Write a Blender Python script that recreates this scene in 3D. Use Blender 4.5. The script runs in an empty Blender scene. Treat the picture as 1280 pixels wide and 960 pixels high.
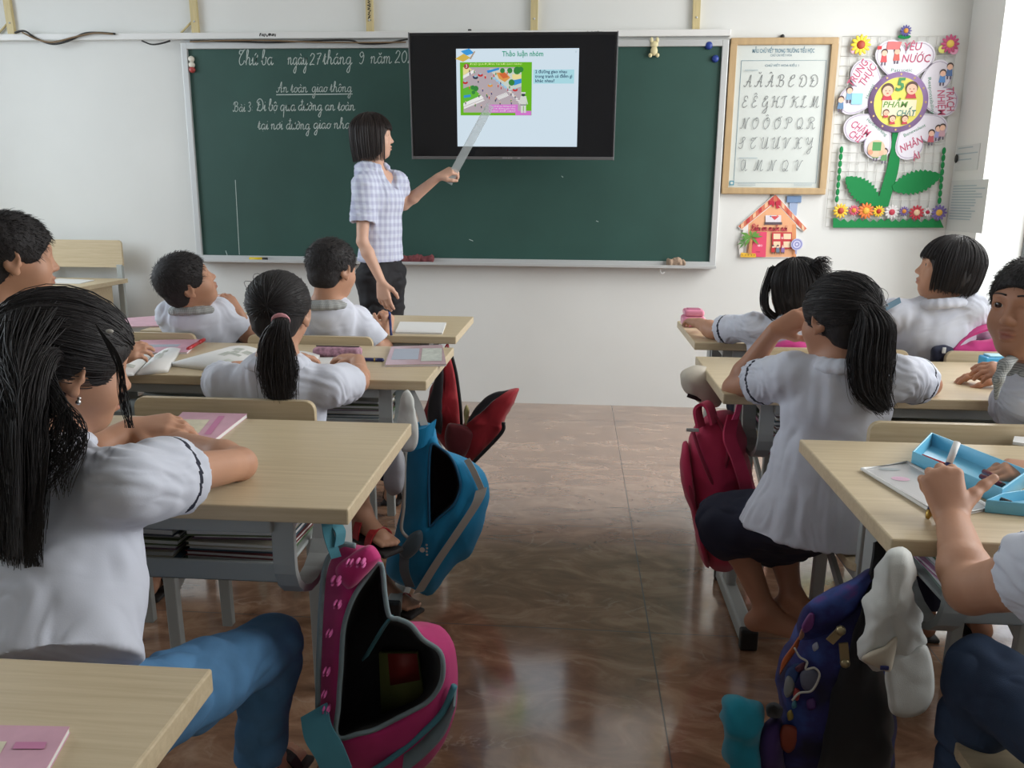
import bpy, bmesh, math, random, unicodedata
import numpy as np
from mathutils import Vector, Matrix
import openvdb

rng = np.random.default_rng(7)
random.seed(7)
C = bpy.context.scene
COL = C.collection

# ------------------------------------------------------------------ camera
FPX, PITCH, YAW, ROLL, CAMH, WALLY = 1032.28, .2219, .0752, .0079, 1.2607, 5.0358
_cy, _sy, _cp, _sp = math.cos(YAW), math.sin(YAW), math.cos(PITCH), math.sin(PITCH)
FW = np.array([-_sy*_cp, _cy*_cp, -_sp])
_r = np.array([_cy, _sy, 0.0]); _u = np.cross(_r, FW)
RT = math.cos(ROLL)*_r + math.sin(ROLL)*_u
UP = -math.sin(ROLL)*_r + math.cos(ROLL)*_u
cam = bpy.data.cameras.new('camera')
cam.sensor_width = 36.0; cam.lens = FPX/1280*36.0; cam.clip_start = .02; cam.clip_end = 200
camo = bpy.data.objects.new('camera', cam); COL.objects.link(camo)
camo.matrix_world = Matrix(((RT[0], UP[0], -FW[0], 0), (RT[1], UP[1], -FW[1], 0), (RT[2], UP[2], -FW[2], CAMH), (0, 0, 0, 1)))
C.camera = camo

def ray(px, py): return FW + RT*(px-640)/FPX - UP*(py-480)/FPX
def at_y(px, py, y):
    d = ray(px, py); return np.array([0, 0, CAMH]) + d*(y/d[1])
def at_z(px, py, z):
    d = ray(px, py); return np.array([0, 0, CAMH]) + d*((z-CAMH)/d[2])
def at_x(px, py, x):
    d = ray(px, py); return np.array([0, 0, CAMH]) + d*(x/d[0])

# ------------------------------------------------------------------ sky, daylight, exposure
w = bpy.data.worlds.new('sky'); C.world = w; w.use_nodes = True
nt = w.node_tree; bg = nt.nodes['Background']
bg.inputs[0].default_value = (.80, .90, 1.0, 1); bg.inputs[1].default_value = 3.0
C.view_settings.view_transform = 'Standard'; C.view_settings.look = 'None'
C.view_settings.gamma = 1.0; C.view_settings.use_curve_mapping = False
C.view_settings.exposure = -0.75

RX, LX, BY, CZ = 2.13, -4.2, -2.6, 3.25          # right wall, left wall, back wall, ceiling
RWIN = [(3.0, 4.66), (.7, 2.4)]      # windows along the right wall
LWIN = [(2.9, 4.3), (.7, 2.3)]
WZ = (.85, 2.65)

def daylight(name, loc, rot, sx, sy, power, col):
    l = bpy.data.lights.new(name, 'AREA'); l.shape = 'RECTANGLE'; l.size = sx; l.size_y = sy
    l.energy = power; l.color = col; l.spread = math.radians(160)
    o = bpy.data.objects.new(name, l); COL.objects.link(o); o.location = loc; o.rotation_euler = rot
    return o
RP, LP = (118, 62), (84, 24)
for (a, b), p in zip(RWIN, RP):
    daylight('window_daylight', (RX+.30, (a+b)/2, sum(WZ)/2+.1), (0, math.radians(90-26), 0), WZ[1]-WZ[0], b-a, p, (1.0, .985, .955))
for (a, b), p in zip(LWIN, LP):
    daylight('window_daylight', (LX-.30, (a+b)/2, sum(WZ)/2+.1), (0, math.radians(-90+26), 0), WZ[1]-WZ[0], b-a, p, (.84, .93, 1.0))

# ------------------------------------------------------------------ materials
def s2l(c):
    return tuple(((x/255)/12.92 if x/255 <= .04045 else ((x/255+.055)/1.055)**2.4) for x in c)
MATS = {}
def mat(name, rgb, rough=.6, spec=.5, metal=0, noise=0, nscale=20, bump=0, bscale=200, stretch=None, sheen=0, coat=0, alpha=1, trans=0, emit=0, lin=False, ior=1.5, bdist=.001, sss=0):
    if name in MATS: return MATS[name]
    m = bpy.data.materials.new(name); m.use_nodes = True
    n = m.node_tree.nodes; L = m.node_tree.links; b = n['Principled BSDF']
    c = tuple(rgb) if lin else s2l(rgb)
    b.inputs['Base Color'].default_value = (*c, 1); b.inputs['Roughness'].default_value = rough
    b.inputs['Specular IOR Level'].default_value = spec; b.inputs['Metallic'].default_value = metal
    b.inputs['IOR'].default_value = ior
    if sheen: b.inputs['Sheen Weight'].default_value = sheen
    if coat: b.inputs['Coat Weight'].default_value = coat; b.inputs['Coat Roughness'].default_value = .15
    if trans: b.inputs['Transmission Weight'].default_value = trans
    if sss:
        b.inputs['Subsurface Weight'].default_value = sss; b.inputs['Subsurface Radius'].default_value = (.02, .008, .004)
    if alpha < 1: b.inputs['Alpha'].default_value = alpha
    if emit:
        b.inputs['Base Color'].default_value = (0, 0, 0, 1)
        b.inputs['Emission Color'].default_value = (*c, 1); b.inputs['Emission Strength'].default_value = emit
    if noise or bump:
        tc = n.new('ShaderNodeTexCoord'); mp = n.new('ShaderNodeMapping'); L.new(tc.outputs['Object'], mp.inputs[0])
        if stretch: mp.inputs['Scale'].default_value = stretch
    if noise:
        t = n.new('ShaderNodeTexNoise'); t.inputs['Scale'].default_value = nscale; t.inputs['Detail'].default_value = 5
        L.new(mp.outputs[0], t.inputs['Vector'])
        r = n.new('ShaderNodeValToRGB'); r.color_ramp.elements[0].position = .3; r.color_ramp.elements[1].position = .7
        r.color_ramp.elements[0].color = (*[x*(1-noise) for x in c], 1); r.color_ramp.elements[1].color = (*[min(1, x*(1+noise*.6)) for x in c], 1)
        L.new(t.outputs['Fac'], r.inputs[0]); L.new(r.outputs[0], b.inputs['Base Color'])
    if bump:
        t = n.new('ShaderNodeTexNoise'); t.inputs['Scale'].default_value = bscale; t.inputs['Detail'].default_value = 3
        L.new(mp.outputs[0], t.inputs['Vector'])
        bp = n.new('ShaderNodeBump'); bp.inputs['Strength'].default_value = bump; bp.inputs['Distance'].default_value = bdist
        L.new(t.outputs['Fac'], bp.inputs['Height']); L.new(bp.outputs[0], b.inputs['Normal'])
    MATS[name] = m
    return m

def nodes_of(m):
    return m.node_tree.nodes, m.node_tree.links, m.node_tree.nodes['Principled BSDF']

def wood_mat(name, dark, light, rough=.38):
    m = mat(name, light, rough, .4); n, L, b = nodes_of(m)
    tc = n.new('ShaderNodeTexCoord'); mp = n.new('ShaderNodeMapping'); mp.inputs['Scale'].default_value = (1.2, 30, 30)
    L.new(tc.outputs['Object'], mp.inputs[0])
    t = n.new('ShaderNodeTexNoise'); t.inputs['Scale'].default_value = 3.5; t.inputs['Detail'].default_value = 6; t.inputs['Roughness'].default_value = .65
    t.inputs['Distortion'].default_value = .3
    L.new(mp.outputs[0], t.inputs['Vector'])
    r = n.new('ShaderNodeValToRGB'); r.color_ramp.elements[0].position = .33; r.color_ramp.elements[1].position = .66
    r.color_ramp.elements[0].color = (*s2l(dark), 1); r.color_ramp.elements[1].color = (*s2l(light), 1)
    L.new(t.outputs['Fac'], r.inputs[0]); L.new(r.outputs[0], b.inputs['Base Color'])
    return m

def floor_mat():
    m = mat('marble_tiles', (96, 72, 58), .07, .5); n, L, b = nodes_of(m)
    b.inputs['IOR'].default_value = 1.62; b.inputs['Coat Weight'].default_value = 1.0; b.inputs['Coat IOR'].default_value = 1.68; b.inputs['Coat Roughness'].default_value = .10
    tc = n.new('ShaderNodeTexCoord')
    mp = n.new('ShaderNodeMapping'); mp.inputs['Scale'].default_value = (1, 1.9, 1); mp.inputs['Rotation'].default_value = (0, 0, .25); L.new(tc.outputs['Object'], mp.inputs[0])
    t = n.new('ShaderNodeTexNoise'); t.inputs['Scale'].default_value = 4.6; t.inputs['Detail'].default_value = 9; t.inputs['Roughness'].default_value = .62; t.inputs['Distortion'].default_value = 1.2
    L.new(mp.outputs[0], t.inputs['Vector'])
    r = n.new('ShaderNodeValToRGB'); cr = r.color_ramp; cr.elements[0].position = .28; cr.elements[0].color = (*s2l((112, 80, 62)), 1)
    cr.elements[1].position = .72; cr.elements[1].color = (*s2l((186, 152, 126)), 1)
    e = cr.elements.new(.5); e.color = (*s2l((148, 112, 88)), 1)
    L.new(t.outputs['Fac'], r.inputs[0])
    # pale veins
    t2 = n.new('ShaderNodeTexNoise'); t2.inputs['Scale'].default_value = 2.4; t2.inputs['Detail'].default_value = 6; t2.inputs['Distortion'].default_value = 2.0
    L.new(mp.outputs[0], t2.inputs['Vector'])
    ma = n.new('ShaderNodeMath'); ma.operation = 'SUBTRACT'; ma.inputs[1].default_value = .5; L.new(t2.outputs['Fac'], ma.inputs[0])
    ab = n.new('ShaderNodeMath'); ab.operation = 'ABSOLUTE'; L.new(ma.outputs[0], ab.inputs[0])
    vr = n.new('ShaderNodeValToRGB'); vr.color_ramp.elements[0].position = 0; vr.color_ramp.elements[0].color = (1, 1, 1, 1); vr.color_ramp.elements[1].position = .022; vr.color_ramp.elements[1].color = (0, 0, 0, 1)
    L.new(ab.outputs[0], vr.inputs[0])
    t3 = n.new('ShaderNodeTexNoise'); t3.inputs['Scale'].default_value = 5; L.new(mp.outputs[0], t3.inputs['Vector'])
    r3 = n.new('ShaderNodeValToRGB'); r3.color_ramp.elements[0].position = .5; r3.color_ramp.elements[1].position = .62; L.new(t3.outputs['Fac'], r3.inputs[0])
    mu = n.new('ShaderNodeMath'); mu.operation = 'MULTIPLY'; L.new(vr.outputs[0], mu.inputs[0]); L.new(r3.outputs[0], mu.inputs[1])
    mu2 = n.new('ShaderNodeMath'); mu2.operation = 'MULTIPLY'; mu2.inputs[1].default_value = .45; L.new(mu.outputs[0], mu2.inputs[0])
    mx = n.new('ShaderNodeMix'); mx.data_type = 'RGBA'; L.new(mu2.outputs[0], mx.inputs['Factor']); L.new(r.outputs[0], mx.inputs['A']); mx.inputs['B'].default_value = (*s2l((190, 165, 145)), 1)
    # grout lines of 0.8 m tiles
    sx = n.new('ShaderNodeSeparateXYZ'); L.new(tc.outputs['Object'], sx.inputs[0])
    outs = []
    for ax, off in (('X', .2446), ('Y', 3.86)):
        a = n.new('ShaderNodeMath'); a.operation = 'SUBTRACT'; a.inputs[1].default_value = off - 8.0; L.new(sx.outputs[ax], a.inputs[0])
        d = n.new('ShaderNodeMath'); d.operation = 'MODULO'; d.inputs[1].default_value = .8; L.new(a.outputs[0], d.inputs[0])
        c = n.new('ShaderNodeMath'); c.operation = 'LESS_THAN'; c.inputs[1].default_value = .004; L.new(d.outputs[0], c.inputs[0]); outs.append(c)
    mm = n.new('ShaderNodeMath'); mm.operation = 'MAXIMUM'; L.new(outs[0].outputs[0], mm.inputs[0]); L.new(outs[1].outputs[0], mm.inputs[1])
    m2 = n.new('ShaderNodeMix'); m2.data_type = 'RGBA'; L.new(mm.outputs[0], m2.inputs['Factor']); L.new(mx.outputs['Result'], m2.inputs['A']); m2.inputs['B'].default_value = (*s2l((60, 46, 38)), 1)
    L.new(m2.outputs['Result'], b.inputs['Base Color'])
    rm = n.new('ShaderNodeMath'); rm.operation = 'MULTIPLY_ADD'; rm.inputs[1].default_value = .35; rm.inputs[2].default_value = .13; L.new(mm.outputs[0], rm.inputs[0]); L.new(rm.outputs[0], b.inputs['Roughness'])
    return m

# ------------------------------------------------------------------ object helpers
def norm(v):
    v = np.asarray(v, float); return v/max(1e-9, np.linalg.norm(v))
def tag(o, label=None, cat=None, group=None, kind=None):
    if label: o['label'] = label
    if cat: o['category'] = cat
    if group: o['group'] = group
    if kind: o['kind'] = kind
    return o
def empty(name, loc, label=None, cat=None, group=None, rz=0):
    o = bpy.data.objects.new(name, None); COL.objects.link(o); o.location = loc; o.rotation_euler = (0, 0, rz)
    o.empty_display_size = .05
    return tag(o, label, cat, group)
def mesh_data(name, V, F, mats, midx=None, smooth=True):
    V = np.asarray(V, np.float32)
    me = bpy.data.meshes.new(name)
    if isinstance(F, np.ndarray):
        k = F.shape[1]; nf = len(F); loops = F.reshape(-1).astype(np.int32)
        starts = np.arange(nf, dtype=np.int32)*k
    else:
        nf = len(F); ln = np.array([len(f) for f in F], np.int32); loops = np.array([i for f in F for i in f], np.int32)
        starts = np.concatenate([[0], np.cumsum(ln)[:-1]]).astype(np.int32) if nf else np.zeros(0, np.int32)
    me.vertices.add(len(V)); me.vertices.foreach_set('co', V.reshape(-1))
    me.loops.add(len(loops)); me.loops.foreach_set('vertex_index', loops)
    me.polygons.add(nf); me.polygons.foreach_set('loop_start', starts)
    for m in (mats if isinstance(mats, (list, tuple)) else [mats]): me.materials.append(m)
    if midx is not None: me.polygons.foreach_set('material_index', np.asarray(midx, np.int32))
    me.update(calc_edges=True); me.validate()
    if smooth is True: me.polygons.foreach_set('use_smooth', np.ones(len(me.polygons), bool))
    return me
def link(name, me, parent=None):
    o = bpy.data.objects.new(name, me); COL.objects.link(o)
    if parent is not None: o.parent = parent
    return o
def mk(name, V, F, mats, parent=None, midx=None, smooth=True, world=True):
    """one mesh object; V in world coordinates unless world=False"""
    V = np.asarray(V, float)
    if world and parent is not None:
        p = parent; off = np.zeros(3)
        while p is not None: off += np.array(p.location); p = p.parent
        V = V - off
    return link(name, mesh_data(name, V, F, mats, midx, smooth), parent)
def copy_tree(o, parent=None):
    c = o.copy(); COL.objects.link(c)
    if parent is not None: c.parent = parent
    for ch in list(o.children): copy_tree(ch, c)
    return c

class MB:
    """collects bevelled boxes, tubes, prisms into one mesh"""
    def __init__(s): s.V = []; s.F = []; s.M = []; s.n = 0; s.S = []
    def add(s, V, F, m=0, smooth=False):
        s.V.append(np.asarray(V, float)); s.F += [[i+s.n for i in f] for f in F]; s.M += [m]*len(F); s.S += [smooth]*len(F); s.n += len(V); return s
    def box(s, c, size, R=None, bev=.003, m=0, seg=2):
        bm = bmesh.new(); bmesh.ops.create_cube(bm, size=1)
        for v in bm.verts: v.co = Vector((v.co.x*size[0], v.co.y*size[1], v.co.z*size[2]))
        if bev: bmesh.ops.bevel(bm, geom=bm.edges[:], offset=min(bev, min(size)*.45), segments=seg, affect='EDGES', profile=.5)
        V = np.array([v.co for v in bm.verts]); bm.verts.index_update()
        F = [[v.index for v in f.verts] for f in bm.faces]; bm.free()
        if R is not None: V = V @ np.asarray(R).T
        return s.add(V+np.asarray(c), F, m)
    def prism(s, poly, d0, d1, ex, ey, ez, o=(0, 0, 0), m=0, bev=0):
        """polygon (2D) in the ex/ey plane extruded from d0 to d1 along ez"""
        ex, ey, ez, o = map(lambda a: np.asarray(a, float), (ex, ey, ez, o)); n = len(poly)
        bm = bmesh.new()
        a = [bm.verts.new(o+ex*p[0]+ey*p[1]+ez*d0) for p in poly]; b = [bm.verts.new(o+ex*p[0]+ey*p[1]+ez*d1) for p in poly]
        bm.faces.new(a[::-1]); bm.faces.new(b)
        for i in range(n): bm.faces.new([a[i], a[(i+1) % n], b[(i+1) % n], b[i]])
        if bev:
            E = [e for e in bm.edges if abs((e.verts[0].co-e.verts[1].co).normalized().dot(Vector(ez))) < .5]
            bmesh.ops.bevel(bm, geom=E, offset=bev, segments=2, affect='EDGES', profile=.5)
        bmesh.ops.recalc_face_normals(bm, faces=bm.faces[:]); bm.verts.index_update()
        V = np.array([v.co for v in bm.verts]); F = [[v.index for v in f.verts] for f in bm.faces]; bm.free()
        return s.add(V, F, m)
    def tube(s, P, r, n=10, m=0, closed=False, caps=True, sx=1.0, ref=None):
        """round (or flattened by sx) tube along points; r scalar or list"""
        P = np.asarray(P, float); k = len(P); r = np.broadcast_to(np.asarray(r, float), (k,))
        T = np.gradient(P, axis=0) if not closed else np.roll(P, -1, 0)-np.roll(P, 1, 0)
        T /= np.maximum(1e-9, np.linalg.norm(T, axis=1))[:, None]
        if ref is None:
            N = []; nrm = np.cross(T[0], [0, 0, 1]);
            if np.linalg.norm(nrm) < .1: nrm = np.cross(T[0], [0, 1, 0])
            nrm = norm(nrm)
            for t in T: nrm = norm(nrm - t*np.dot(nrm, t)); N.append(nrm)
            N = np.array(N)
        else:
            ref = np.broadcast_to(np.asarray(ref, float), (k, 3)); N = ref - T*np.sum(ref*T, 1)[:, None]; N /= np.maximum(1e-9, np.linalg.norm(N, axis=1))[:, None]
        B = np.cross(T, N); a = np.arange(n)*2*math.pi/n
        V = (P[:, None] + N[:, None]*(np.cos(a)[None, :, None]*r[:, None, None]) + B[:, None]*(np.sin(a)[None, :, None]*(r*sx)[:, None, None])).reshape(-1, 3)
        F = []
        for i in range(k if closed else k-1):
            j = (i+1) % k
            for q in range(n): F.append([i*n+q, i*n+(q+1) % n, j*n+(q+1) % n, j*n+q])
        if caps and not closed: F.append(list(range(n))[::-1]); F.append([(k-1)*n+q for q in range(n)])
        return s.add(V, F, m, True)
    def band(s, P, W, t, m=0, closed=False):
        """strap: centre points P, width direction(s) W (vectors of half width), thickness t"""
        P = np.asarray(P, float); k = len(P); W = np.broadcast_to(np.asarray(W, float), (k, 3))
        T = np.gradient(P, axis=0) if not closed else np.roll(P, -1, 0)-np.roll(P, 1, 0)
        N = np.cross(T, W); N /= np.maximum(1e-9, np.linalg.norm(N, axis=1))[:, None]
        V = np.stack([P-W-N*t/2, P+W-N*t/2, P+W+N*t/2, P-W+N*t/2], 1).reshape(-1, 3); F = []
        for i in range(k if closed else k-1):
            j = (i+1) % k
            for q in range(4): F.append([i*4+q, i*4+(q+1) % 4, j*4+(q+1) % 4, j*4+q])
        if not closed: F += [[3, 2, 1, 0], [(k-1)*4+q for q in range(4)]]
        return s.add(V, F, m, False)
    def ball(s, c, r, m=0, nu=16, nv=10, R=None):
        r = np.broadcast_to(np.asarray(r, float), (3,)); V = [[0, 0, 1]]; F = []
        for i in range(1, nv):
            th = math.pi*i/nv
            for j in range(nu): ph = 2*math.pi*j/nu; V.append([math.sin(th)*math.cos(ph), math.sin(th)*math.sin(ph), math.cos(th)])
        V.append([0, 0, -1]); V = np.array(V)*r
        for j in range(nu): F.append([0, 1+j, 1+(j+1) % nu]); F.append([len(V)-1, 1+(nv-2)*nu+(j+1) % nu, 1+(nv-2)*nu+j])
        for i in range(nv-2):
            for j in range(nu): F.append([1+i*nu+j, 1+(i+1)*nu+j, 1+(i+1)*nu+(j+1) % nu, 1+i*nu+(j+1) % nu])
        if R is not None: V = V @ np.asarray(R).T
        return s.add(V+np.asarray(c), F, m, True)
    def build(s, name, mats, parent=None, world=True):
        o = mk(name, np.concatenate(s.V), s.F, mats, parent, s.M, smooth=False, world=world)
        if len(o.data.polygons) == len(s.S): o.data.polygons.foreach_set('use_smooth', np.array(s.S, bool))
        return o

# ------------------------------------------------------------------ 2D artwork on a flat plane
def catmull(P, n=6, closed=False):
    P = np.asarray(P, float)
    if len(P) < 3 and not closed: return P
    Q = np.concatenate([P[-1:], P, P[:2]]) if closed else np.concatenate([2*P[:1]-P[1:2], P, 2*P[-1:]-P[-2:-1]])
    out = []
    for i in range(1, len(Q)-2):
        p0, p1, p2, p3 = Q[i-1:i+3]
        for t in np.linspace(0, 1, n, endpoint=False):
            out.append(.5*((2*p1)+(-p0+p2)*t+(2*p0-5*p1+4*p2-p3)*t*t+(-p0+3*p1-3*p2+p3)*t**3))
    if not closed: out.append(Q[-2])
    return np.array(out)

class Art:
    """flat printed or drawn shapes on one plane, layered by fractions of a millimetre; one mesh"""
    def __init__(s, o=(0, 0, 0), ex=(1, 0, 0), ey=(0, 0, 1), en=(0, -1, 0), step=.00025):
        s.o, s.ex, s.ey, s.en = [np.asarray(a, float) for a in (o, ex, ey, en)]; s.V = []; s.F = []; s.M = []; s.mats = []; s.n = 0; s.h = step; s.step = step
    def mi(s, m):
        if m not in s.mats: s.mats.append(m)
        return s.mats.index(m)
    def raw(s, P, F, m):
        P = np.asarray(P, float); V = s.o + P[:, :1]*s.ex + P[:, 1:2]*s.ey + s.en*s.h; k = s.mi(m)
        s.V.append(V); s.F += [[i+s.n for i in f] for f in F]; s.M += [k]*len(F); s.n += len(V)
    def up(s): s.h += s.step; return s
    def poly(s, P, m): s.raw(P, [list(range(len(P)))], m); return s.up()
    def rect(s, x0, y0, x1, y1, m): return s.poly([(x0, y0), (x1, y0), (x1, y1), (x0, y1)], m)
    def disc(s, x, y, rx, m, ry=None, n=28, a0=0):
        ry = ry or rx; return s.poly([(x+rx*math.cos(a0+i*2*math.pi/n), y+ry*math.sin(a0+i*2*math.pi/n)) for i in range(n)], m)
    def stroke(s, P, wd, m, closed=False, up=True):
        P = np.asarray(P, float)
        if closed: P = np.concatenate([P, P[:1]])
        T = np.gradient(P, axis=0); T /= np.maximum(1e-9, np.linalg.norm(T, axis=1))[:, None]; N = np.stack([-T[:, 1], T[:, 0]], 1)*wd/2
        k = len(P); V = np.concatenate([P+N, P-N]); s.raw(V, [[i, i+1, k+i+1, k+i] for i in range(k-1)], m)
        return s.up() if up else s
    def text(s, txt, x, y, size, m, ang=0, align='CENTER', shear=0, width=None, bold=0):
        cu = bpy.data.curves.new('t', 'FONT'); cu.body = txt; cu.size = size; cu.align_x = align; cu.align_y = 'CENTER'; cu.shear = shear; cu.offset = bold; cu.resolution_u = 2
        o = bpy.data.objects.new('t', cu); COL.objects.link(o); dg = bpy.context.evaluated_depsgraph_get()
        me = bpy.data.meshes.new_from_object(o.evaluated_get(dg)); P = np.array([v.co[:2] for v in me.vertices]).reshape(-1, 2); F = [list(p.vertices) for p in me.polygons]
        bpy.data.objects.remove(o); bpy.data.curves.remove(cu); bpy.data.meshes.remove(me)
        if len(P) == 0: return s
        if width: P[:, 0] *= width/max(1e-6, P[:, 0].max()-P[:, 0].min())
        c, sn = math.cos(ang), math.sin(ang); P = np.stack([P[:, 0]*c-P[:, 1]*sn+x, P[:, 0]*sn+P[:, 1]*c+y], 1)
        s.raw(P, F, m); return s.up()
    def build(s, name, parent=None):
        return mk(name, np.concatenate(s.V), s.F, s.mats, parent, s.M, smooth=False)

# ------------------------------------------------------------------ distance-field sculpting
_LAT = np.random.default_rng(3).random((32, 32, 32)).astype(np.float32)*2-1
def vnoise(P, scale, seed=0):
    Q = np.asarray(P, np.float32)*np.float32(scale) + np.float32(seed*7.31); I = np.floor(Q).astype(np.int32); f = Q-I; f = f*f*(3-2*f); I &= 31; J = (I+1) & 31
    x0, y0, z0, x1, y1, z1 = I[..., 0], I[..., 1], I[..., 2], J[..., 0], J[..., 1], J[..., 2]; fx, fy, fz = f[..., 0], f[..., 1], f[..., 2]
    a = _LAT[x0, y0, z0]*(1-fx)+_LAT[x1, y0, z0]*fx; b = _LAT[x0, y1, z0]*(1-fx)+_LAT[x1, y1, z0]*fx
    c = _LAT[x0, y0, z1]*(1-fx)+_LAT[x1, y0, z1]*fx; d = _LAT[x0, y1, z1]*(1-fx)+_LAT[x1, y1, z1]*fx
    a = a*(1-fy)+b*fy; c = c*(1-fy)+d*fy
    return a*(1-fz)+c*fz

class SDF:
    def __init__(s, vox=.004): s.v = vox; s.ops = []
    def add(s, fn, lo, hi, k=0., sub=0): s.ops.append((fn, np.asarray(lo, float), np.asarray(hi, float), k, sub)); return s
    def ell(s, c, r, R=None, k=0., sub=0):
        c = np.asarray(c, float); r = np.asarray(r, float) if np.ndim(r) else np.array([r]*3, float); R = np.eye(3) if R is None else np.asarray(R, float)
        e = np.sqrt(((R*r[None, :])**2).sum(1))
        def fn(X, Y, Z):
            x, y, z = X-c[0], Y-c[1], Z-c[2]
            a = (x*R[0, 0]+y*R[1, 0]+z*R[2, 0]); b = (x*R[0, 1]+y*R[1, 1]+z*R[2, 1]); d = (x*R[0, 2]+y*R[1, 2]+z*R[2, 2])
            k0 = np.sqrt((a/r[0])**2+(b/r[1])**2+(d/r[2])**2); k1 = np.sqrt((a/r[0]**2)**2+(b/r[1]**2)**2+(d/r[2]**2)**2)
            return k0*(k0-1)/np.maximum(k1, 1e-6)
        return s.add(fn, c-e, c+e, k, sub)
    def cone(s, a, b, ra, rb, k=0., sub=0, ax=None, st=1., flat=False):
        """tapered capsule; ax/st widens it along an axis; flat=True cuts the end at b square"""
        a = np.asarray(a, float); b = np.asarray(b, float); g = norm(ax) if ax is not None else None
        def tr(p): return p if g is None else p-g*np.dot(p, g)*(1-1/st)
        A, B = tr(a), tr(b); D = B-A; L2 = max(1e-9, D@D)
        m = max(ra, rb)*max(1, st); lo = np.minimum(a, b)-m; hi = np.maximum(a, b)+m
        def fn(X, Y, Z):
            if g is not None:
                h = (X*g[0]+Y*g[1]+Z*g[2])*(1-1/st); X, Y, Z = X-g[0]*h, Y-g[1]*h, Z-g[2]*h
            x, y, z = X-A[0], Y-A[1], Z-A[2]; t = (x*D[0]+y*D[1]+z*D[2])/L2; tc = np.clip(t, 0, 1)
            d = np.sqrt((x-D[0]*tc)**2+(y-D[1]*tc)**2+(z-D[2]*tc)**2)-(ra+(rb-ra)*tc)
            if flat: d = np.maximum(d, (t-1)*math.sqrt(L2))
            return d
        return s.add(fn, lo, hi, k, sub)
    def chain(s, P, r, k=.01, **kw):
        for i in range(len(P)-1): s.cone(P[i], P[i+1], r[i], r[i+1], k, **kw)
        return s
    def box(s, c, half, R=None, rad=.005, k=0., sub=0):
        c = np.asarray(c, float); h = np.asarray(half, float)-rad; R = np.eye(3) if R is None else np.asarray(R, float); e = (np.abs(R)*(h+rad)[None, :]).sum(1)
        def fn(X, Y, Z):
            x, y, z = X-c[0], Y-c[1], Z-c[2]
            q = [np.abs(x*R[0, i]+y*R[1, i]+z*R[2, i])-h[i] for i in range(3)]
            return np.sqrt(np.maximum(q[0], 0)**2+np.maximum(q[1], 0)**2+np.maximum(q[2], 0)**2)+np.minimum(np.maximum(q[0], np.maximum(q[1], q[2])), 0)-rad
        return s.add(fn, c-e, c+e, k, sub)
    def cut(s, p, n, k=0.):
        """removes everything on the side n points to"""
        p = np.asarray(p, float); n = norm(n); return s.add(lambda X, Y, Z: -((X-p[0])*n[0]+(Y-p[1])*n[1]+(Z-p[2])*n[2]), None if False else p-9, p+9, k, 2)
    def mesh(s, disp=None):
        v = s.v; U = [o for o in s.ops if o[4] == 0]
        lo = np.min([o[1]-o[3]*.5 for o in U], 0)-4*v; hi = np.max([o[2]+o[3]*.5 for o in U], 0)+4*v
        n = np.ceil((hi-lo)/v).astype(int)+1; G = np.full(n, .06, np.float32)
        for fn, a, b, k, sub in s.ops:
            mg = k+4*v
            i0 = np.clip(np.floor((a-mg-lo)/v).astype(int), 0, n); i1 = np.clip(np.ceil((b+mg-lo)/v).astype(int)+1, 0, n)
            if np.any(i1 <= i0): continue
            X = (lo[0]+np.arange(i0[0], i1[0])*v).astype(np.float32)[:, None, None]; Y = (lo[1]+np.arange(i0[1], i1[1])*v).astype(np.float32)[None, :, None]; Z = (lo[2]+np.arange(i0[2], i1[2])*v).astype(np.float32)[None, None, :]
            d = np.asarray(fn(X, Y, Z), np.float32); S = G[i0[0]:i1[0], i0[1]:i1[1], i0[2]:i1[2]]
            d = np.broadcast_to(d, S.shape)
            if sub == 0:
                r = np.minimum(S, d)
                if k: h = np.maximum(k-np.abs(S-d), 0); r = r-h*h/(4*k)
            else:
                d = -d if sub == 1 else -d
                r = np.maximum(S, d)
                if k: h = np.maximum(k-np.abs(S-d), 0); r = r+h*h/(4*k)
            S[...] = r
        G = np.clip(G, -4*v, 4*v); g = openvdb.FloatGrid(float(4*v)); g.copyFromArray(G)
        pts, quads = g.convertToQuads(0.0)
        V = np.asarray(pts, float)*v+lo; F = np.asarray(quads, np.int64)[:, ::-1]
        return V, F
def vnormals(V, F):
    n = np.cross(V[F[:, 2]]-V[F[:, 0]], V[F[:, 3]]-V[F[:, 1]]); N = np.zeros_like(V)
    for i in range(4): np.add.at(N, F[:, i], n)
    return N/np.maximum(1e-12, np.linalg.norm(N, axis=1))[:, None]
def relax(V, F, it=2, lam=.5):
    for _ in range(it):
        A = np.zeros_like(V); c = np.zeros(len(V))
        for i in range(4):
            for j in (1, 3): np.add.at(A, F[:, i], V[F[:, (i+j) % 4]])
            np.add.at(c, F[:, i], 2)
        V = V + lam*(A/np.maximum(1, c)[:, None]-V)
    return V
# ================================================================== THE ROOM
M_wall = mat('wall_paint', (221, 222, 219), .7, .3, noise=.02, nscale=3)
M_ceil = mat('ceiling_paint', (225, 225, 222), .8)
M_alu = mat('aluminium', (198, 200, 200), .4, .5, metal=.35)
M_alug = mat('window_frame_grey', (105, 110, 112), .45)
M_white = mat('white_plastic', (226, 226, 224), .45)
M_curt = mat('tan_curtain', (205, 188, 165), .8, noise=.1, nscale=8)
M_base = mat('floor_edge', (150, 128, 112), .4)

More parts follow.
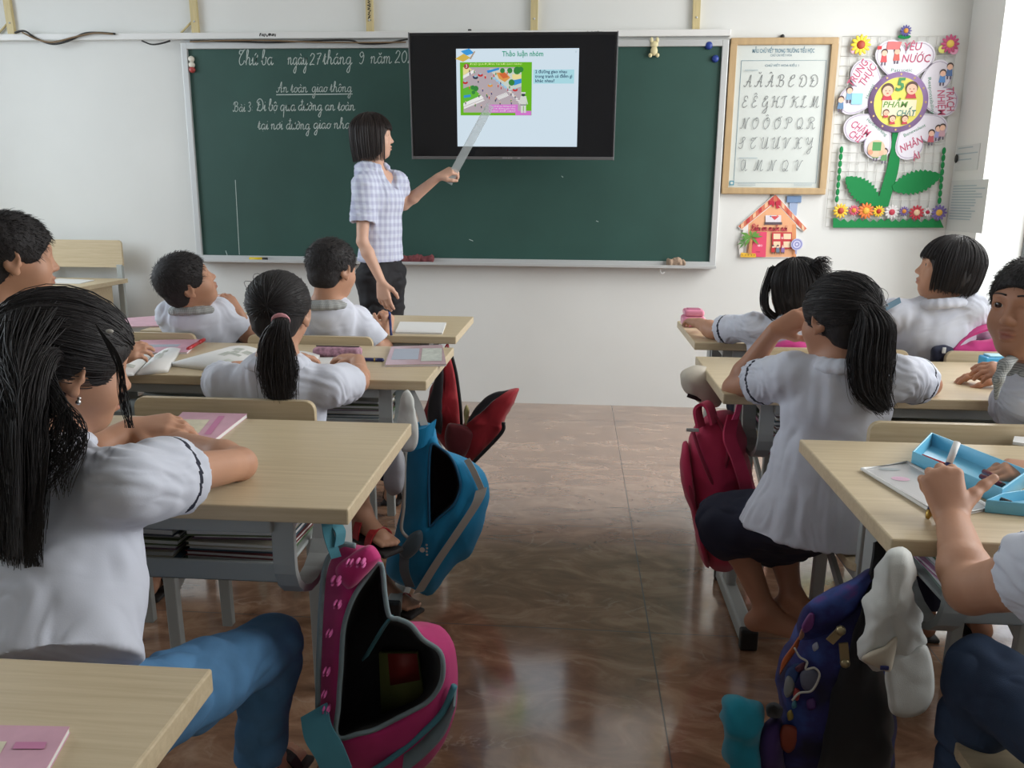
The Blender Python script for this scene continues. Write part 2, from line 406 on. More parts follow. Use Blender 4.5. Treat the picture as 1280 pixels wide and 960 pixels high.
def slab(name, c, size, m, kind='structure'):
    o = MB().box(c, size, bev=0).build(name, m); return tag(o, kind=kind)
slab('floor', ((LX+RX)/2, (BY+WALLY)/2, -.05), (RX-LX+.6, WALLY-BY+.6, .1), floor_mat())
slab('ceiling', ((LX+RX)/2, (BY+WALLY)/2, CZ+.05), (RX-LX+.6, WALLY-BY+.6, .1), M_ceil)
slab('wall_front', ((LX+RX)/2, WALLY+.1, CZ/2), (RX-LX+.6, .2, CZ), M_wall)
slab('wall_back', ((LX+RX)/2, BY-.1, CZ/2), (RX-LX+.6, .2, CZ), M_wall)
def sill(a): return .12 if a == 3.0 else WZ[0]       # the front window reaches nearly to the floor
def side_wall(name, x0, x1, wins):
    b = MB(); xc = (x0+x1)/2; t = abs(x1-x0); edges = [BY] + [e for w_ in sorted(wins) for e in w_] + [WALLY]
    for i in range(0, len(edges), 2):
        a, c = edges[i], edges[i+1]; b.box((xc, (a+c)/2, CZ/2), (t, c-a, CZ), bev=0)
    for a, c in wins:
        z0 = sill(a); b.box((xc, (a+c)/2, z0/2), (t, c-a, z0), bev=0); b.box((xc, (a+c)/2, (WZ[1]+CZ)/2), (t, c-a, CZ-WZ[1]), bev=0)
    tag(b.build(name, M_wall), kind='structure')
side_wall('wall_right', RX, RX+.3, RWIN)
side_wall('wall_left', LX-.2, LX, LWIN)
k = 0
for wins, xx in ((RWIN, RX+.27), (LWIN, LX-.14)):
    for a, c in wins:
        k += 1; b = MB(); n_ = 4
        z0 = sill(a)
        for z in (z0, WZ[1]): b.box((xx, (a+c)/2, z+(.025 if z == z0 else -.025)), (.05, c-a, .05))
        ys = np.linspace(a+.02, c-.02, n_)
        if k == 1: ys = np.array([a+.02, 3.55, 4.10, c-.012])
        for y in ys: b.box((xx, y, (z0+WZ[1])/2), (.05, .04, WZ[1]-z0))
        tag(b.build('window_%d' % k, M_alug), kind='structure')
# long curtain gathered beside the first window
cv = []; cf = []; ny, nz = 40, 12
for j in range(nz+1):
    for i in range(ny+1):
        t = i/ny; cv.append((RX+.13+.015*math.sin(t*math.pi*9), 4.20+t*.16, .2+j/nz*2.4))
for j in range(nz):
    for i in range(ny): a = j*(ny+1)+i; cf.append([a, a+1, a+ny+2, a+ny+1])
cu = mk('curtain', cv, cf, M_curt); sm = cu.modifiers.new('thickness', 'SOLIDIFY'); sm.thickness = .003
tag(cu, 'tan curtain gathered beside the bright window', 'curtain')

D_ = WALLY
def W(px, py, y=None):
    p = at_y(px, py, D_ if y is None else y); return np.array([p[0], p[2]])

# ---- white cable trunking along the wall and its pale uprights
M_trunk = mat('trunking_white', (222, 222, 220), .5)
M_black = mat('black_rubber', (28, 27, 27), .5)
M_tan = mat('pale_yellow_wood', (205, 188, 140), .55, noise=.12, nscale=14, stretch=(6, 6, .6))
ink = mat('black_ink', (25, 25, 30), .7)
tr = empty('cable_trunking', (-1.6, D_, 2.168), 'long white cable trunking running along the wall above the chalkboard', 'trunking')
MB().box((-1.62, D_-.022, 2.168), (4.9, .044, .036), bev=.004).build('channel', M_trunk, tr)
def scribble(cx, cz, y, wd, flip, seed, name, parent, vert=False):
    r_ = np.random.default_rng(seed); a = Art((0, y, 0)); n_ = 22
    xs = np.linspace(-wd/2, wd/2, n_); zs = (np.arange(n_) % 2-.5)*.016*r_.uniform(.5, 1.3, n_)
    P = np.stack([xs+r_.normal(0, .003, n_), zs], 1)
    if vert: P = P[:, ::-1]
    for s_ in np.split(catmull(P+[cx, cz], 5), [40, 62]):
        if len(s_) > 3: a.stroke(s_, .0035, ink)
    a.build(name, parent)
for px, seed in ((338, 1), (741, 2)):
    p = W(px, 46); scribble(p[0], 2.170, D_-.0445, .10, True, seed, 'handwriting', tr)
MB().box((W(588, 41)[0], D_-.03, 2.19), (.02, .012, .012)).build('clip', M_black, tr)
xs_ = [W(15, 25)[0], W(245, 25)[0], W(463, 25)[0], W(668, 25)[0], W(870, 25)[0]]
labs = ['pale yellow batten with a splayed foot, over bare wall beyond the board',
        'pale yellow batten with small strut above the board corner with stacked magnets',
        'pale yellow batten with black handwriting down its side', 'pale yellow batten standing on the trunking above the television',
        'pale yellow batten above the board near the cream bear clip']
for i, x in enumerate(xs_):
    r_ = empty('wall_batten', (x, D_-.03, 2.186), labs[i], 'batten', 'pale battens on the wall above the board')
    lean = (.02, .01, 0, 0, .008)[i]
    MB().prism([(x-.02, 2.187), (x+.02, 2.187), (x+.02-lean*2, CZ-.01), (x-.02-lean*2, CZ-.01)], -.025, 0, (1, 0, 0), (0, 0, 1), (0, 1, 0), (0, D_, 0)).build('upright', M_tan, r_)
    MB().ball((x, D_-.026, 2.25), .006, nu=8, nv=6).build('screw', M_alu, r_)
    if i < 2: MB().tube([(x-.09, D_-.014, 2.19), (x-.02, D_-.014, 2.25)], .006, 6).build('strut', M_tan, r_)
    if i == 2: scribble(x, 2.31, D_-.0257, .13, False, 5, 'handwriting', r_, True)
# ---- loose wires
def wire(name, pts, r, label, m=M_black):
    P = np.array([(*W(px, py)[:1], D_-.052-dy, W(px, py)[1]) for px, py, dy in pts]); P = P[:, [0, 1, 2]]
    tag(MB().tube(catmull(P, 8), r, 6, caps=True).build(name, m), label, 'cable', 'loose cables by the trunking')
M_wbr = mat('brown_cable', (120, 98, 70), .6)
wire('cable', [(26, 43, 0), (38, 41, .0), (52, 50, .0), (72, 57, 0), (92, 53, 0), (112, 44, 0), (130, 43, 0), (150, 44.5, 0)], .006, 'dark cable looping below the white trunking over bare wall')
wire('cable', [(36, 43, .008), (55, 52, .01), (75, 55, .01), (100, 49, .01), (125, 44, .01), (148, 45, .008)], .005, 'brown cable sagging beside the dark loop over bare wall', M_wbr)
wire('cable', [(183, 53, 0), (195, 57.5, 0), (208, 56, 0), (218, 53, 0)], .005, 'short dark cable dipping beside the corner of the chalkboard')
wire('cable', [(243, 53, .0), (300, 54, .0), (345, 55, .0), (400, 53, 0), (440, 52.5, 0), (455, 56.5, 0), (485, 56, 0), (512, 51, 0)], .005, 'dark cable running along the top edge of the chalkboard', M_black)
wire('cable', [(243, 54.5, .006), (290, 53, .006), (340, 53, .006), (400, 55, .006), (450, 55.5, .006), (510, 55, .006)], .004, 'yellow brown cable running along the top edge of the chalkboard', M_wbr)

# ---- chalkboard
BL, BR_, BB, BT = -2.3415, .8246, .8633, 2.1333
M_green = mat('chalkboard_green', (50, 82, 75), .5, .35, noise=.10, nscale=3.0)
M_chalk = mat('chalk', (190, 202, 197), .9, noise=.2, nscale=300)
bd = empty('chalkboard', ((BL+BR_)/2, D_, BB), 'wide dark green chalkboard with chalk handwriting and a silver frame', 'chalkboard')
MB().box(((BL+BR_)/2, D_-.012, (BB+BT)/2), (BR_-BL-.03, .02, BT-BB-.03), bev=0).build('writing_surface', M_green, bd)
fr = MB(); t = .036
fr.box((BL+t/2, D_-.02, (BB+BT)/2), (t, .038, BT-BB)); fr.box((BR_-t/2, D_-.02, (BB+BT)/2), (t, .038, BT-BB))
fr.box(((BL+BR_)/2, D_-.02, BT-t/2), (BR_-BL, .036, t)); fr.box(((BL+BR_)/2, D_-.02, BB+t/2), (BR_-BL, .036, t))
fr.build('frame', M_alu, bd)
MB().box(((BL+BR_)/2, D_-.060, BB+.004), (BR_-BL-.01, .09, .008)).box(((BL+BR_)/2, D_-.104, BB+.009), (BR_-BL-.01, .005, .018)).build('chalk_tray', M_alu, bd)
MB().tube(catmull([(.50, D_-.07, BB), (.50, D_-.07, BB-.02), (.51, D_-.075, BB-.035), (.525, D_-.075, BB-.025)], 5), .004, 6).build('hook', M_white, bd)

# handwriting: every glyph is a set of chalk strokes
G = {
 'a': (1.05, [[(.78, .8), (.5, 1), (.18, .75), (.1, .35), (.35, 0), (.65, .25), (.8, .9)], [(.8, .98), (.76, .3), (.88, 0), (1.1, .25)]]),
 'b': (.95, [[(0, .4), (.35, 1.3), (.42, 1.9), (.25, 2.0), (.16, 1.5), (.14, .4), (.35, 0), (.7, .2), (.75, .8), (.6, 1), (.9, .9)]]),
 'd': (1.05, [[(.78, .8), (.5, 1), (.18, .75), (.1, .35), (.35, 0), (.65, .25), (.8, .9)], [(.8, 2.0), (.78, .3), (.9, 0), (1.1, .25)]]),
 'e': (.8, [[(.1, .45), (.6, .7), (.5, 1), (.2, .85), (.12, .4), (.35, 0), (.8, .3)]]),
 'g': (1.05, [[(.78, .8), (.5, 1), (.18, .75), (.1, .35), (.35, 0), (.65, .25), (.8, .9)], [(.8, .98), (.78, -.6), (.6, -1.2), (.3, -1.0), (.5, -.5), (1.1, .2)]]),
 'h': (1.1, [[(0, .3), (.35, 1.3), (.42, 1.9), (.25, 2.0), (.18, 1.5), (.16, 0)], [(.16, .5), (.45, 1), (.7, .8), (.7, .2), (.85, 0), (1.1, .25)]]),
 'i': (.5, [[(0, .3), (.25, 1), (.22, .2), (.35, 0), (.55, .25)], [(.26, 1.42), (.29, 1.5)]]),
 'k': (1.0, [[(0, .3), (.35, 1.3), (.42, 1.9), (.25, 2.0), (.18, 1.5), (.16, 0)], [(.16, .4), (.5, 1), (.65, .8), (.3, .5), (.7, .1), (1, .2)]]),
 'm': (1.5, [[(.0, .7), (.16, 1), (.18, .8), (.16, 0)], [(.17, .6), (.4, 1), (.58, .8), (.57, 0)], [(.58, .6), (.82, 1), (1.0, .8), (1.0, .2), (1.15, 0), (1.45, .25)]]),
 'n': (1.1, [[(.0, .7), (.16, 1), (.18, .8), (.16, 0)], [(.17, .6), (.45, 1), (.65, .8), (.64, .2), (.8, 0), (1.1, .25)]]),
 'o': (.9, [[(.5, 1), (.18, .75), (.1, .35), (.35, 0), (.68, .25), (.75, .7), (.5, 1), (.6, .85), (.95, .85)]]),
 'q': (1.05, [[(.78, .8), (.5, 1), (.18, .75), (.1, .35), (.35, 0), (.65, .25), (.8, .9)], [(.8, .98), (.78, -1.1)]]),
 't': (.65, [[(0, .3), (.28, 1.5), (.26, .3), (.38, 0), (.65, .25)], [(.05, 1.05), (.5, 1.05)]]),
 'u': (1.1, [[(0, .5), (.18, 1), (.16, .3), (.35, 0), (.65, .3), (.72, 1)], [(.72, 1), (.7, .2), (.82, 0), (1.08, .25)]]),
 'y': (1.05, [[(0, .5), (.18, 1), (.16, .35), (.35, 0), (.65, .3), (.76, 1)], [(.76, 1), (.74, -.6), (.55, -1.2), (.28, -1.0), (.5, -.5), (1.05, .2)]]),
 'r': (.8, [[(0, .3), (.2, 1.1), (.35, .9), (.6, .9), (.5, .2), (.62, 0), (.8, .25)]]),
 '2': (.95, [[(.1, 1.5), (.35, 2), (.7, 1.7), (.55, 1.0), (.1, 0), (.45, .08), (.8, 0)]]), '7': (.9, [[(.1, 1.9), (.75, 2.0), (.45, 1), (.3, 0)], [(.25, 1.0), (.65, 1.05)]]),
 '9': (.95, [[(.7, 1.6), (.45, 2.0), (.15, 1.6), (.4, 1.1), (.72, 1.5), (.7, .6), (.45, 0), (.15, .2)]]), '3': (.9, [[(.15, 1.8), (.5, 2), (.65, 1.5), (.35, 1.1), (.7, .7), (.55, .05), (.1, .15)]]),
 '0': (.95, [[(.45, 2), (.12, 1.4), (.15, .5), (.45, 0), (.75, .5), (.75, 1.4), (.45, 2)]]),
 ':': (.45, [[(.2, .3), (.24, .36)], [(.2, .95), (.24, 1.0)]]), ' ': (.55, []),
}
K = {  # slender looped capitals
 'A': (1.5, [[(.0, .3), (.15, .0), (.45, .25), (.75, 1.1), (1.05, 2.05), (1.05, .3), (1.15, 0), (1.4, .25)], [(.35, .8), (.7, .95), (1.2, .75)]]),
 'B': (1.5, [[(.45, 1.9), (.5, 1.0), (.4, .2), (.1, .05), (.05, .35)], [(.1, 1.4), (.25, 1.9), (.8, 2.05), (1.1, 1.7), (.85, 1.2), (.6, 1.1), (1.15, 1.0), (1.2, .4), (.85, .0), (.5, .2)]]),
 'C': (1.3, [[(.55, 1.6), (.35, 1.35), (.6, 1.9), (1.0, 2.0), (1.0, 1.5), (.55, 1.3), (.25, .8), (.3, .2), (.7, .0), (1.15, .4)]]),
 'D': (1.5, [[(.5, 1.6), (.45, .8), (.2, .1), (.5, .1), (.9, 0), (1.35, .6), (1.25, 1.5), (.8, 2.0), (.3, 1.9), (.1, 1.5), (.4, 1.2)]]),
 'E': (1.2, [[(.9, 1.6), (.75, 2.0), (.4, 1.9), (.35, 1.4), (.7, 1.15), (.3, .95), (.15, .4), (.5, 0), (1.0, .4)]]),
 'G': (1.4, [[(.6, 1.6), (.4, 1.4), (.7, 2.0), (1.0, 1.8), (.6, 1.3), (.25, .8), (.4, .2), (.8, .3), (1.1, 1.1)], [(1.1, 1.1), (1.1, -.5), (.8, -1.0), (.55, -.7), (1.3, .2)]]),
 'H': (1.6, [[(.1, 1.6), (.4, 2.0), (.5, 1.6), (.4, .3), (.1, .05)], [(1.35, 2.0), (1.05, 1.5), (1.05, .3), (1.2, 0), (1.5, .3)], [(.4, 1.0), (.8, 1.15), (1.1, .95)]]),
 'I': (1.1, [[(.05, 1.5), (.3, 1.9), (.9, 2.0), (.6, 1.7), (.55, .5), (.3, 0), (.0, .2)]]),
 'K': (1.6, [[(.1, 1.6), (.4, 2.0), (.5, 1.6), (.4, .3), (.1, .05)], [(1.3, 1.9), (1.0, 1.7), (.5, 1.05), (.9, 1.0), (1.0, .3), (1.2, 0), (1.5, .3)]]),
 'L': (1.3, [[(.2, 1.4), (.5, 1.5), (.8, 2.0), (.5, 1.9), (.5, .8), (.25, .1), (.1, .25), (.5, .2), (.85, 0), (1.2, .3)]]),
 'M': (1.8, [[(0, .2), (.25, .1), (.5, 1.0), (.6, 2.0), (.62, .1)], [(.62, .1), (1.2, 2.0), (1.2, .3), (1.35, 0), (1.65, .3)]]),
 'N': (1.5, [[(0, .2), (.25, .1), (.5, 1.0), (.55, 1.95), (.75, 1.0), (.95, 0), (1.05, 1.2), (1.3, 1.95), (1.45, 1.8)]]),
 'O': (1.4, [[(.8, 2.0), (.3, 1.6), (.15, .8), (.5, 0), (1.0, .4), (1.15, 1.3), (.8, 2.0), (.6, 1.6), (1.0, 1.4)]]),
 'P': (1.3, [[(.5, 1.8), (.5, 1.0), (.4, .2), (.1, .05), (.05, .35)], [(.1, 1.4), (.25, 1.9), (.8, 2.05), (1.15, 1.6), (.9, 1.1), (.6, 1.15)]]),
 'Q': (1.4, [[(.8, 2.0), (.3, 1.6), (.15, .8), (.5, 0), (1.0, .4), (1.15, 1.3), (.8, 2.0)], [(.4, .35), (.7, .4), (1.0, 0), (1.35, .15)]]),
 'R': (1.5, [[(.5, 1.8), (.5, 1.0), (.4, .2), (.1, .05), (.05, .35)], [(.1, 1.4), (.25, 1.9), (.8, 2.05), (1.15, 1.6), (.6, 1.1), (.95, .95), (1.05, .2), (1.2, 0), (1.45, .3)]]),
 'S': (1.3, [[(.1, .9), (.5, 1.0), (1.0, 1.7), (.8, 2.05), (.55, 1.7), (.8, 1.0), (.75, .3), (.4, 0), (.05, .3)]]),
 'T': (1.3, [[(.5, 1.4), (.2, 1.5), (.3, 1.9), (.7, 1.85), (1.2, 2.05)], [(.95, 1.9), (.4, 1.1), (.25, .5), (.5, 0), (.95, .2), (1.1, .6)]]),
 'U': (1.5, [[(.0, 1.6), (.25, 2.0), (.35, 1.6), (.25, .4), (.5, 0), (.95, .5), (1.1, 2.0)], [(1.1, 2.0), (1.08, .3), (1.2, 0), (1.5, .3)]]),
 'V': (1.3, [[(.0, 1.6), (.25, 2.0), (.4, 1.5), (.45, .05), (.85, 1.2), (1.1, 1.9), (1.25, 1.8)]]),
 'X': (1.5, [[(.1, 1.7), (.35, 2.0), (.6, 1.5), (.5, .4), (.2, .0), (.05, .3)], [(1.3, 1.8), (1.05, 2.0), (.75, 1.5), (.8, .4), (1.1, 0), (1.4, .3)], [(.45, 1.0), (.95, 1.0)]]),
 'Y': (1.4, [[(.0, 1.6), (.25, 2.0), (.35, 1.5), (.35, 1.0), (.6, .8), (.95, 1.2), (1.1, 2.0)], [(1.1, 2.0), (1.05, -.3), (.8, -.9), (.5, -.6), (1.3, .4)]]),
 'a2': (1.4, [[(.8, 1.9), (.35, 1.9), (.1, 1.0), (.3, .1), (.75, .5), (.95, 1.9)], [(.95, 2.0), (.92, .3), (1.05, 0), (1.35, .3)]]),
}
def hand_write(art, txt, x, z, xh, m, wd, shear=.12, width=None, jit=.0, caps=K):
    out = []; cx = 0
    for ch in unicodedata.normalize('NFD', txt.replace('đ', 'd\u0335').replace('Đ', 'D\u0335')):
        if unicodedata.combining(ch):
            b0, bw, up_ = last; mx = b0+bw*.42; top = 2.25 if up_ else 1.25
            acc = {'\u0301': [[(0, 0), (.22, .3)]], '\u0300': [[(0, .3), (.22, 0)]], '\u0302': [[(-.22, 0), (0, .28), (.22, 0)]], '\u0306': [[(-.22, .28), (0, 0), (.22, .28)]],
                   '\u0303': [[(-.25, .05), (-.08, .22), (.08, .08), (.25, .24)]], '\u0309': [[(-.05, .3), (.1, .25), (0, .05)]]}.get(ch)
            if ch == '\u031b': out.append(np.array([(b0+bw*.7, (1.9 if up_ else .95)), (b0+bw*.85, (2.1 if up_ else 1.15)), (b0+bw*.8, (2.25 if up_ else 1.3))]))
            elif ch == '\u0323': out.append(np.array([(mx, -.35), (mx+.05, -.3)]))
            elif ch == '\u0335': out.append(np.array([(b0+(.2 if up_ else .5), 1.0 if up_ else 1.6), (b0+(.8 if up_ else 1.05), 1.05 if up_ else 1.62)]))
            elif acc: stack[0] += 1; out += [np.array(a_)+[mx, top+.3*(stack[0]-1)] for a_ in acc]
            continue
        g = caps.get(ch) or G.get(ch); stack = [0]
        if g is None: continue
        last = (cx, g[0], ch.isupper()); out += [np.array(s_, float)+[cx, 0] for s_ in g[1]]; cx += g[0]
    if width: xh_x = width/max(.1, cx)
    else: xh_x = xh
    for s_ in out:
        P = catmull(s_, 5) if len(s_) > 2 else np.asarray(s_); P = np.stack([P[:, 0]*xh_x+P[:, 1]*shear*xh+x, P[:, 1]*xh+z], 1)
        art.stroke(P, wd, m, up=False)
    art.up()
def line(txt, x0, y0, x1, y1, xh, wd=.0042):
    a = W(x0, y0); b = W(x1, y1); ch = Art((0, D_-.0225, 0)); hand_write(ch, txt, a[0], a[1], xh*.9, M_chalk, wd, width=b[0]-a[0]); ch.build('chalk_writing', bd)
line('Thứ ba', 299, 82, 343, 82, .047); line('ngày', 361, 81.5, 386, 81.5, .043); line('27', 388, 81.5, 403, 81.5, .034); line('tháng', 405, 81, 441, 81, .043)
line('9', 449, 80.5, 457, 80.5, .036); line('năm', 464, 80, 491, 80, .042); line('202', 494, 79, 518, 79, .036)
line('An toàn', 347, 116, 386, 115.5, .032, .0036); line('giao thông', 391, 115.5, 441, 115, .032, .0036)
a_, b_ = W(347, 119), W(442, 118); ch = Art((0, D_-.0225, 0)); ch.stroke([(a_[0], a_[1]), (b_[0], b_[1])], .005, M_chalk); ch.build('chalk_underline', bd)
line('Bài 3:', 293, 140, 318, 139.5, .030, .0032); line('Đi bộ qua', 322, 139, 371, 138.5, .037); line('đường an toàn', 374, 138.5, 445, 138, .034)
line('tại nơi', 324, 162, 355, 162, .034); line('đường', 359, 162, 389, 161.5, .034); line('giao nhau', 393, 161, 446, 160.5, .034)
for px, py, px2, py2 in ((296, 225, 301, 318), (284, 313, 286, 319), (702, 220, 704, 222), (587, 299, 592, 301), (745, 276, 748, 277)):
    p, q = W(px, py), W(px2, py2); ch = Art((0, D_-.0225, 0)); ch.stroke(np.linspace(p, q, 4), .0035, M_chalk); ch.build('chalk_mark', bd)

# ---- magnets, bear clip, things on the tray
M_mw = mat('white_magnet', (222, 218, 205), .35); M_mr = mat('red_magnet', (170, 70, 66), .35); M_mb = mat('blue_magnet', (38, 62, 140), .35)
def magnet(px, py, m, lab, r=.018):
    p = W(px, py); b = MB(); c = np.array((p[0], D_-.034, p[1]))
    b.tube([c+(0, .010, 0), c+(0, .002, 0), c+(0, -.006, 0), c+(0, -.010, 0)], [r, r, r*.85, r*.5], 16); tag(b.build('magnet', m), lab, 'magnet', 'round magnets on the chalkboard')
magnet(242, 75, M_mw, 'round white magnet at the corner of the board, topmost of three'); magnet(242.5, 82, M_mw, 'round white magnet between a white and a red magnet'); magnet(243, 88, M_mr, 'round dull red magnet below two white ones')
magnet(885, 58, M_mb, 'blue magnet high on the board, the one closer to the top edge', .022); magnet(893, 74.5, M_mb, 'blue magnet on the board, the lower of the two beside the frame', .020)
p = W(817, 60); x, z = p; M_cr = mat('cream_plastic', (216, 205, 160), .4)
cl = empty('clip', (x, D_-.03, z), 'small cream animal shaped clip fixed at the top edge of the board', 'clip')
b = MB(); b.ball((x, D_-.04, z+.012), (.022, .012, .02)); b.ball((x, D_-.04, z-.022), (.02, .012, .026)); b.build('body', M_cr, cl)
for s_ in (-1, 1):
    MB().ball((x+s_*.016, D_-.04, z+.035), (.009, .008, .016)).build('ear', M_cr, cl); MB().ball((x+s_*.02, D_-.04, z-.045), (.011, .01, .012)).build('foot', M_cr, cl)
def rag(name, px0, px1, py, m, lab, seed, h=.035):
    a = W(px0, py, D_-.06); c = W(px1, py, D_-.06); s_ = SDF(.004); r_ = np.random.default_rng(seed); L_ = c[0]-a[0]
    for i in range(9): s_.ell((a[0]+L_*(i+.5)/9, D_-.065+r_.uniform(-.012, .012), BB+.020+r_.uniform(0, h*.35)), (L_/9*.9, .024, r_.uniform(.4, .9)*h*.55+.006), k=.012)
    V, F = s_.mesh(); V = V+vnormals(V, F)*(vnoise(V, 90, seed)*.004)[:, None]; V[:, 2] = np.maximum(V[:, 2], BB+.0085)
    tag(mk(name, V, F, m), lab, 'cloth')
rag('cleaning_cloth', 503, 541, 322, mat('maroon_cloth', (118, 62, 66), .9, noise=.3, nscale=60), 'crumpled maroon cloth lying on the chalk tray beside the teacher', 3, .06)
rag('cleaning_cloth', 834, 856, 326, mat('beige_cloth', (165, 142, 122), .9, noise=.25, nscale=60), 'small crumpled beige cloth at the far end of the chalk tray', 4, .045)
a, c = W(313, 324, D_-.07), W(335, 324, D_-.07); mkr = empty('marker_pen', (a[0], D_-.08, BB+.02), 'yellow marker pen lying on the chalk tray', 'pen')
MB().tube([(a[0], D_-.08, BB+.020), (c[0]-.03, D_-.08, BB+.020)], .011, 10).build('barrel', mat('yellow_plastic', (225, 195, 40), .4), mkr)
MB().tube([(c[0]-.03, D_-.08, BB+.020), (c[0], D_-.08, BB+.020)], .010, 10).build('cap', M_black, mkr)
for px, lab in ((283, 'small stub of white chalk on the tray under the corner of the board'),): pass

# ---- television
M_tvb = mat('tv_bezel', (24, 24, 27), .3, .5); M_tvs = mat('tv_glass', (18, 18, 22), .12, .5)
TVC = np.array([(-.907-.897+.189+.185)/4, 4.60, (2.093+1.470)/2]); tvw, tvh, tilt = 1.092, .640, .075
ex = np.array([1.0, 0, 0]); ez = np.array([0, -math.sin(tilt), math.cos(tilt)]); en = np.array([0, -math.cos(tilt), -math.sin(tilt)])
RTV = np.stack([ex, -en, ez], 1)
tv = empty('television', TVC, 'black flat television hung in front of the board showing a lesson slide', 'television')
MB().box(TVC-en*.022, (tvw, .045, tvh), RTV, bev=.006).build('casing', M_tvb, tv)
MB().box(TVC-en*.055, (tvw*.6, .04, tvh*.5), RTV, bev=.01).build('back_housing', M_tvb, tv)
b = MB()
for s_ in (-1, 1): b.box(TVC+ex*(s_*tvw/2)-en*.012, (.006, .03, tvh+.004), RTV, bev=.001)
b.box(TVC-ez*(tvh/2-.008)+en*.002, (tvw, .012, .016), RTV, bev=.002).build('silver_edge', mat('dark_silver', (120, 120, 122), .35, metal=.6), tv)
br = MB(); yb = TVC[1]+.07
for s_ in (-.2, .2): br.box((TVC[0]+s_, (yb+D_-.03)/2, TVC[2]+.05), (.04, D_-.03-yb+.06, .05))
br.box((TVC[0], D_-.045, TVC[2]+.05), (.6, .02, .3)); br.build('wall_mount', M_black, tv)
scr = MB().box(TVC+en*.0012, (tvw-.024, .002, tvh-.034), RTV, bev=0).build('screen', M_tvs, tv)
def E_(n, rgb, s=1.0): return mat('screen_'+n, rgb, .5, 0, emit=s*1.68)
o = TVC+en*.003
def T(px, py):   # pixel of the photograph -> coordinates on the television's plane
    d = ray(px, py); c0 = np.array([0, 0, CAMH]); t_ = np.dot(o-c0, en)/np.dot(d, en); q = c0+d*t_-o; return np.array([q@ex, q@ez])
sl = Art(o, ex, ez, en)
TL, TR_, BL2, BR2 = T(570, 61), T(724, 61), T(571.5, 183), T(721, 183)
sx0, sx1, sz0, sz1 = TL[0], TR_[0], BL2[1], TL[1]
sl.rect(sx0, sz0, sx1, sz1, E_('white', (206, 222, 233)))
def uv(u, v): return (sx0+u*(sx1-sx0), sz1-v*(sz1-sz0))   # slide fractions, v down
def R(u0, v0, u1, v1, m): a, c = uv(u0, v0), uv(u1, v1); sl.rect(a[0], c[1], c[0], a[1], m)
def PG(pts, m): sl.poly([uv(*p) for p in pts][::-1], m)
gr, gy, wh = E_('green', (104, 178, 38)), E_('street', (176, 164, 170)), E_('pale', (228, 228, 226))
SW, SH = sx1-sx0, sz1-sz0
sl.text('Thảo luận nhóm', *uv(.545, .055), .036, E_('teal', (48, 150, 120)), width=SW*.335, bold=.0006)
sl.text('1', *uv(.975, .035), .014, E_('ink', (50, 60, 70)))
R(.03, .135, .62, .675, gr)
R(.055, .185, .535, .645, gy)
gb = E_('grass', (96, 178, 60)); pk = E_('pink', (206, 120, 200)); bl = E_('blue', (60, 140, 205)); oc = E_('ochre', (214, 150, 80)); rd = E_('red', (190, 60, 60)); dk = E_('dark', (60, 66, 80)); tree = E_('tree', (58, 130, 62)); yl = E_('cream', (226, 214, 150))
PG([(.055, .40), (.12, .37), (.20, .47), (.055, .55)], gb); PG([(.055, .55), (.205, .47), (.225, .50), (.055, .585)], wh)
PG([(.055, .185), (.10, .185), (.13, .21), (.055, .27)], yl); PG([(.055, .27), (.14, .21), (.16, .23), (.055, .30)], wh)
PG([(.27, .20), (.535, .20), (.535, .38), (.44, .42), (.33, .30)], E_('block', (196, 206, 196)))
PG([(.33, .24), (.40, .235), (.445, .29), (.40, .335), (.35, .30)], oc); PG([(.35, .25), (.40, .24), (.43, .285), (.385, .30)], E_('roof', (204, 104, 60)))
PG([(.46, .255), (.535, .26), (.535, .33), (.46, .30)], yl); PG([(.455, .32), (.535, .30), (.535, .345), (.475, .37)], bl)
PG([(.25, .22), (.35, .19), (.355, .21), (.26, .245)], bl); PG([(.06, .47), (.115, .46), (.115, .485), (.06, .495)], bl)
for u, v, r_ in ((.16, .40, .022), (.135, .39, .018), (.455, .34, .025), (.50, .22, .03), (.44, .22, .022), (.38, .22, .02), (.53, .21, .022), (.14, .44, .015)): sl.disc(*uv(u, v), r_*SW, tree, n=12)
for i in range(7):
    a0 = .33+i*.012; PG([(a0, .46-i*.006+.02), (a0+.007, .455-i*.006+.02), (a0+.03, .49-i*.006+.02), (a0+.02, .495-i*.006+.02)], wh)
for i in range(6):
    u0 = .42+i*.017; PG([(u0, .43+i*.022), (u0+.012, .425+i*.022), (u0+.04, .435+i*.022), (u0+.03, .445+i*.022)], wh)
for i in range(6): PG([(.30+i*.022, .29+i*.022), (.318+i*.022, .285+i*.022), (.30+i*.022+.03, .305+i*.022), (.30+i*.022+.012, .312+i*.022)], E_('walk', (150, 196, 224)))
PG([(.06, .59), (.22, .51), (.235, .52), (.06, .61)], wh)
for u, v, m in ((.20, .265, rd), (.28, .37, oc), (.485, .415, rd), (.075, .34, rd), (.16, .29, dk)): sl.disc(*uv(u, v), .022*SW, m, .013*SW, 10); sl.disc(*uv(u, v-.012), .012*SW, E_('glassy', (150, 190, 205)), .006*SW, 8)
r_ = np.random.default_rng(2)
for i in range(34):
    u, v = r_.uniform(.07, .5), r_.uniform(.21, .62)
    if u > .4 and v > .56: continue
    sl.disc(*uv(u, v), .0045*SW, [dk, rd, E_('navy', (70, 60, 110)), tree][i % 4], .012*SW, 8); sl.disc(*uv(u, v-.016), .0045*SW, E_('skin', (224, 178, 150)), n=8)
R(.27, .565, .51, .65, pk); R(.49, .63, .62, .675, pk)
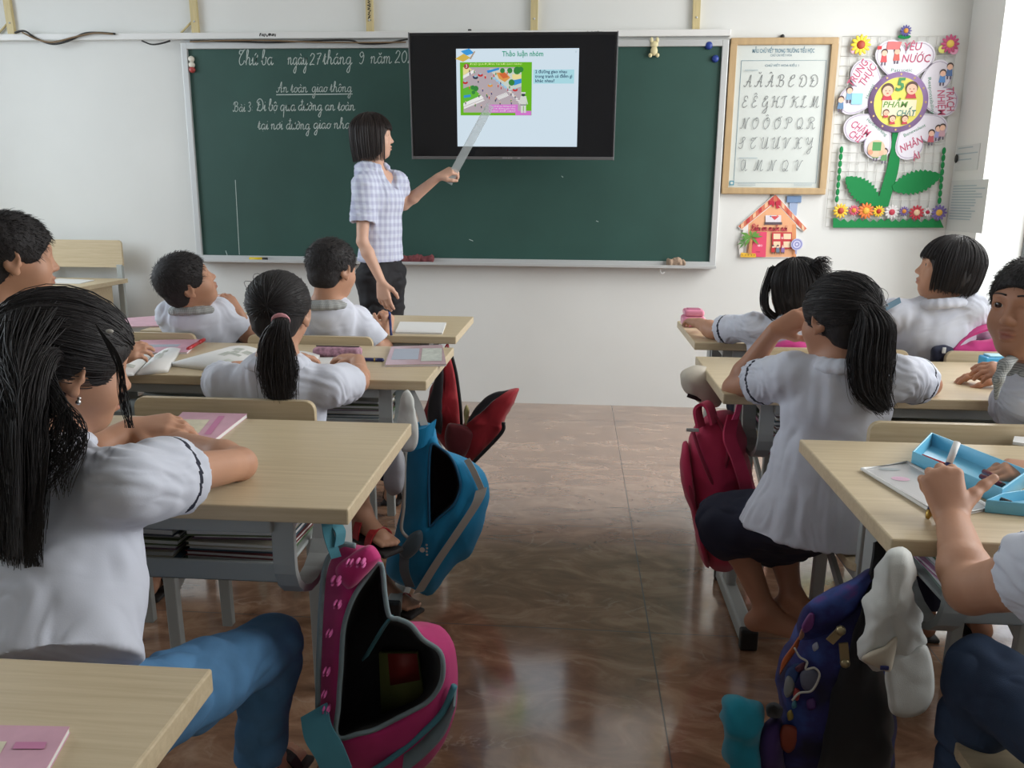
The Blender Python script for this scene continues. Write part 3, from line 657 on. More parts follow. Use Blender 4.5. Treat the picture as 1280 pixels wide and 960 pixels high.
for v, t_ in ((.583, 'Em đi bộ qua đường an toàn'), (.607, 'tại nơi đường giao nhau'), (.631, 'như thế nào?')): sl.text(t_, *uv(.39, v), .010, wh, width=SW*.20)
sl.text('ĐI BỘ QUA ĐƯỜNG TẠI NƠI GIAO NHAU', *uv(.33, .16), .012, E_('lime', (226, 236, 160)), width=SW*.42)
sl.disc(*uv(.09, .18), .021*SW, E_('badge', (160, 66, 74))); sl.text('3', *uv(.09, .18), .024, wh)
# figure in pale uniform seen from behind
fx = .555
R(fx-.022, .48, fx+.024, .58, E_('suit', (206, 210, 205))); R(fx-.02, .57, fx-.002, .65, E_('suit', (206, 210, 205))); R(fx+.004, .57, fx+.022, .65, E_('suit', (206, 210, 205)))
PG([(fx-.022, .48), (fx-.036, .56), (fx-.028, .565), (fx-.018, .51)], E_('suit', (206, 210, 205))); PG([(fx+.022, .48), (fx+.038, .56), (fx+.030, .565), (fx+.020, .51)], E_('suit', (206, 210, 205)))
R(fx-.022, .565, fx+.024, .573, dk); sl.disc(*uv(fx, .465), .014*SW, dk); R(fx-.018, .44, fx+.018, .456, E_('suit', (206, 210, 205)))
# text panel
R(.635, .215, .965, .355, E_('panel', (168, 214, 224)))
for v, t_, wd_ in ((.237, '2 đường giao nhau', .255), (.283, 'trong tranh có điểm gì', .30), (.328, 'khác nhau?', .155)): a = uv(.65, v); sl.text(t_, a[0], a[1], .0215, E_('text', (40, 62, 96)), align='LEFT', width=SW*wd_, bold=.0004)
# open book and pencil drawing
PG([(.045, .03), (.115, .005), (.155, .05), (.09, .075)], E_('bookblue', (64, 150, 214))); PG([(.0, .105), (.07, .055), (.125, .095), (.065, .135)], E_('bookgold', (206, 176, 84)))
PG([(.115, .105), (.155, .03), (.165, .035), (.128, .112)], E_('pencil', (170, 150, 130)))
sl.build('slide', scr)
bm_ = Art(o); bm_ = Art(TVC-ez*(tvh/2-.008)+en*.009, ex, ez, en)
for i, (u0, u1) in enumerate(((-.052, -.04), (-.037, -.027), (-.023, -.012), (-.008, .002), (.03, .045))): bm_.rect(u0, -.003, u1, .003, mat('badge_grey', (150, 150, 152), .4))
bm_.build('badge', tv)

# ---- framed alphabet chart
M_fr = mat('gilt_frame', (186, 158, 118), .4, noise=.12, nscale=30, stretch=(1, 1, .2)); M_pap = mat('chart_paper', (206, 212, 208), .35, coat=.3)
px0, px1, pz0, pz1 = .834, 1.425, 1.291, 2.142
ch_ = empty('alphabet_chart', ((px0+px1)/2, D_, pz0), 'gilt framed chart of looped handwriting capitals hanging beside the board', 'chart')
b = MB(); t = .038; yc = D_-.018
b.box(((px0+px1)/2, yc, pz1-t/2), (px1-px0, .034, t), bev=.006).box(((px0+px1)/2, yc, pz0+t/2), (px1-px0, .034, t), bev=.006).box((px0+t/2, yc, (pz0+pz1)/2), (t, .0335, pz1-pz0-2*t+.01), bev=.002).box((px1-t/2, yc, (pz0+pz1)/2), (t, .0335, pz1-pz0-2*t+.01), bev=.002).build('frame', M_fr, ch_)
MB().ball((1.12, D_-.012, pz1+.008), .012, nu=10, nv=6).build('hanging_nail', M_black, ch_)
sh = MB().box(((px0+px1)/2, D_-.012, (pz0+pz1)/2), (px1-px0-.05, .01, pz1-pz0-.05), bev=0).build('chart_sheet', M_pap, ch_)
ar = Art((0, D_-.0175, 0)); cw = px1-px0-2*t; cx0, cz1 = px0+t, pz1-t; chh = pz1-pz0-2*t
M_tl = mat('teal_print', (96, 132, 150), .6); M_gk = mat('grey_print', (112, 116, 118), .6); M_lt = mat('pale_print', (160, 176, 182), .6)
def CU(u, v): return (cx0+u*cw, cz1-v*chh)
ar.text('MẪU CHỮ VIẾT TRONG TRƯỜNG TIỂU HỌC', *CU(.5, .04), .03, M_tl, width=cw*.66, bold=.0006); ar.text('CHỮ CÁI VIẾT HOA', *CU(.48, .07), .018, M_tl, width=cw*.23)
ar.text('CHỮ VIẾT HOA KIỂU 1', *CU(.5, .14), .018, M_tl, width=cw*.36)
a, c = CU(.06, .105), CU(.965, .965); ar.stroke([(a[0], a[1]), (c[0], a[1]), (c[0], c[1]), (a[0], c[1])], .0025, M_tl, closed=True)
for v, row, u0, u1 in ((.285, ['A', 'Ă', 'Â', 'B', 'C', 'D', 'Đ'], .10, .92), (.43, ['E', 'Ê', 'G', 'H', 'I', 'K', 'L', 'M'], .09, .93), (.58, ['N', 'O', 'Ô', 'Ơ', 'P', 'Q', 'R'], .09, .93), (.72, ['S', 'T', 'U', 'Ư', 'V', 'X', 'Y'], .08, .93), (.88, ['a2', 'M', 'N', 'Q', 'V'], .12, .86)):
    n_ = len(row)
    for i, c_ in enumerate(row):
        x, z = CU(u0+(u1-u0)*i/n_, v)
        if c_ == 'a2':
            for s_ in K['a2'][1]: P = catmull(s_, 5)*[.029, .031]+[x, z]; ar.stroke(P, .0029, M_gk, up=False)
        else: hand_write(ar, c_, x, z, .031, M_gk, .0029, shear=.10)
for v, wd_ in ((.175, .14), (.79, .2)): a = CU(.10, v); ar.rect(a[0], a[1], a[0]+cw*wd_, a[1]+.004, M_lt)
for u0, u1 in ((.10, .3), (.72, .92)):
    for v in (.975, .985): a = CU(u0, v); ar.rect(a[0], a[1], a[0]+cw*(u1-u0), a[1]+.0025, M_lt)
a = CU(.01, .985); ar.rect(a[0], a[1], a[0]+.026, a[1]+.026, mat('logo_teal', (70, 140, 160), .6)); ar.rect(a[0]+.006, a[1]+.006, a[0]+.020, a[1]+.020, M_pap)
ar.build('chart_print', sh)

# ---- house shaped cut-out board
def P_(r, g, b_): return mat('print_%d_%d_%d' % (r, g, b_), (r, g, b_), .5)
def H(u, v): p = W(900+u/8.725, 230+v/8.725); return (p[0], p[1])    # coordinates of an enlarged view
hs = empty('wall_cutout', (*H(560, 800)[:1], D_, H(560, 800)[1]), 'house shaped paper board with palm tree hanging below the alphabet chart', 'wall decoration')
def cutout(pts, m, name, y0, y1, parent):
    MB().prism(pts, -y1, -y0, (1, 0, 0), (0, 0, 1), (0, 1, 0), (0, D_, 0)).build(name, m, parent)
out = [(205, 800), (205, 720), (190, 640), (235, 560), (250, 500), (215, 495), (190, 460), (600, 105), (945, 490), (905, 520), (825, 460), (825, 600), (890, 620), (895, 690), (830, 730), (825, 800)]
cutout([H(*p) for p in out][::-1], mat('card_white', (232, 228, 224), .6), 'backing_card', .002, .010, hs)
cutout([H(*p) for p in [(750, 330), (755, 200), (845, 200), (830, 345)]][::-1], P_(160, 176, 205), 'chimney', .002, .008, hs)
ha = Art((0, D_-.0102, 0))
def HP(pts, m): ha.poly([H(*p) for p in pts][::-1], m)
def HR(a, b_, c, d, m): HP([(a, b_), (c, b_), (c, d), (a, d)], m)
HP([(305, 795), (305, 440), (600, 200), (825, 440), (820, 795)], P_(232, 172, 128)); HR(780, 440, 825, 795, P_(222, 150, 100))
rc_ = P_(214, 120, 92)
HP([(195, 460), (600, 115), (600, 190), (235, 490)], rc_); HP([(600, 115), (940, 485), (905, 515), (600, 190)], rc_)
for i in range(6):
    t0, t1 = .05+i*.16, .13+i*.16
    L0 = lambda t_, o_: (600-(600-195)*t_, 115+345*t_+o_); R0 = lambda t_, o_: (600+335*t_, 115+370*t_+o_)
    HP([L0(t0, 4), L0(t1, 4), L0(t1, 52), L0(t0, 58)], P_(238, 190, 150) if i % 2 else P_(196, 60, 66)); HP([R0(t0, 6), R0(t1, 6), R0(t1, 54), R0(t0, 62)][::-1], P_(238, 196, 160) if i % 2 else P_(206, 84, 70))
HP([(530, 180), (590, 190), (590, 230), (530, 225)], P_(190, 30, 60)); HP([(655, 175), (600, 190), (600, 230), (655, 235)], P_(190, 30, 60)); HP([(560, 230), (590, 200), (580, 260)], P_(190, 30, 60)); HP([(600, 200), (650, 260), (610, 270)], P_(190, 30, 60))
HR(490, 340, 660, 420, P_(222, 216, 222)); HR(480, 415, 670, 442, P_(90, 76, 84)); HP([(545, 350), (640, 350), (590, 392)], P_(206, 70, 80)); ha.disc(*H(545, 352), .004, P_(60, 110, 170)); ha.disc(*H(620, 345), .005, P_(232, 130, 120))
a = H(560, 488); hand_write(ha, 'Điều em muốn nói', H(365, 0)[0], H(0, 503)[1], .019, P_(186, 40, 70), .0045, width=H(760, 0)[0]-H(365, 0)[0], shear=.2)
HP([(330, 790), (370, 520), (505, 520), (490, 795)], P_(226, 74, 110)); ha.disc(*H(420, 670), .010, P_(240, 190, 200), .006); ha.disc(*H(445, 670), .007, P_(240, 150, 170)); HR(385, 735, 430, 742, P_(170, 40, 70))
HR(560, 525, 775, 705, P_(196, 50, 62)); HR(575, 540, 650, 600, P_(240, 214, 180)); HR(685, 540, 765, 600, P_(240, 214, 180)); HR(575, 625, 650, 690, P_(240, 214, 180)); HR(685, 625, 765, 690, P_(240, 214, 180)); ha.disc(*H(670, 585), .008, P_(226, 120, 150)); ha.disc(*H(670, 590), .004, P_(240, 230, 190))
for u, hc, cc in ((570, (40, 34, 36), (200, 40, 50)), (622, (40, 34, 36), (110, 130, 150)), (676, (226, 160, 150), (140, 110, 170))):
    HR(u-18, 690, u+18, 745, P_(*cc)); ha.disc(*H(u, 672), .0062, P_(*hc)); ha.disc(*H(u, 685), .0056, P_(244, 208, 186)); HR(u-14, 740, u-4, 760, P_(50, 44, 50)); HR(u+4, 740, u+14, 760, P_(50, 44, 50))
HP([(215, 795), (222, 745), (380, 755), (385, 798)], P_(226, 178, 52))
for u in (235, 270, 300, 335, 365): ha.disc(*H(u, 772), .003, P_(120, 80, 30))
HP([(275, 750), (290, 620), (315, 600), (295, 750)], P_(124, 84, 60)); HP([(300, 760), (325, 600), (345, 600), (335, 760)], P_(206, 140, 90))
gl = P_(96, 150, 62)
for ang, L_ in ((.2, 130), (.9, 110), (1.7, 100), (2.6, 140), (3.4, 130), (4.0, 120), (5.6, 110), (.55, 120), (3.0, 120)):
    cx_, cy_ = 330, 575; dx, dy = math.cos(ang), -math.sin(ang); HP([(cx_, cy_), (cx_+dx*L_*.5-dy*16, cy_+dy*L_*.5+dx*16+6), (cx_+dx*L_, cy_+dy*L_+22), (cx_+dx*L_*.5+dy*16, cy_+dy*L_*.5-dx*16+6)][::1], gl)
for ang in (2.4, 3.2, 3.9, 1.6): dx, dy = math.cos(ang), -math.sin(ang); HP([(255, 640), (255+dx*35-dy*10, 640+dy*35+dx*10), (255+dx*80, 640+dy*80+14), (255+dx*35+dy*10, 640+dy*35-dx*10)], P_(74, 130, 56))
ha.disc(*H(825, 655), .034, P_(190, 190, 226)); ha.disc(*H(825, 655), .029, P_(140, 144, 196)); ha.disc(*H(825, 655), .022, P_(206, 206, 232)); ha.disc(*H(825, 655), .014, P_(140, 144, 196)); ha.disc(*H(825, 655), .007, P_(216, 214, 236)); HR(805, 715, 822, 760, P_(150, 160, 200))
ha.build('house_print', hs)
a, b_ = H(725, 130), H(880, 205); MB().box(((a[0]+b_[0])/2, D_-.009, (a[1]+b_[1])/2), (b_[0]-a[0], .008, a[1]-b_[1]), bev=.003).build('chimney_cap', P_(112, 140, 178), hs)
MB().tube([(H(553, 100)[0], D_-.006, H(0, 60)[1]), (H(553, 100)[0], D_-.006, H(0, 130)[1])], .0018, 5).build('hanging_loop', M_black, hs)

# ---- flower display of five qualities
def FL(u, v): p = W(1030+u/3.5556, 30+v/3.5556); return np.array([p[0], p[1]])
fd = empty('flower_display', (FL(300, 900)[0], D_, FL(300, 900)[1]), 'large paper flower with lettered heart petals on a white wire grid', 'wall decoration')
g0, g1 = FL(105, 55), FL(590, 880); b = MB(); M_wire = mat('white_wire', (214, 214, 210), .45)
xa, xb, za, zb = FL(100, 0)[0]-.02, FL(590, 60)[0], FL(0, 900)[1], FL(0, 58)[1]
for x in np.linspace(xa, xb, 13): b.tube([(x, D_-.012, za), (x, D_-.012, zb)], .0016, 5)
for z in np.linspace(za, zb, 21): b.tube([(xa, D_-.015, z), (xb, D_-.015, z)], .0016, 5)
b.build('wire_grid', M_wire, fd)
M_pet = mat('petal_white', (216, 211, 222), .25, coat=.5); M_rim = mat('petal_rim', (168, 158, 178), .4); M_let = mat('letter_magenta', (190, 84, 116), .6); M_gre = mat('letter_green', (72, 140, 110), .6); M_fol = mat('felt_green', (26, 132, 72), .9, bump=.4, bscale=400)
cc = FL(322, 350)
def petal(tip_ang, size, words, sub, kids, rot):
    """heart shaped card: point at the centre disc, two lobes outwards"""
    r_ = empty('petal', (cc[0], D_-.02, cc[1])); r_.parent = fd; r_.location = Vector((cc[0]-fd.location.x, D_-.02-fd.location.y, cc[1]-fd.location.z))
    ca, sa = math.cos(tip_ang), math.sin(tip_ang)
    def tr_(p): return (cc[0]+(p[0]*ca-p[1]*sa), cc[1]+(p[0]*sa+p[1]*ca))       # p[0] outwards, p[1] sideways
    hp = []
    for i in range(48):
        t_ = i/48*2*math.pi; hx = 16*math.sin(t_)**3; hy = 13*math.cos(t_)-5*math.cos(2*t_)-2*math.cos(3*t_)-math.cos(4*t_)
        hp.append(((hy+17)/30*size*1.14+.055, hx/16*size*.66))
    MB().prism([tr_(p) for p in hp][::-1], -.022, -.018, (1, 0, 0), (0, 0, 1), (0, 1, 0), (0, D_, 0)).build('petal', M_pet, fd)
    bpy.data.objects.remove(r_)
    return tr_, hp
for tip, sz, rot, lines_, sub, sp, kid in (
    (math.radians(87), .245, 0, [('YÊU', 385, 105, 75), ('NƯỚC', 400, 158, 118)], ('Patriotic', 338, 208, 88, 0), 0, [(262, 135, (206, 70, 76)), (318, 128, (206, 90, 80))]),
    (math.radians(160), .235, 60, [('TRUNG', 145, 222, 115), ('THỰC', 188, 232, 92)], ('Honest', 198, 302, 62, 68), 0, [(70, 342, (90, 130, 170)), (108, 302, (120, 170, 200))]),
    (math.radians(18), .235, -82, [('TRÁCH', 552, 335, 98), ('NHIỆM', 512, 350, 104)], ('Responsibility', 468, 320, 150, -78), 0, [(552, 196, (80, 110, 160)), (520, 225, (90, 140, 200))]),
    (math.radians(232), .235, -32, [('CHĂM', 155, 468, 90), ('CHỈ', 132, 502, 58)], ('Hard-working', 228, 460, 110, -37), 0, [(225, 560, (120, 170, 90)), (262, 572, (90, 150, 90))]),
    (math.radians(308), .235, 26, [('NHÂN', 380, 538, 100), ('ÁI', 402, 590, 34)], ('Benevolent', 395, 475, 96, 28), 0, [(470, 490, (190, 90, 100)), (500, 470, (150, 150, 200)), (518, 465, (200, 160, 170))])):
    tr_, hp = petal(tip, sz, lines_, sub, kid, rot)
    pa = Art((0, D_-.0222, 0)); pa.stroke([tr_(((p[0]-.19)*.94+.19, p[1]*.94)) for p in hp], .0045, M_rim, closed=True)
    ang = math.radians(rot)
    for t_, u, v, wd_ in lines_: q = FL(u, v); pa.text(t_, q[0], q[1], .058, M_let, ang, shear=.15, width=wd_/3.5556/215, bold=.0008)
    q = FL(sub[1], sub[2]); pa.text(sub[0], q[0], q[1], .026, M_gre, math.radians(sub[4]), width=sub[3]/3.5556/215)
    for u, v, cl_ in kid:
        q = FL(u, v); pa.poly([q+(-.018, -.045), q+(.018, -.045), q+(.012, 0), q+(-.012, 0)], P_(*cl_)); pa.disc(q[0], q[1]+.008, .018, P_(70, 50, 46)); pa.disc(q[0], q[1]+.002, .015, P_(236, 190, 164)); pa.rect(q[0]-.012, q[1]-.062, q[0]-.004, q[1]-.045, P_(90, 80, 100)); pa.rect(q[0]+.004, q[1]-.062, q[0]+.012, q[1]-.045, P_(90, 80, 100))
    if lines_[0][0] == 'CHĂM': q = FL(225, 555); pa.disc(q[0], q[1], .048, P_(214, 190, 160)); pa.rect(q[0]-.022, q[1]-.012, q[0]+.026, q[1]+.036, P_(70, 150, 80)); pa.disc(q[0]+.03, q[1]-.024, .014, P_(230, 180, 150)); pa.disc(q[0]-.03, q[1]-.02, .014, P_(214, 150, 120))
    if lines_[0][0] == 'YÊU': q = FL(300, 100); pa.poly([q+(-.035, -.02), q+(.035, -.02), q+(.045, .02), q+(-.03, .022)], P_(214, 110, 110)); q = FL(240, 110); pa.rect(q[0]-.012, q[1]-.008, q[0]+.012, q[1]+.010, P_(206, 40, 50))
    if lines_[0][0] == 'TRUNG': q = FL(140, 335); pa.rect(q[0]-.03, q[1]-.03, q[0]+.03, q[1]+.03, P_(150, 206, 226))
    pa.build('petal_print', fd)
MB().tube([(cc[0], D_-.016, cc[1]), (cc[0], D_-.028, cc[1])], .162, 48).build('centre_disc', P_(160, 132, 178), fd)
ca_ = Art((0, D_-.0284, 0)); ca_.disc(cc[0], cc[1], .133, P_(224, 214, 92), n=48)
for i in range(12): a = i*math.pi/6; ca_.disc(cc[0]+.148*math.cos(a), cc[1]+.148*math.sin(a), .006, P_(200, 170, 120), n=8)
q = FL(252, 340); q2 = FL(395, 410); ca_.rect(q[0], q2[1], q2[0], q[1], P_(236, 226, 190))
q = FL(328, 275); ca_.text('5', q[0], q[1], .095, P_(60, 140, 80), shear=.15, bold=.003); q = FL(305, 362); ca_.text('PHẨM', q[0], q[1], .045, P_(96, 146, 62), shear=.2, width=.135, bold=.001); q = FL(352, 400); ca_.text('CHẤT', q[0], q[1], .045, P_(72, 132, 120), shear=.2, width=.105, bold=.001)
for u, v, f_ in ((274, 300, 1), (380, 292, 1), (266, 398, .5), (294, 425, .55), (348, 425, .55)):
    q = FL(u, v); ca_.poly([q+np.array((-.030, -.05))*f_, q+np.array((.030, -.05))*f_, q+np.array((.016, -.015))*f_, q+np.array((-.016, -.015))*f_], P_(196, 44, 66)); ca_.disc(q[0], q[1]+.008*f_, .033*f_, P_(84, 56, 44)); ca_.disc(q[0], q[1]-.002*f_, .028*f_, P_(238, 188, 160))
    for s_ in (-1, 1): ca_.disc(q[0]+s_*.01*f_, q[1]+.0*f_, .003*f_, P_(50, 36, 36), n=8)
    ca_.disc(q[0], q[1]-.014*f_, .007*f_, P_(190, 70, 70), .003*f_, 8)
ca_.build('centre_print', fd)
def felt(pts, name, t0, t1): MB().prism([tuple(FL(*p)) for p in pts], -t1, -t0, (1, 0, 0), (0, 0, 1), (0, 1, 0), (0, D_, 0)).build(name, M_fol, fd)
felt([tuple(p) for p in catmull([(300, 470), (292, 560), (275, 640), (250, 730), (228, 812)], 6)] + [tuple(p) for p in catmull([(280, 812), (300, 740), (325, 650), (332, 560), (320, 470)], 6)], 'stem', .016, .019)
def leaf_pts(a, b_, wd_, n_=22):
    a, b_ = np.array(a, float), np.array(b_, float); d = b_-a; nn = np.array([-d[1], d[0]])/np.linalg.norm(d); up_, dn = [], []
    for i in range(n_+1):
        t_ = i/n_; w_ = wd_*math.sin(math.pi*min(1, t_*.92+.06))**.8*(1 if i in (0, n_) else (1+.12*(-1)**i)); up_.append(a+d*t_+nn*w_); dn.append(a+d*t_-nn*w_)
    return [tuple(p) for p in up_+dn[::-1]]
felt(leaf_pts((300, 732), (512, 672), 48), 'leaf', .019, .022); felt(leaf_pts((238, 800), (92, 682), 50), 'leaf', .019, .022)
gp = [(36, 905), (36, 862)] + [(36+i*16.3, 872+(-1)**i*7-3*math.sin(i)) for i in range(1, 30)] + [(526, 905)]
felt(gp[:1]+gp[1:], 'grass_strip', .016, .020)
for u0, v0, v1 in ((72, 560, 778), (526, 565, 785)):
    b = MB()
    for i in range(8):
        q = FL(u0-i*(2.8 if u0 < 100 else 2.8), v0+(v1-v0)*i/7.0); b.ball((q[0], D_-.022, q[1]), (.011, .004, .020), nu=10, nv=6)
    b.build('leaf_garland', M_fol, fd)
M_yc = P_(232, 176, 50)
def daisy(u, v, r, cp, cc_, n_=12, pv=None):
    q = FL(u, v); r = r/3.5556/215; b = MB(); ro = empty('daisy', (0, 0, 0)); bpy.data.objects.remove(ro)
    for i in range(n_):
        a = i*2*math.pi/n_; ra = np.array([math.cos(a), 0, math.sin(a)]); rb = np.array([-math.sin(a), 0, math.cos(a)])
        Rm = np.stack([ra, np.array([0, 1, 0]), rb], 1); b.ball(np.array((q[0], D_-.026, q[1]))+ra*r*.62, (r*.40, .003, r*.17), nu=10, nv=6, R=Rm)
    o_ = b.build('daisy', P_(*cp), fd)
    MB().ball((q[0], D_-.028, q[1]), (r*.42, .008, r*.42), nu=14, nv=8).build('daisy_centre', P_(*cc_), o_)
for a_ in ((68, 830, 33, (236, 196, 60), (180, 70, 50)), (126, 828, 24, (206, 84, 110), (226, 150, 60)), (180, 830, 36, (226, 122, 52), (240, 176, 60)), (236, 832, 26, (236, 200, 50), (190, 50, 40)), (294, 836, 32, (226, 222, 222), (196, 60, 80)), (348, 832, 22, (120, 100, 160), (226, 150, 60)), (404, 838, 33, (190, 54, 70), (240, 206, 170)), (452, 836, 20, (226, 220, 220), (180, 40, 70)), (503, 838, 34, (120, 104, 168), (226, 176, 70)),
           (157, 96, 42, (240, 214, 60), (176, 66, 40)), (552, 92, 38, (196, 80, 124), (236, 200, 90)), (356, 34, 24, (90, 84, 150), (216, 150, 60))): daisy(*a_)
for u, v, c_ in ((180, 80, (240, 190, 206)), (130, 118, (240, 190, 206)), (520, 115, (226, 226, 120)), (570, 120, (240, 170, 200))): q = FL(u, v); MB().ball((q[0], D_-.0215, q[1]), (.024, .002, .022), nu=12, nv=6).build('backing_petal', P_(*c_), fd)
q = FL(350, 60); MB().ball((q[0], D_-.022, q[1]), (.036, .003, .012), nu=12, nv=6).build('leaf_clump', M_fol, fd)

# ---- notices on the pier beside the window
def NX(px, py): p = at_x(px, py, RX); return np.array([p[1], p[2]])
def notice(x0, y0, x1, y1, lab, rows, sw=False):
    a, b_ = NX(x0, y0), NX(x1, y1); ya, yb_ = max(a[0], b_[0]), min(a[0], b_[0]); r_ = empty('notice', (RX, (ya+yb_)/2, b_[1]), lab, 'notice')
    s_ = MB().box((RX-.002, (ya+yb_)/2, (a[1]+b_[1])/2), (.002, ya-yb_, a[1]-b_[1]), bev=0).build('sheet', mat('paper_grey', (206, 208, 206), .6), r_)
    ar_ = Art((RX-.0032, ya, 0), (0, -1, 0), (0, 0, 1), (-1, 0, 0)); wd_ = ya-yb_; rr = np.random.default_rng(8)
    for i in range(rows): z_ = a[1]-(a[1]-b_[1])*(.12+.7*i/rows); ar_.rect(wd_*.08, z_, wd_*rr.uniform(.6, .95), z_+.006, M_lt)
    ar_.build('print', s_)
    if sw: MB().ball((RX-.012, ya-.03, (a[1]+b_[1])/2), (.008, .012, .025), nu=8, nv=6).build('hook', M_black, r_)
notice(1197, 183, 1222, 212, 'small pale notice on the pier beside the window, above the larger sheet', 3, True)
notice(1190, 226, 1228, 292, 'printed text sheet taped to the pier beside the window, below a small notice', 13)
# ================================================================== FURNITURE
M_wood = wood_mat('pale_laminate', (190, 172, 140), (205, 188, 157))
M_edge = mat('laminate_edge', (196, 178, 146), .45)
M_steel = mat('grey_painted_steel', (164, 169, 167), .4, .5)
M_cap = mat('black_cap', (20, 20, 21), .5)
M_dkpl = mat('dark_bracket', (58, 54, 50), .5)
DT = .763
def rounded(w_, h_, r, n_=5):
    P = []
    for cx_, cy_, a0 in ((w_/2-r, h_/2-r, 0), (-w_/2+r, h_/2-r, 90), (-w_/2+r, -h_/2+r, 180), (w_/2-r, -h_/2+r, 270)):
        for i in range(n_+1): a = math.radians(a0+90*i/n_); P.append((cx_+r*math.cos(a), cy_+r*math.sin(a)))
    return P
def make_desk():
    r = empty('school_desk', (0, 0, 0))
    MB().box((0, 0, DT-.014), (1.2, .53, .028), bev=.003).build('desk_top', M_wood, r, world=False)
    for s in (-1, 1):
        x = s*.475; P = [(x, -.225, DT-.03), (x, -.225, .645)]+[(x, -.115-.11*math.cos(a), .645-.085*math.sin(a)) for a in np.linspace(.2, math.pi-.2, 9)]+[(x, -.005, .645), (x, .01, DT-.03)]
        MB().band(P, (.019, 0, 0), .013).build('curved_bracket', M_steel, r, world=False)
        MB().box((s*.475, .105, .39), (.032, .075, .69), bev=.008).box((s*.475, 0, DT-.043), (.03, .44, .03), bev=.004).build('leg', M_steel, r, world=False)
        f = MB().box((s*.475, .01, .035), (.045, .44, .05), bev=.008).build('foot', M_steel, r, world=False)
        for q in (-1, 1): MB().box((s*.475, .01+q*.222, .032), (.05, .03, .064), bev=.006).build('foot_cap', M_cap, f, world=False)
    b = MB(); b.box((0, -.02, .598), (.90, .36, .008)).box((0, -.196, .613), (.90, .008, .038)).box((0, .16, .64), (.90, .008, .09)).box((0, -.235, DT-.045), (.92, .016, .026)).box((0, .2, DT-.05), (.92, .02, .03))
    b.build('book_shelf', M_steel, r, world=False)
    return r
def make_chair():
    r = empty('school_chair', (0, 0, 0)); w_ = .44     # origin below the backrest, sitter faces +y
    MB().prism(rounded(w_, .185, .022), -.009, .009, (1, 0, 0), (0, 0, 1), (0, 1, 0), (0, 0, .697), bev=.002).build('backrest', M_wood, r, world=False)
    MB().prism(rounded(w_, .36, .03), .421, .441, (1, 0, 0), (0, 1, 0), (0, 0, 1), (0, .20, 0), bev=.003).build('seat', M_wood, r, world=False)
    for s in (-1, 1):
        x = s*(w_/2-.085)
        MB().box((x, -.011, .622), (.036, .006, .014), bev=.002).build('bracket_plate', M_dkpl, r, world=False)
        x = s*(w_/2-.03)
        b = MB(); b.prism([(.03, 0), (.055, 0), (.032, .70), (.010, .70)], x-.016, x+.016, (0, 1, 0), (0, 0, 1), (1, 0, 0), bev=.003); b.build('rear_leg', M_steel, r, world=False)
        b = MB(); b.prism([(.335, 0), (.36, 0), (.345, .42), (.320, .42)], x-.016, x+.016, (0, 1, 0), (0, 0, 1), (1, 0, 0), bev=.003); b.build('front_leg', M_steel, r, world=False)
        b = MB(); b.box((x, .19, .408), (.03, .30, .025), bev=.003).prism([(.05, .28), (.05, .25), (.335, .385), (.335, .41)][::-1], x-.006, x+.006, (0, 1, 0), (0, 0, 1), (1, 0, 0)); b.build('side_rail', M_steel, r, world=False)
        MB().ball((x+s*.017, .033, .56), (.004, .009, .009), nu=10, nv=6).build('bolt', M_alu, r, world=False)
    return r
desk0 = make_desk(); chair0 = make_chair(); used = {'d': 0, 'c': 0}
def put(kind, x, y, label, rz=0):
    src = desk0 if kind == 'd' else chair0
    o = src if not used[kind] else copy_tree(src); used[kind] += 1
    o.location = (x, y, 0); o.rotation_euler = (0, 0, rz)
    return tag(o, label, 'desk' if kind == 'd' else 'chair', 'two seat school desks in rows' if kind == 'd' else 'small wooden school chairs')
DESKS = dict(L0=(-.43, 3.225), L1=(-.405, 2.474), L2=(-.360, 1.509), L3=(-.38, .510), R1=(.43, 3.21), R2=(.395, 2.408), R3=(.485, 1.470))
dl = dict(L0='pale wooden desk nearest the board, where the teacher stands', L1='pale wooden desk with an open textbook and pens, in front of the ponytailed girl',
          L2='pale wooden desk on which the girl in jeans rests her arm', L3='pale wooden desk with only a pink notebook, its corner jutting into view',
          R1='pale wooden desk with the pink pencil box on its corner', R2='pale wooden desk at which the girl holds her head, with the crimson backpack',
          R3='pale wooden desk with the open blue pencil case')
for k_, (x, y) in DESKS.items(): put('d', x+(-.6 if k_[0] == 'L' else .6), y, dl[k_])
for x, y, lab in ((-.91, 2.762, 'chair behind the boy who touches the teacher\'s hand'), (-1.54, 2.762, 'chair behind the boy leaning his head back'),
                  (-.825, 1.85, 'chair behind the girl with a ponytail and pink hair tie'), (-1.45, 1.85, 'chair of the boy at the edge of view beside the ponytailed girl'),
                  (-.985, .86, 'chair under the girl in blue jeans'), (.86, 2.72, 'chair behind the girl leaning on the desk with the pink pencil box'),
                  (1.417, 2.72, 'chair with the pink and navy bag on its back'), (.87, 1.80, 'chair beside the girl holding her head, behind the blue pencil case'),
                  (1.43, 1.80, 'chair of the boy who looks back at the camera')):
    put('c', x, y, lab)
# seat plank of the stool in the near corner
p = at_z(1195, 925, .43); CHJ = (p[0]+.205, p[1]-.385)
put('c', CHJ[0], CHJ[1], 'chair of the child holding a pen, seat corner by the jeans')
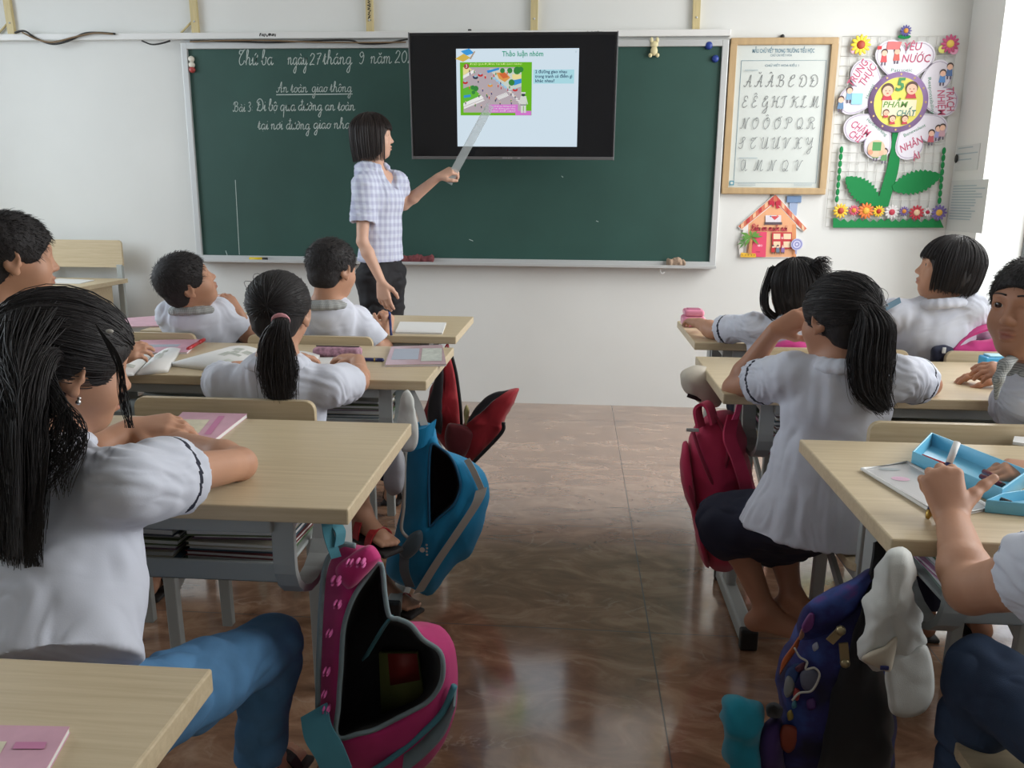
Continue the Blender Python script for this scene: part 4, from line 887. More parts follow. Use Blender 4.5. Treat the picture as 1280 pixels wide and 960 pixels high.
# ---- teacher's desk and chair by the front wall
td = empty('teacher_desk', (-3.3, 4.62, 0), 'pale wooden teacher desk with papers by the front wall', 'desk')
MB().box((-3.34, 4.62, .745), (1.2, .55, .026)).build('desk_top', M_wood, td); MB().box((-3.36, 4.52, .42), (1.04, .018, .62)).build('front_panel', M_wood, td)
for s in (-3.90, -2.84): MB().box((s, 4.64, .366), (.03, .44, .73)).build('side_panel', M_wood, td)
tc = empty('teacher_chair', (-3.0, 4.94, 0), 'pale wooden chair with tall back behind the teacher desk', 'chair')
MB().prism(rounded(.62, .165, .02), -.009, .009, (1, 0, 0), (0, 0, 1), (0, 1, 0), (-3.09, 4.93, .905)).build('backrest', M_wood, tc); MB().box((-3.09, 4.78, .45), (.5, .3, .02)).build('seat', M_wood, tc)
for x in (-3.36, -2.80):
    MB().box((x, 4.925, .42), (.035, .025, .84)).build('rear_leg', M_steel, tc); MB().box((x, 4.66, .22), (.035, .025, .44)).build('front_leg', M_steel, tc); MB().box((x, 4.79, .43), (.02, .27, .03)).build('side_rail', M_steel, tc)

# ================================================================== THINGS ON AND UNDER THE DESKS
M_page = mat('paper_white', (222, 222, 220), .6); M_pinkc = mat('pink_cover', (208, 160, 178), .4, noise=.12, nscale=22); M_prt = mat('page_print', (186, 190, 182), .6, noise=.25, nscale=50)
M_clear = mat('clear_plastic', (235, 240, 240), .12, .5, alpha=.22)
def quad_prism(b, q, z0, z1, m=0): b.prism([(p[0], p[1]) for p in q], z0, z1, (1, 0, 0), (0, 1, 0), (0, 0, 1), m=m); return b
def ccw(q): q = np.array(q)[:, :2]; a = np.sum(q[:, 0]*np.roll(q[:, 1], -1)-np.roll(q[:, 0], -1)*q[:, 1]); return q if a > 0 else q[::-1]
def notebook(px, lab, cover=M_pinkc, th=.007, base=DT, cat='notebook', group=None, prints=(), name='notebook'):
    q = ccw([at_z(u, v, base+th) for u, v in px]); c = q.mean(0); r = empty(name, (*c, base), lab, cat, group)
    quad_prism(MB(), c+(q-c)*.985, base+.0006, base+th-.001).build('pages', M_page, r)
    cv_ = quad_prism(quad_prism(MB(), q, base+th-.001, base+th), q, base+.0001, base+.0006).build('cover', cover, r)
    if prints:
        a = Art((0, 0, base+th+.0002), (1, 0, 0), (0, 1, 0), (0, 0, 1)); e1, e2 = q[1]-q[0], q[3]-q[0]
        for u, v, w_, h_, m in prints: a.poly([q[0]+e1*(u+s*w_/2)+e2*(v+t_*h_/2) for s, t_ in ((-1, -1), (1, -1), (1, 1), (-1, 1))], m)
        a.build('cover_print', cv_)
    return r
M_lp = mat('print_cream', (214, 206, 180), .5, noise=.15, nscale=40); M_rp = mat('print_rose', (196, 120, 160), .5); M_bp = mat('print_bluegrey', (168, 176, 190), .5)
notebook([(-70, 905), (87, 908), (48, 978), (-120, 978)], 'pink notebook on the otherwise bare desk in the near corner', prints=((.35, .4, .5, .55, M_lp), (.8, .6, .25, .12, M_rp)))
notebook([(228, 515), (309, 517), (268, 549), (196, 548)], 'pink notebook by the hand of the girl in jeans', prints=((.4, .45, .5, .5, M_lp), (.82, .5, .12, .7, M_rp)), th=.009)
notebook([(176, 425), (250, 424), (234, 440), (150, 441)], 'pink notebook with a red pen beside it on the desk with the open textbook', prints=((.5, .5, .5, .2, M_bp),))
notebook([(520, 432), (553, 432), (560, 455), (481, 455)][:0] or [(489, 433), (553, 431), (558, 455), (481, 456)], 'notebook in a clear sleeve at the desk corner by the red backpack', prints=((.3, .55, .45, .6, M_bp), (.75, .5, .35, .7, M_prt)), cover=mat('rose_grey_cover', (196, 168, 174), .25, noise=.1, nscale=20))
notebook([(500, 402), (558, 403), (553, 416), (494, 415)], 'open white exercise book beside the teacher\'s lowered hand', cover=M_page, th=.006)
notebook([(150, 398), (206, 394), (206, 407), (140, 409)], 'thin pink exercise book beside the boy leaning his head back', th=.005)
notebook([(384, 447), (436, 446), (414, 461), (380, 462)], 'white exercise book lying partly behind the ponytailed girl', cover=M_page, th=.004)
notebook([(1268, 545), (1330, 550), (1330, 562), (1266, 552)], 'pale notebook at the edge of view on the desk with the blue pencil case', cover=M_page, th=.006)
notebook([(74, 348), (118, 350), (100, 354), (50, 353)], 'thin papers lying on the teacher desk', cover=M_page, th=.004, base=.758, cat='papers', name='papers')
def open_book(pl, pr, lab, base=DT):
    """two page blocks with curled paper; pl/pr: near-outer, near-spine, far-spine, far-outer picks"""
    r = empty('open_textbook', (*at_z(*pl[0], base)[:2], base), lab, 'book')
    for side, q in (('page_block', pl), ('page_block', pr)):
        c = [at_z(u, v, base)[:2] for u, v in q]; V = []; F = []; n_ = 10
        for i in range(n_+1):
            t_ = i/n_; h_ = .004+.018*math.sin(math.pi*min(1, .15+t_*.8))**1.2
            a, b_ = np.array(c[0])*(1-t_)+np.array(c[1])*t_, np.array(c[3])*(1-t_)+np.array(c[2])*t_
            V += [(*a, base+.0008), (*a, base+h_), (*b_, base+h_), (*b_, base+.0008)]
        for i in range(n_):
            for k_ in range(4): F.append([i*4+k_, i*4+(k_+1) % 4, i*4+4+(k_+1) % 4, i*4+4+k_])
        F += [[3, 2, 1, 0], [n_*4, n_*4+1, n_*4+2, n_*4+3]]
        o_ = mk(side, V, F, M_page, r, smooth=False)
        a_ = []; f_ = []
        rr = np.random.default_rng(4)
        for k_ in range(7):
            i = rr.uniform(.12, .7); w_ = rr.uniform(.08, .2); j0 = rr.uniform(.1, .75); j1 = j0+rr.uniform(.06, .2)
            def pt(t_, s_):
                h_ = .004+.018*math.sin(math.pi*min(1, .15+t_*.8))**1.2+.0006; a, b_ = np.array(c[0])*(1-t_)+np.array(c[1])*t_, np.array(c[3])*(1-t_)+np.array(c[2])*t_; p_ = a*(1-s_)+b_*s_; return (*p_, base+h_)
            n0 = len(a_)
            for s_ in range(4): t_ = i+w_*s_/3; a_ += [pt(t_, j0), pt(t_, j1)]
            f_ += [[n0+2*s_, n0+2*s_+1, n0+2*s_+3, n0+2*s_+2] for s_ in range(3)]
        mk('page_print', a_, f_, M_prt, o_, smooth=False)
    return r
open_book([(213, 458), (286, 467), (340, 446), (288, 437)], [(380, 470), (292, 467), (345, 446), (400, 448)], 'open textbook with curled pages in front of the ponytailed girl')
open_book([(120, 476), (168, 470), (190, 447), (140, 448)], [(210, 466), (170, 470), (192, 447), (226, 440)], 'white open workbook in front of the boy at the edge of view')
def pen(p0, p1, z0, z1, r_, lab, body, tip=None, capm=None, name='pen'):
    a, b_ = at_z(*p0, z0), at_z(*p1, z1); d = b_-a; e = empty(name, tuple(a), lab, 'pen')
    MB().tube([a, a+d*.62], r_, 8).build('barrel', body, e); MB().tube([a+d*.62, a+d*.95, b_], [r_*1.12, r_*1.1, r_*.5], 8).build('cap', capm or body, e)
    if tip: MB().tube([a+d*.60, a+d*.64], r_*1.2, 8).build('ring', tip, e)
M_navy = mat('navy_plastic', (32, 40, 92), .3); M_blue = mat('blue_plastic', (42, 74, 150), .3); M_gold = mat('gold_metal', (180, 150, 80), .3, metal=.8); M_red = mat('red_plastic', (176, 36, 44), .35)
pen((424, 445.5), (453, 447), DT+.006, DT+.006, .0055, 'blue pen with clear cap lying on the desk, the one by the pencil case', M_blue, None, M_navy)
pen((450, 449), (480, 450), DT+.006, DT+.006, .0055, 'navy pen with gold ring lying beside a blue pen', M_navy, M_gold)
pen((235, 436), (256, 424), DT+.010, DT+.012, .006, 'red pen lying across the end of a pink notebook', M_red)
# lace patterned soft pencil case
def pillow(name, outline, y, depth, m, parent=None, slx=0, sly=0, p=2.4, wr=.004, ws=22, seed=1, n_=84, rings=7, smooth_out=True, mats=None, back=1.0):
    """plump body inside an outline given at distance y; its thickness runs towards and away from the viewer"""
    O = catmull(outline, 10, True) if smooth_out else np.array(outline, float)
    L_ = np.concatenate([[0], np.cumsum(np.linalg.norm(np.roll(O, -1, 0)-O, axis=1))]); q = np.linspace(0, L_[-1], n_, endpoint=False); Oc = np.concatenate([O, O[:1]])
    O = np.stack([np.interp(q, L_, Oc[:, 0]), np.interp(q, L_, Oc[:, 1])], 1); c = O.mean(0)
    def pos(P, dy): return np.array([at_y(u, v, y+slx*(u-c[0])+sly*(v-c[1])+dy) for u, v in P])
    V = []; prof = np.concatenate([np.linspace(.0, 1, rings+1)[1:], np.linspace(1, 0, rings+1)[1:-1]]); n_r = len(prof)
    V.append(pos([c], -depth))
    for i, s in enumerate(prof):
        dz_ = depth*(1-s**p)**(1/p); sgn = -1 if i < rings else back; V.append(pos(c+(O-c)*s, sgn*dz_))
    V.append(pos([c], depth*back)); V = np.concatenate(V); F = []
    for j in range(n_): F.append([0, 1+(j+1) % n_, 1+j]); F.append([len(V)-1, 1+(n_r-1)*n_+j, 1+(n_r-1)*n_+(j+1) % n_])
    for i in range(n_r-1):
        for j in range(n_): F.append([1+i*n_+j, 1+i*n_+(j+1) % n_, 1+(i+1)*n_+(j+1) % n_, 1+(i+1)*n_+j])
    me = mesh_data(name, V, F, m); nn = np.zeros(len(V)*3, np.float32); me.vertices.foreach_get('normal', nn); nn = nn.reshape(-1, 3); V = V+nn*(vnoise(V, ws, seed)*wr+vnoise(V, ws*2.3, seed+3)*wr*.5)[:, None]
    bpy.data.meshes.remove(me)
    return mk(name, V, F, m, parent)
def bowl(name, outer, rim, y, depth, m_out, m_in, parent=None, dr=.05, inner=.8, sly=0, slx=0, n_=96, wr=.004, seed=1, ws=18):
    """bag whose mouth (rim) faces the viewer: outer skin, rolled rim and a hollow lined inside"""
    def res(O):
        O = catmull(O, 10, True); L_ = np.concatenate([[0], np.cumsum(np.linalg.norm(np.roll(O, -1, 0)-O, axis=1))]); q = np.linspace(0, L_[-1], n_, endpoint=False); Oc = np.concatenate([O, O[:1]])
        return np.stack([np.interp(q, L_, Oc[:, 0]), np.interp(q, L_, Oc[:, 1])], 1)
    A, B = res(outer), res(rim); c = B.mean(0); ca_ = A.mean(0)
    def pos(P, dy): return np.array([at_y(u, v, y+slx*(u-c[0])+sly*(v-c[1])+dy) for u, v in P])
    rings = [pos(ca_+(A-ca_)*s, dy) for s, dy in ((.35, depth), (.75, depth*.93), (.93, depth*.7), (1.0, depth*.35), (1.0, depth*.1))]
    rings += [pos(A*(1-t_)+B*t_, -dr*math.sin(t_*math.pi/2)+depth*.1*(1-t_)) for t_ in (.25, .55, .85, 1.0)]
    k_in = len(rings); rings += [pos(c+(B-c)*s, -dr+dd) for s, dd in ((.985, .012), (.95, depth*.45), (inner, depth*.8), (.3, depth*.88))]
    V = np.concatenate(rings); F = []; M = []
    for i in range(len(rings)-1):
        for j in range(n_): F.append([i*n_+j, i*n_+(j+1) % n_, (i+1)*n_+(j+1) % n_, (i+1)*n_+j][::-1]); M.append(1 if i >= k_in-1 else 0)
    F.append([j for j in range(n_)]); M.append(0); F.append([(len(rings)-1)*n_+j for j in range(n_)][::-1]); M.append(1)
    V = V+np.stack([vnoise(V, ws, seed), vnoise(V, ws, seed+1), vnoise(V, ws, seed+2)], 1)*wr
    o_ = mk(name, V, F, [m_out, m_in], parent, M); rimP = V[(k_in-1)*n_:k_in*n_]
    return o_, rimP, A, B
def fabric(name, rgb, noise=.18, rough=.75): return mat(name, rgb, rough, .35, noise=noise, nscale=9, bump=.35, bscale=900, sheen=.15, bdist=.0006)
pc = at_z(422, 440, DT+.015); s = SDF(.003); s.box((pc[0], pc[1], DT+.016), (.075, .03, .0155), rad=.012); V, F = s.mesh()
r = empty('pencil_case', (pc[0], pc[1], DT), 'mauve lace patterned soft pencil case lying on the desk behind the pens', 'pencil case'); mk('case', V, F, mat('mauve_lace', (170, 128, 146), .6, noise=.55, nscale=70), r)
MB().box((pc[0], pc[1]+.004, DT+.033), (.14, .006, .003), bev=.001).build('zip', M_dkpl, r)
# pink hinged pencil box
a, b_ = at_z(853, 409, DT), at_z(882, 410, DT); c = (a+b_)/2; w_ = np.linalg.norm(b_-a)
M_pk = mat('pink_plastic', (222, 140, 168), .3, .5); r = empty('pencil_box', (c[0], c[1]+.04, DT), 'small pink plastic pencil box with a raised lid on the desk corner', 'pencil box')
s = SDF(.003); s.box((c[0], c[1]+.04, DT+.022), (w_/2, .045, .021), rad=.012); V, F = s.mesh(); mk('base', V, F, M_pk, r)
s = SDF(.003); s.box((c[0], c[1]+.04, DT+.056), (w_/2-.006, .04, .013), rad=.010); V, F = s.mesh(); mk('lid', V, F, M_pk, r)
MB().box((c[0], c[1]+.04, DT+.070), (w_*.55, .05, .003), bev=.001).build('lid_window', mat('mauve_plastic', (190, 110, 140), .3), r)
a, b_ = at_z(1231, 460, DT), at_z(1262, 460, DT); c = (a+b_)/2; w_ = .075; r = empty('pencil_sharpener', (c[0], c[1]+.025, DT), 'bright blue box shaped pencil sharpener by the hand of the boy looking back', 'sharpener')
MB().box((c[0], c[1]+.025, DT+.016), (w_, .05, .032), bev=.005).build('body', mat('sky_blue_plastic', (58, 156, 206), .3), r); MB().box((c[0]+.005, c[1]+.025, DT+.035), (w_*.8, .04, .006), bev=.002).build('lid', mat('pale_blue_plastic', (150, 206, 226), .3), r)
# large open blue pencil case
M_lb = mat('light_blue_plastic', (112, 186, 216), .3, .5); M_lid = mat('milky_lid', (222, 222, 222), .2, .5, alpha=.72)
def ZZ(u, v, z=DT): return at_z(1060+u/5.054, 530+v/5.053, z)
def tray(q, z0, h_, t_, m, name, parent):
    q = ccw(q); c = q.mean(0); L_ = np.linalg.norm(q-c, axis=1).mean(); qi = c+(q-c)*(1-t_/L_*1.3)
    V = [(*p, z0) for p in q]+[(*p, z0+h_) for p in q]+[(*p, z0+h_) for p in qi]+[(*p, z0+.003) for p in qi]; F = [[3, 2, 1, 0]]
    for i in range(4): j = (i+1) % 4; F += [[i, j, 4+j, 4+i], [4+i, 4+j, 8+j, 8+i], [8+i, 8+j, 12+j, 12+i]]
    F.append([12, 13, 14, 15]); o_ = mk(name, V, F, m, parent, smooth=False); bv = o_.modifiers.new('bevel', 'BEVEL'); bv.width = .0025; bv.segments = 2; return o_
q = [ZZ(395, 268), ZZ(515, 140), ZZ(1130, 395), ZZ(960, 520)]; c = np.mean(q, 0); pcase = empty('pencil_case', (c[0], c[1], DT), 'open light blue plastic pencil case with a milky lid, full of pens', 'pencil case')
tray([p[:2] for p in q], DT+.0005, .030, .004, M_lb, 'pen_tray', pcase)
tray([p[:2] for p in [ZZ(860, 560), ZZ(960, 515), ZZ(1260, 470), ZZ(1260, 600)]], DT+.0005, .022, .004, M_lb, 'lower_tray', pcase)
ql = ccw([ZZ(88, 300)[:2], ZZ(372, 258)[:2], ZZ(900, 545)[:2], ZZ(600, 612)[:2]]); quad_prism(MB(), ql, DT+.001, DT+.004).build('lid', M_lid, pcase)
cl_ = ql.mean(0); MB().tube([(*p, DT+.005) for p in ql], .0035, 8, closed=True).build('lid_rim', M_white, pcase)
pa = Art((0, 0, DT+.0042), (1, 0, 0), (0, 1, 0), (0, 0, 1)); a = ZZ(330, 360); pa.disc(a[0], a[1], .016, mat('faded_pink', (200, 160, 182), .5), .012); a = ZZ(260, 300); pa.disc(a[0], a[1], .02, mat('faded_grey', (150, 158, 160), .5), .008); pa.build('lid_print', pcase)
M_pc = mat('maroon_pencil', (108, 40, 52), .35)
for i, (u0, v0, u1, v1, m, lab) in enumerate(((470, 205, 640, 270, M_red, 'red felt pen at the far end inside the blue pencil case'), (840, 330, 1000, 395, M_pc, 'maroon pencil inside the blue pencil case, the one nearer its near wall'), (860, 300, 945, 345, M_pc, 'short maroon pencil inside the blue pencil case'), (940, 470, 1040, 505, M_dkpl, 'dark pen stub in the lower tray of the blue pencil case'))):
    z = DT+.018 if i < 3 else DT+.012
    a, b_ = ZZ(u0, v0, z), ZZ(u1, v1, z); e = empty('pen', tuple(a), lab, 'pen'); MB().tube([a, a+(b_-a)*.85], .005, 8).build('barrel', m, e); MB().tube([a+(b_-a)*.85, b_], [.005, .003], 8).build('cap', M_cap, e)
# chair-back handbag items, cloths and books on shelves
def stack(x0, x1, y, n_, label, seed, cols, z0=.603, dy=.10):
    r_ = np.random.default_rng(seed); z = z0
    for i in range(n_):
        th = r_.uniform(.006, .014); w_ = min(.19, x1-x0)*r_.uniform(.9, 1.0); cx_ = (x0+x1)/2+r_.uniform(-.008, .008); cy_ = y+r_.uniform(-.01, .01); rot = r_.uniform(-.05, .05); Rz = [[math.cos(rot), -math.sin(rot), 0], [math.sin(rot), math.cos(rot), 0], [0, 0, 1]]
        o_ = empty('textbook', (cx_, cy_, z), label, 'book', label); m = P_(*cols[i % len(cols)])
        MB().box((cx_, cy_, z+th/2), (w_-.006, dy*2-.006, th-.003), Rz, bev=.0008).build('pages', M_page, o_)
        MB().box((cx_, cy_, z+.0008), (w_, dy*2, .0015), Rz, bev=0).box((cx_, cy_, z+th-.0008), (w_, dy*2, .0015), Rz, bev=0).build('cover', m, o_); z += th+.0006
CB = [(92, 120, 84), (120, 60, 60), (70, 96, 110), (176, 168, 150), (130, 96, 120), (96, 110, 70), (150, 150, 146), (80, 84, 100)]
stack(-.70, -.515, 1.46, 9, 'textbook in the stack on the shelf by the pink backpack', 1, CB); stack(-.89, -.71, 1.46, 7, 'textbook in the flat pile under the desk of the girl in jeans', 2, CB[2:]); stack(-1.10, -.91, 1.46, 7, 'textbook on the shelf beside the white shirted girl in jeans', 6, CB[1:])
stack(-.74, -.56, 2.42, 7, 'textbook on the shelf under the desk with the clear sleeved notebook', 3, CB); stack(.555, .745, 2.36, 9, 'textbook in the stack on the shelf behind the crimson backpack', 4, [(96, 140, 70), (200, 130, 160)]+CB); stack(.645, .83, 1.41, 9, 'textbook in the stack behind the hanging white cap', 5, [(150, 170, 160), (206, 150, 186), (200, 206, 206)]+CB)

# ================================================================== BAGS, CAPS
M_mag = fabric('magenta_nylon', (188, 40, 112)); M_teal = fabric('teal_webbing', (70, 132, 146)); M_lin = fabric('black_lining', (34, 30, 34)); M_gry = fabric('grey_piping', (120, 136, 140)); M_cy = fabric('cyan_nylon', (10, 128, 176)); M_redb = fabric('red_nylon', (158, 28, 40)); M_crim = fabric('crimson_nylon', (186, 44, 84)); M_nvy = fabric('navy_nylon', (28, 26, 62)); M_blk = fabric('black_nylon', (22, 21, 24)); M_tl2 = fabric('turquoise_cloth', (22, 140, 164), .25); M_wc = mat('white_cap_cloth', (198, 200, 196), .85, noise=.08, nscale=14, bump=.3, bscale=700); M_sil = mat('reflective_strip', (172, 168, 160), .5)
def Z1(u, v): return (360+u/2.908, 630+v/2.909)
def arc3(pts, y): return np.array([at_y(u, v, yy) for (u, v), yy in zip(pts, y if np.ndim(y) else [y]*len(pts))])
pb = empty('backpack', tuple(at_y(430, 900, 1.30)), 'magenta backpack gaping open, hanging from the desk of the girl in jeans', 'backpack', 'backpacks hanging from the desks')
outer = [Z1(*p) for p in [(255, 150), (200, 145), (150, 200), (125, 330), (112, 560), (105, 760), (120, 900), (190, 985), (330, 1010), (450, 985), (540, 910), (600, 800), (622, 660), (608, 520), (545, 440), (440, 425), (375, 400), (345, 240), (310, 165)]][::-1]
rim = [Z1(*p) for p in [(330, 215), (290, 260), (235, 350), (200, 470), (188, 600), (180, 730), (176, 855), (270, 832), (390, 785), (490, 735), (548, 660), (560, 590), (545, 525), (490, 490), (450, 440), (400, 418), (370, 412), (352, 330), (343, 255)]][::-1]
o_, rimP, A_, B_ = bowl('bag_body', outer, rim, 1.33, .17, M_mag, M_lin, pb, dr=.05, wr=.005, sly=-.0001)
MB().tube(rimP, .0045, 8, closed=True).build('zip_edge', M_gry, pb)
MB().tube(catmull(arc3([Z1(*p) for p in [(245, 152), (190, 150), (140, 215), (122, 340), (112, 560), (108, 740)]], 1.285), 8), .005, 8).build('piping', M_gry, pb)
MB().tube(catmull(arc3([Z1(*p) for p in [(605, 660), (560, 760), (470, 850), (370, 930), (300, 975)]], 1.29), 8), .006, 8).build('lower_zip', M_teal, pb)
MB().band(catmull(arc3([Z1(*p) for p in [(608, 700), (570, 800), (500, 880), (420, 945)]], 1.288), 8), (0, .012, .012), .004).build('lower_band', M_gry, pb)
MB().band(catmull(arc3([Z1(*p) for p in [(175, 195), (150, 120), (140, 62)]], [1.27, 1.27, 1.27]), 6), (.007, .006, 0), .003).band(catmull(arc3([Z1(*p) for p in [(185, 150), (190, 100), (160, 60)]], [1.275, 1.28, 1.285]), 6), (.006, .008, 0), .003).build('hanging_loop', M_teal, pb)
MB().band(catmull(arc3([Z1(*p) for p in [(95, 750), (110, 830), (150, 900), (185, 985)]], [1.27, 1.245, 1.235, 1.23]), 8), (.022, .006, .012), .006).build('shoulder_strap', M_teal, pb)
pillow('top_pocket', [Z1(*p) for p in [(175, 230), (290, 150), (335, 185), (325, 215), (240, 300), (205, 300)]], 1.285, .028, M_mag, pb, wr=.002)
MB().band(catmull(arc3([Z1(*p) for p in [(372, 415), (340, 460), (280, 560)]], [1.29, 1.33, 1.36]), 6), (.006, .0, .006), .004).build('zip_strip', M_teal, pb)
M_bf = mat('butterfly_pink', (206, 96, 156), .7)
for i, (u, v, s_) in enumerate(((175, 280, 1), (265, 215, 1), (225, 215, .7), (180, 365, .8), (150, 470, .6), (140, 610, .7), (132, 690, .5), (140, 745, .8))):
    y_ = 1.283 if v > 250 else 1.262
    if v < 300: y_ = 1.254
    c = at_y(*Z1(u, v), y_-.012); b = MB()
    for sx_, sz_ in ((-1, 1), (1, 1), (-1, -1), (1, -1)): b.ball(c+np.array((sx_*.0045*s_, 0, sz_*.0032*s_)), (.0036*s_, .012, (.0048 if sz_ > 0 else .0034)*s_), nu=8, nv=6)
    b.build('butterfly_print', M_bf, pb)
q = [at_y(*Z1(*p), 1.40) for p in [(330, 545), (470, 545), (500, 750), (340, 800)]]
bk = empty('textbook', tuple(np.mean(q, 0)), 'olive and red textbook inside the gaping magenta backpack', 'book')
V = q+[p+np.array((0, .012, 0)) for p in q]; mk('cover', V, [[0, 1, 2, 3], [7, 6, 5, 4], [0, 4, 5, 1], [1, 5, 6, 2], [2, 6, 7, 3], [3, 7, 4, 0]], P_(120, 122, 70), bk, smooth=False)
q2 = [at_y(*Z1(*p), 1.398) for p in [(362, 545), (468, 545), (480, 640), (372, 660)]]; V = q2+[p+np.array((0, .0015, 0)) for p in q2]; mk('cover_print', V, [[0, 1, 2, 3], [7, 6, 5, 4], [0, 4, 5, 1], [1, 5, 6, 2], [2, 6, 7, 3], [3, 7, 4, 0]], P_(150, 50, 46), bk, smooth=False)
# cyan bag
def Z2(u, v): return (470+u/2.821, 420+v/2.8235)
bb = empty('backpack', tuple(at_y(550, 740, 2.25)), 'bright blue backpack with pale stripes gaping open above the marble floor', 'backpack', 'backpacks hanging from the desks')
outer = [Z2(*p) for p in [(205, 318), (150, 305), (118, 330), (105, 420), (95, 560), (70, 700), (35, 800), (45, 850), (130, 890), (190, 915), (245, 850), (285, 800), (335, 770), (375, 670), (402, 570), (385, 490), (335, 440), (250, 405), (222, 380)]][::-1]
rim = [Z2(*p) for p in [(205, 385), (190, 400), (186, 470), (184, 540), (184, 600), (186, 640), (190, 672), (215, 650), (250, 618), (285, 585), (300, 540), (296, 500), (285, 460), (262, 425), (235, 400)]][::-1]
o_, rimP, A_, B_ = bowl('bag_body', outer, rim, 2.26, .16, M_cy, M_lin, bb, dr=.06, wr=.006, seed=5)
MB().tube(rimP, .004, 8, closed=True).build('zip_edge', mat('cyan_dark', (14, 84, 120), .6), bb)
MB().band(catmull(arc3([Z2(*p) for p in [(372, 540), (355, 590), (290, 690), (215, 800), (150, 905)]], [2.215, 2.20, 2.20, 2.215, 2.25]), 8), (.016, 0, .006), .003).build('reflective_stripe', M_sil, bb)
MB().band(catmull(arc3([Z2(*p) for p in [(320, 435), (345, 480), (372, 540)]], [2.22, 2.215, 2.215]), 8), (.008, 0, .004), .003).build('reflective_stripe', M_sil, bb)
MB().tube(catmull(arc3([Z2(*p) for p in [(145, 355), (112, 370), (102, 450), (98, 600), (90, 680), (115, 715)]], 2.205), 8), .005, 8).build('piping', M_sil, bb)
MB().band(catmull(arc3([Z2(*p) for p in [(110, 370), (165, 360), (205, 330)]], [2.21, 2.20, 2.22]), 6), (.006, 0, .03), .004).build('top_flap', M_cy, bb)
pillow('side_knot', [Z2(*p) for p in [(80, 760), (120, 700), (160, 690), (155, 750), (110, 790)]], 2.20, .02, fabric('grey_mesh', (70, 84, 92)), bb, wr=.003)
MB().band(catmull(arc3([Z2(*p) for p in [(100, 770), (100, 830), (120, 885)]], [2.20, 2.205, 2.22]), 6), (.014, 0, 0), .003).build('webbing', fabric('grey_web', (88, 92, 96)), bb)
a = Art(at_y(*Z2(168, 755), 2.188), (1, 0, 0), (0, 0, 1), (0, -1, 0)); a.disc(-.004, 0, .008, M_sil, n=10)
for i in range(4): a.disc(.009+.001*(i % 2), .016-.010*i, .0035, M_sil, n=8)
a.build('paw_print', bb)
MB().band(catmull(arc3([Z2(*p) for p in [(170, 315), (150, 250), (110, 170)]], [2.26, 2.27, 2.26]), 6), (.010, .006, 0), .003).build('hanging_loop', mat('strap_grey', (150, 150, 148), .7), bb)
# pale cloth hanging above it
r = tag(pillow('hanging_cloth', [(505, 488), (516, 492), (524, 540), (518, 560), (505, 566), (497, 555), (499, 520)], 2.16, .018, M_wc, wr=.005, ws=30), 'crumpled white cloth hanging at the desk end above the bright blue backpack', 'cloth')
r = tag(pillow('cap', [(486, 570), (500, 560), (507, 580), (503, 612), (488, 618), (480, 600)], 2.12, .05, mat('grey_cap_cloth', (150, 150, 156), .85), wr=.004), 'grey white cap hanging in the shade beside the bright blue backpack', 'cap')
# red bag
rb = empty('backpack', tuple(at_y(570, 580, 2.95)), 'dark red backpack hanging open with a raised flap, farthest along the aisle', 'backpack', 'backpacks hanging from the desks')
pillow('rear_panel', [Z2(*p) for p in [(238, 45), (268, 72), (282, 140), (296, 250), (300, 330), (300, 420), (250, 400), (175, 300), (178, 240), (200, 170), (225, 110)]], 2.98, .05, M_redb, rb, wr=.006, seed=2)
pillow('open_flap', [Z2(*p) for p in [(300, 330), (355, 265), (420, 205), (500, 180), (498, 215), (450, 305), (445, 345), (345, 445), (300, 430)]], 2.90, .06, M_redb, rb, wr=.006, seed=8)
pillow('flap_lining', [Z2(*p) for p in [(318, 310), (350, 255), (405, 205), (470, 190), (420, 225), (365, 275)]], 2.84, .012, M_lin, rb, wr=.002)
pillow('side_gusset', [Z2(*p) for p in [(235, 110), (200, 180), (180, 290), (230, 350), (235, 250)]], 2.925, .012, M_lin, rb, wr=.003)
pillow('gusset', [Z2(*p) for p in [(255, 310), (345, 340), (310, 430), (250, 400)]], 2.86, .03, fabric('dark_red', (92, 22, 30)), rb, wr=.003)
MB().tube(catmull(arc3([Z2(*p) for p in [(450, 305), (440, 345), (345, 445)]], 2.835), 8), .007, 8).build('black_edge', M_blk, rb)
MB().tube(catmull(arc3([Z2(*p) for p in [(268, 72), (284, 140), (298, 250), (302, 330)]], 2.935), 8), .006, 8).build('zip_edge', M_blk, rb)
MB().band(catmull(arc3([Z2(*p) for p in [(240, 60), (246, 38), (252, 30), (258, 60)]], [2.97]*4), 6), (.0, .012, 0), .004).build('handle', M_redb, rb)
pillow('tuft', [Z2(*p) for p in [(308, 270), (320, 240), (330, 270), (318, 320)]], 2.87, .015, mat('straw_cloth', (170, 160, 110), .8), rb, wr=.003)
# crimson bag
def Z3(u, v): return (840+u/3.2, 440+v/3.2)
cb = empty('backpack', tuple(at_y(905, 715, 2.28)), 'crimson backpack hanging closed beside the girl in the navy skirt', 'backpack', 'backpacks hanging from the desks')
pillow('main_body', [Z3(*p) for p in [(200, 235), (150, 250), (85, 310), (62, 400), (75, 560), (100, 720), (150, 850), (215, 880), (255, 850), (290, 760), (330, 600), (320, 480), (280, 300), (250, 245)]], 2.33, .10, M_crim, cb, wr=.006, seed=3)
pillow('front_pocket', [Z3(*p) for p in [(40, 370), (62, 365), (80, 480), (110, 650), (150, 850), (120, 830), (75, 650), (40, 520), (30, 440)]], 2.31, .075, M_crim, cb, wr=.004, seed=6)
MB().band(catmull(arc3([Z3(*p) for p in [(115, 300), (102, 230), (125, 205), (150, 220), (170, 285)]], [2.27, 2.28, 2.29, 2.28, 2.26]), 8), (.012, .02, 0), .008).build('handle', M_crim, cb)
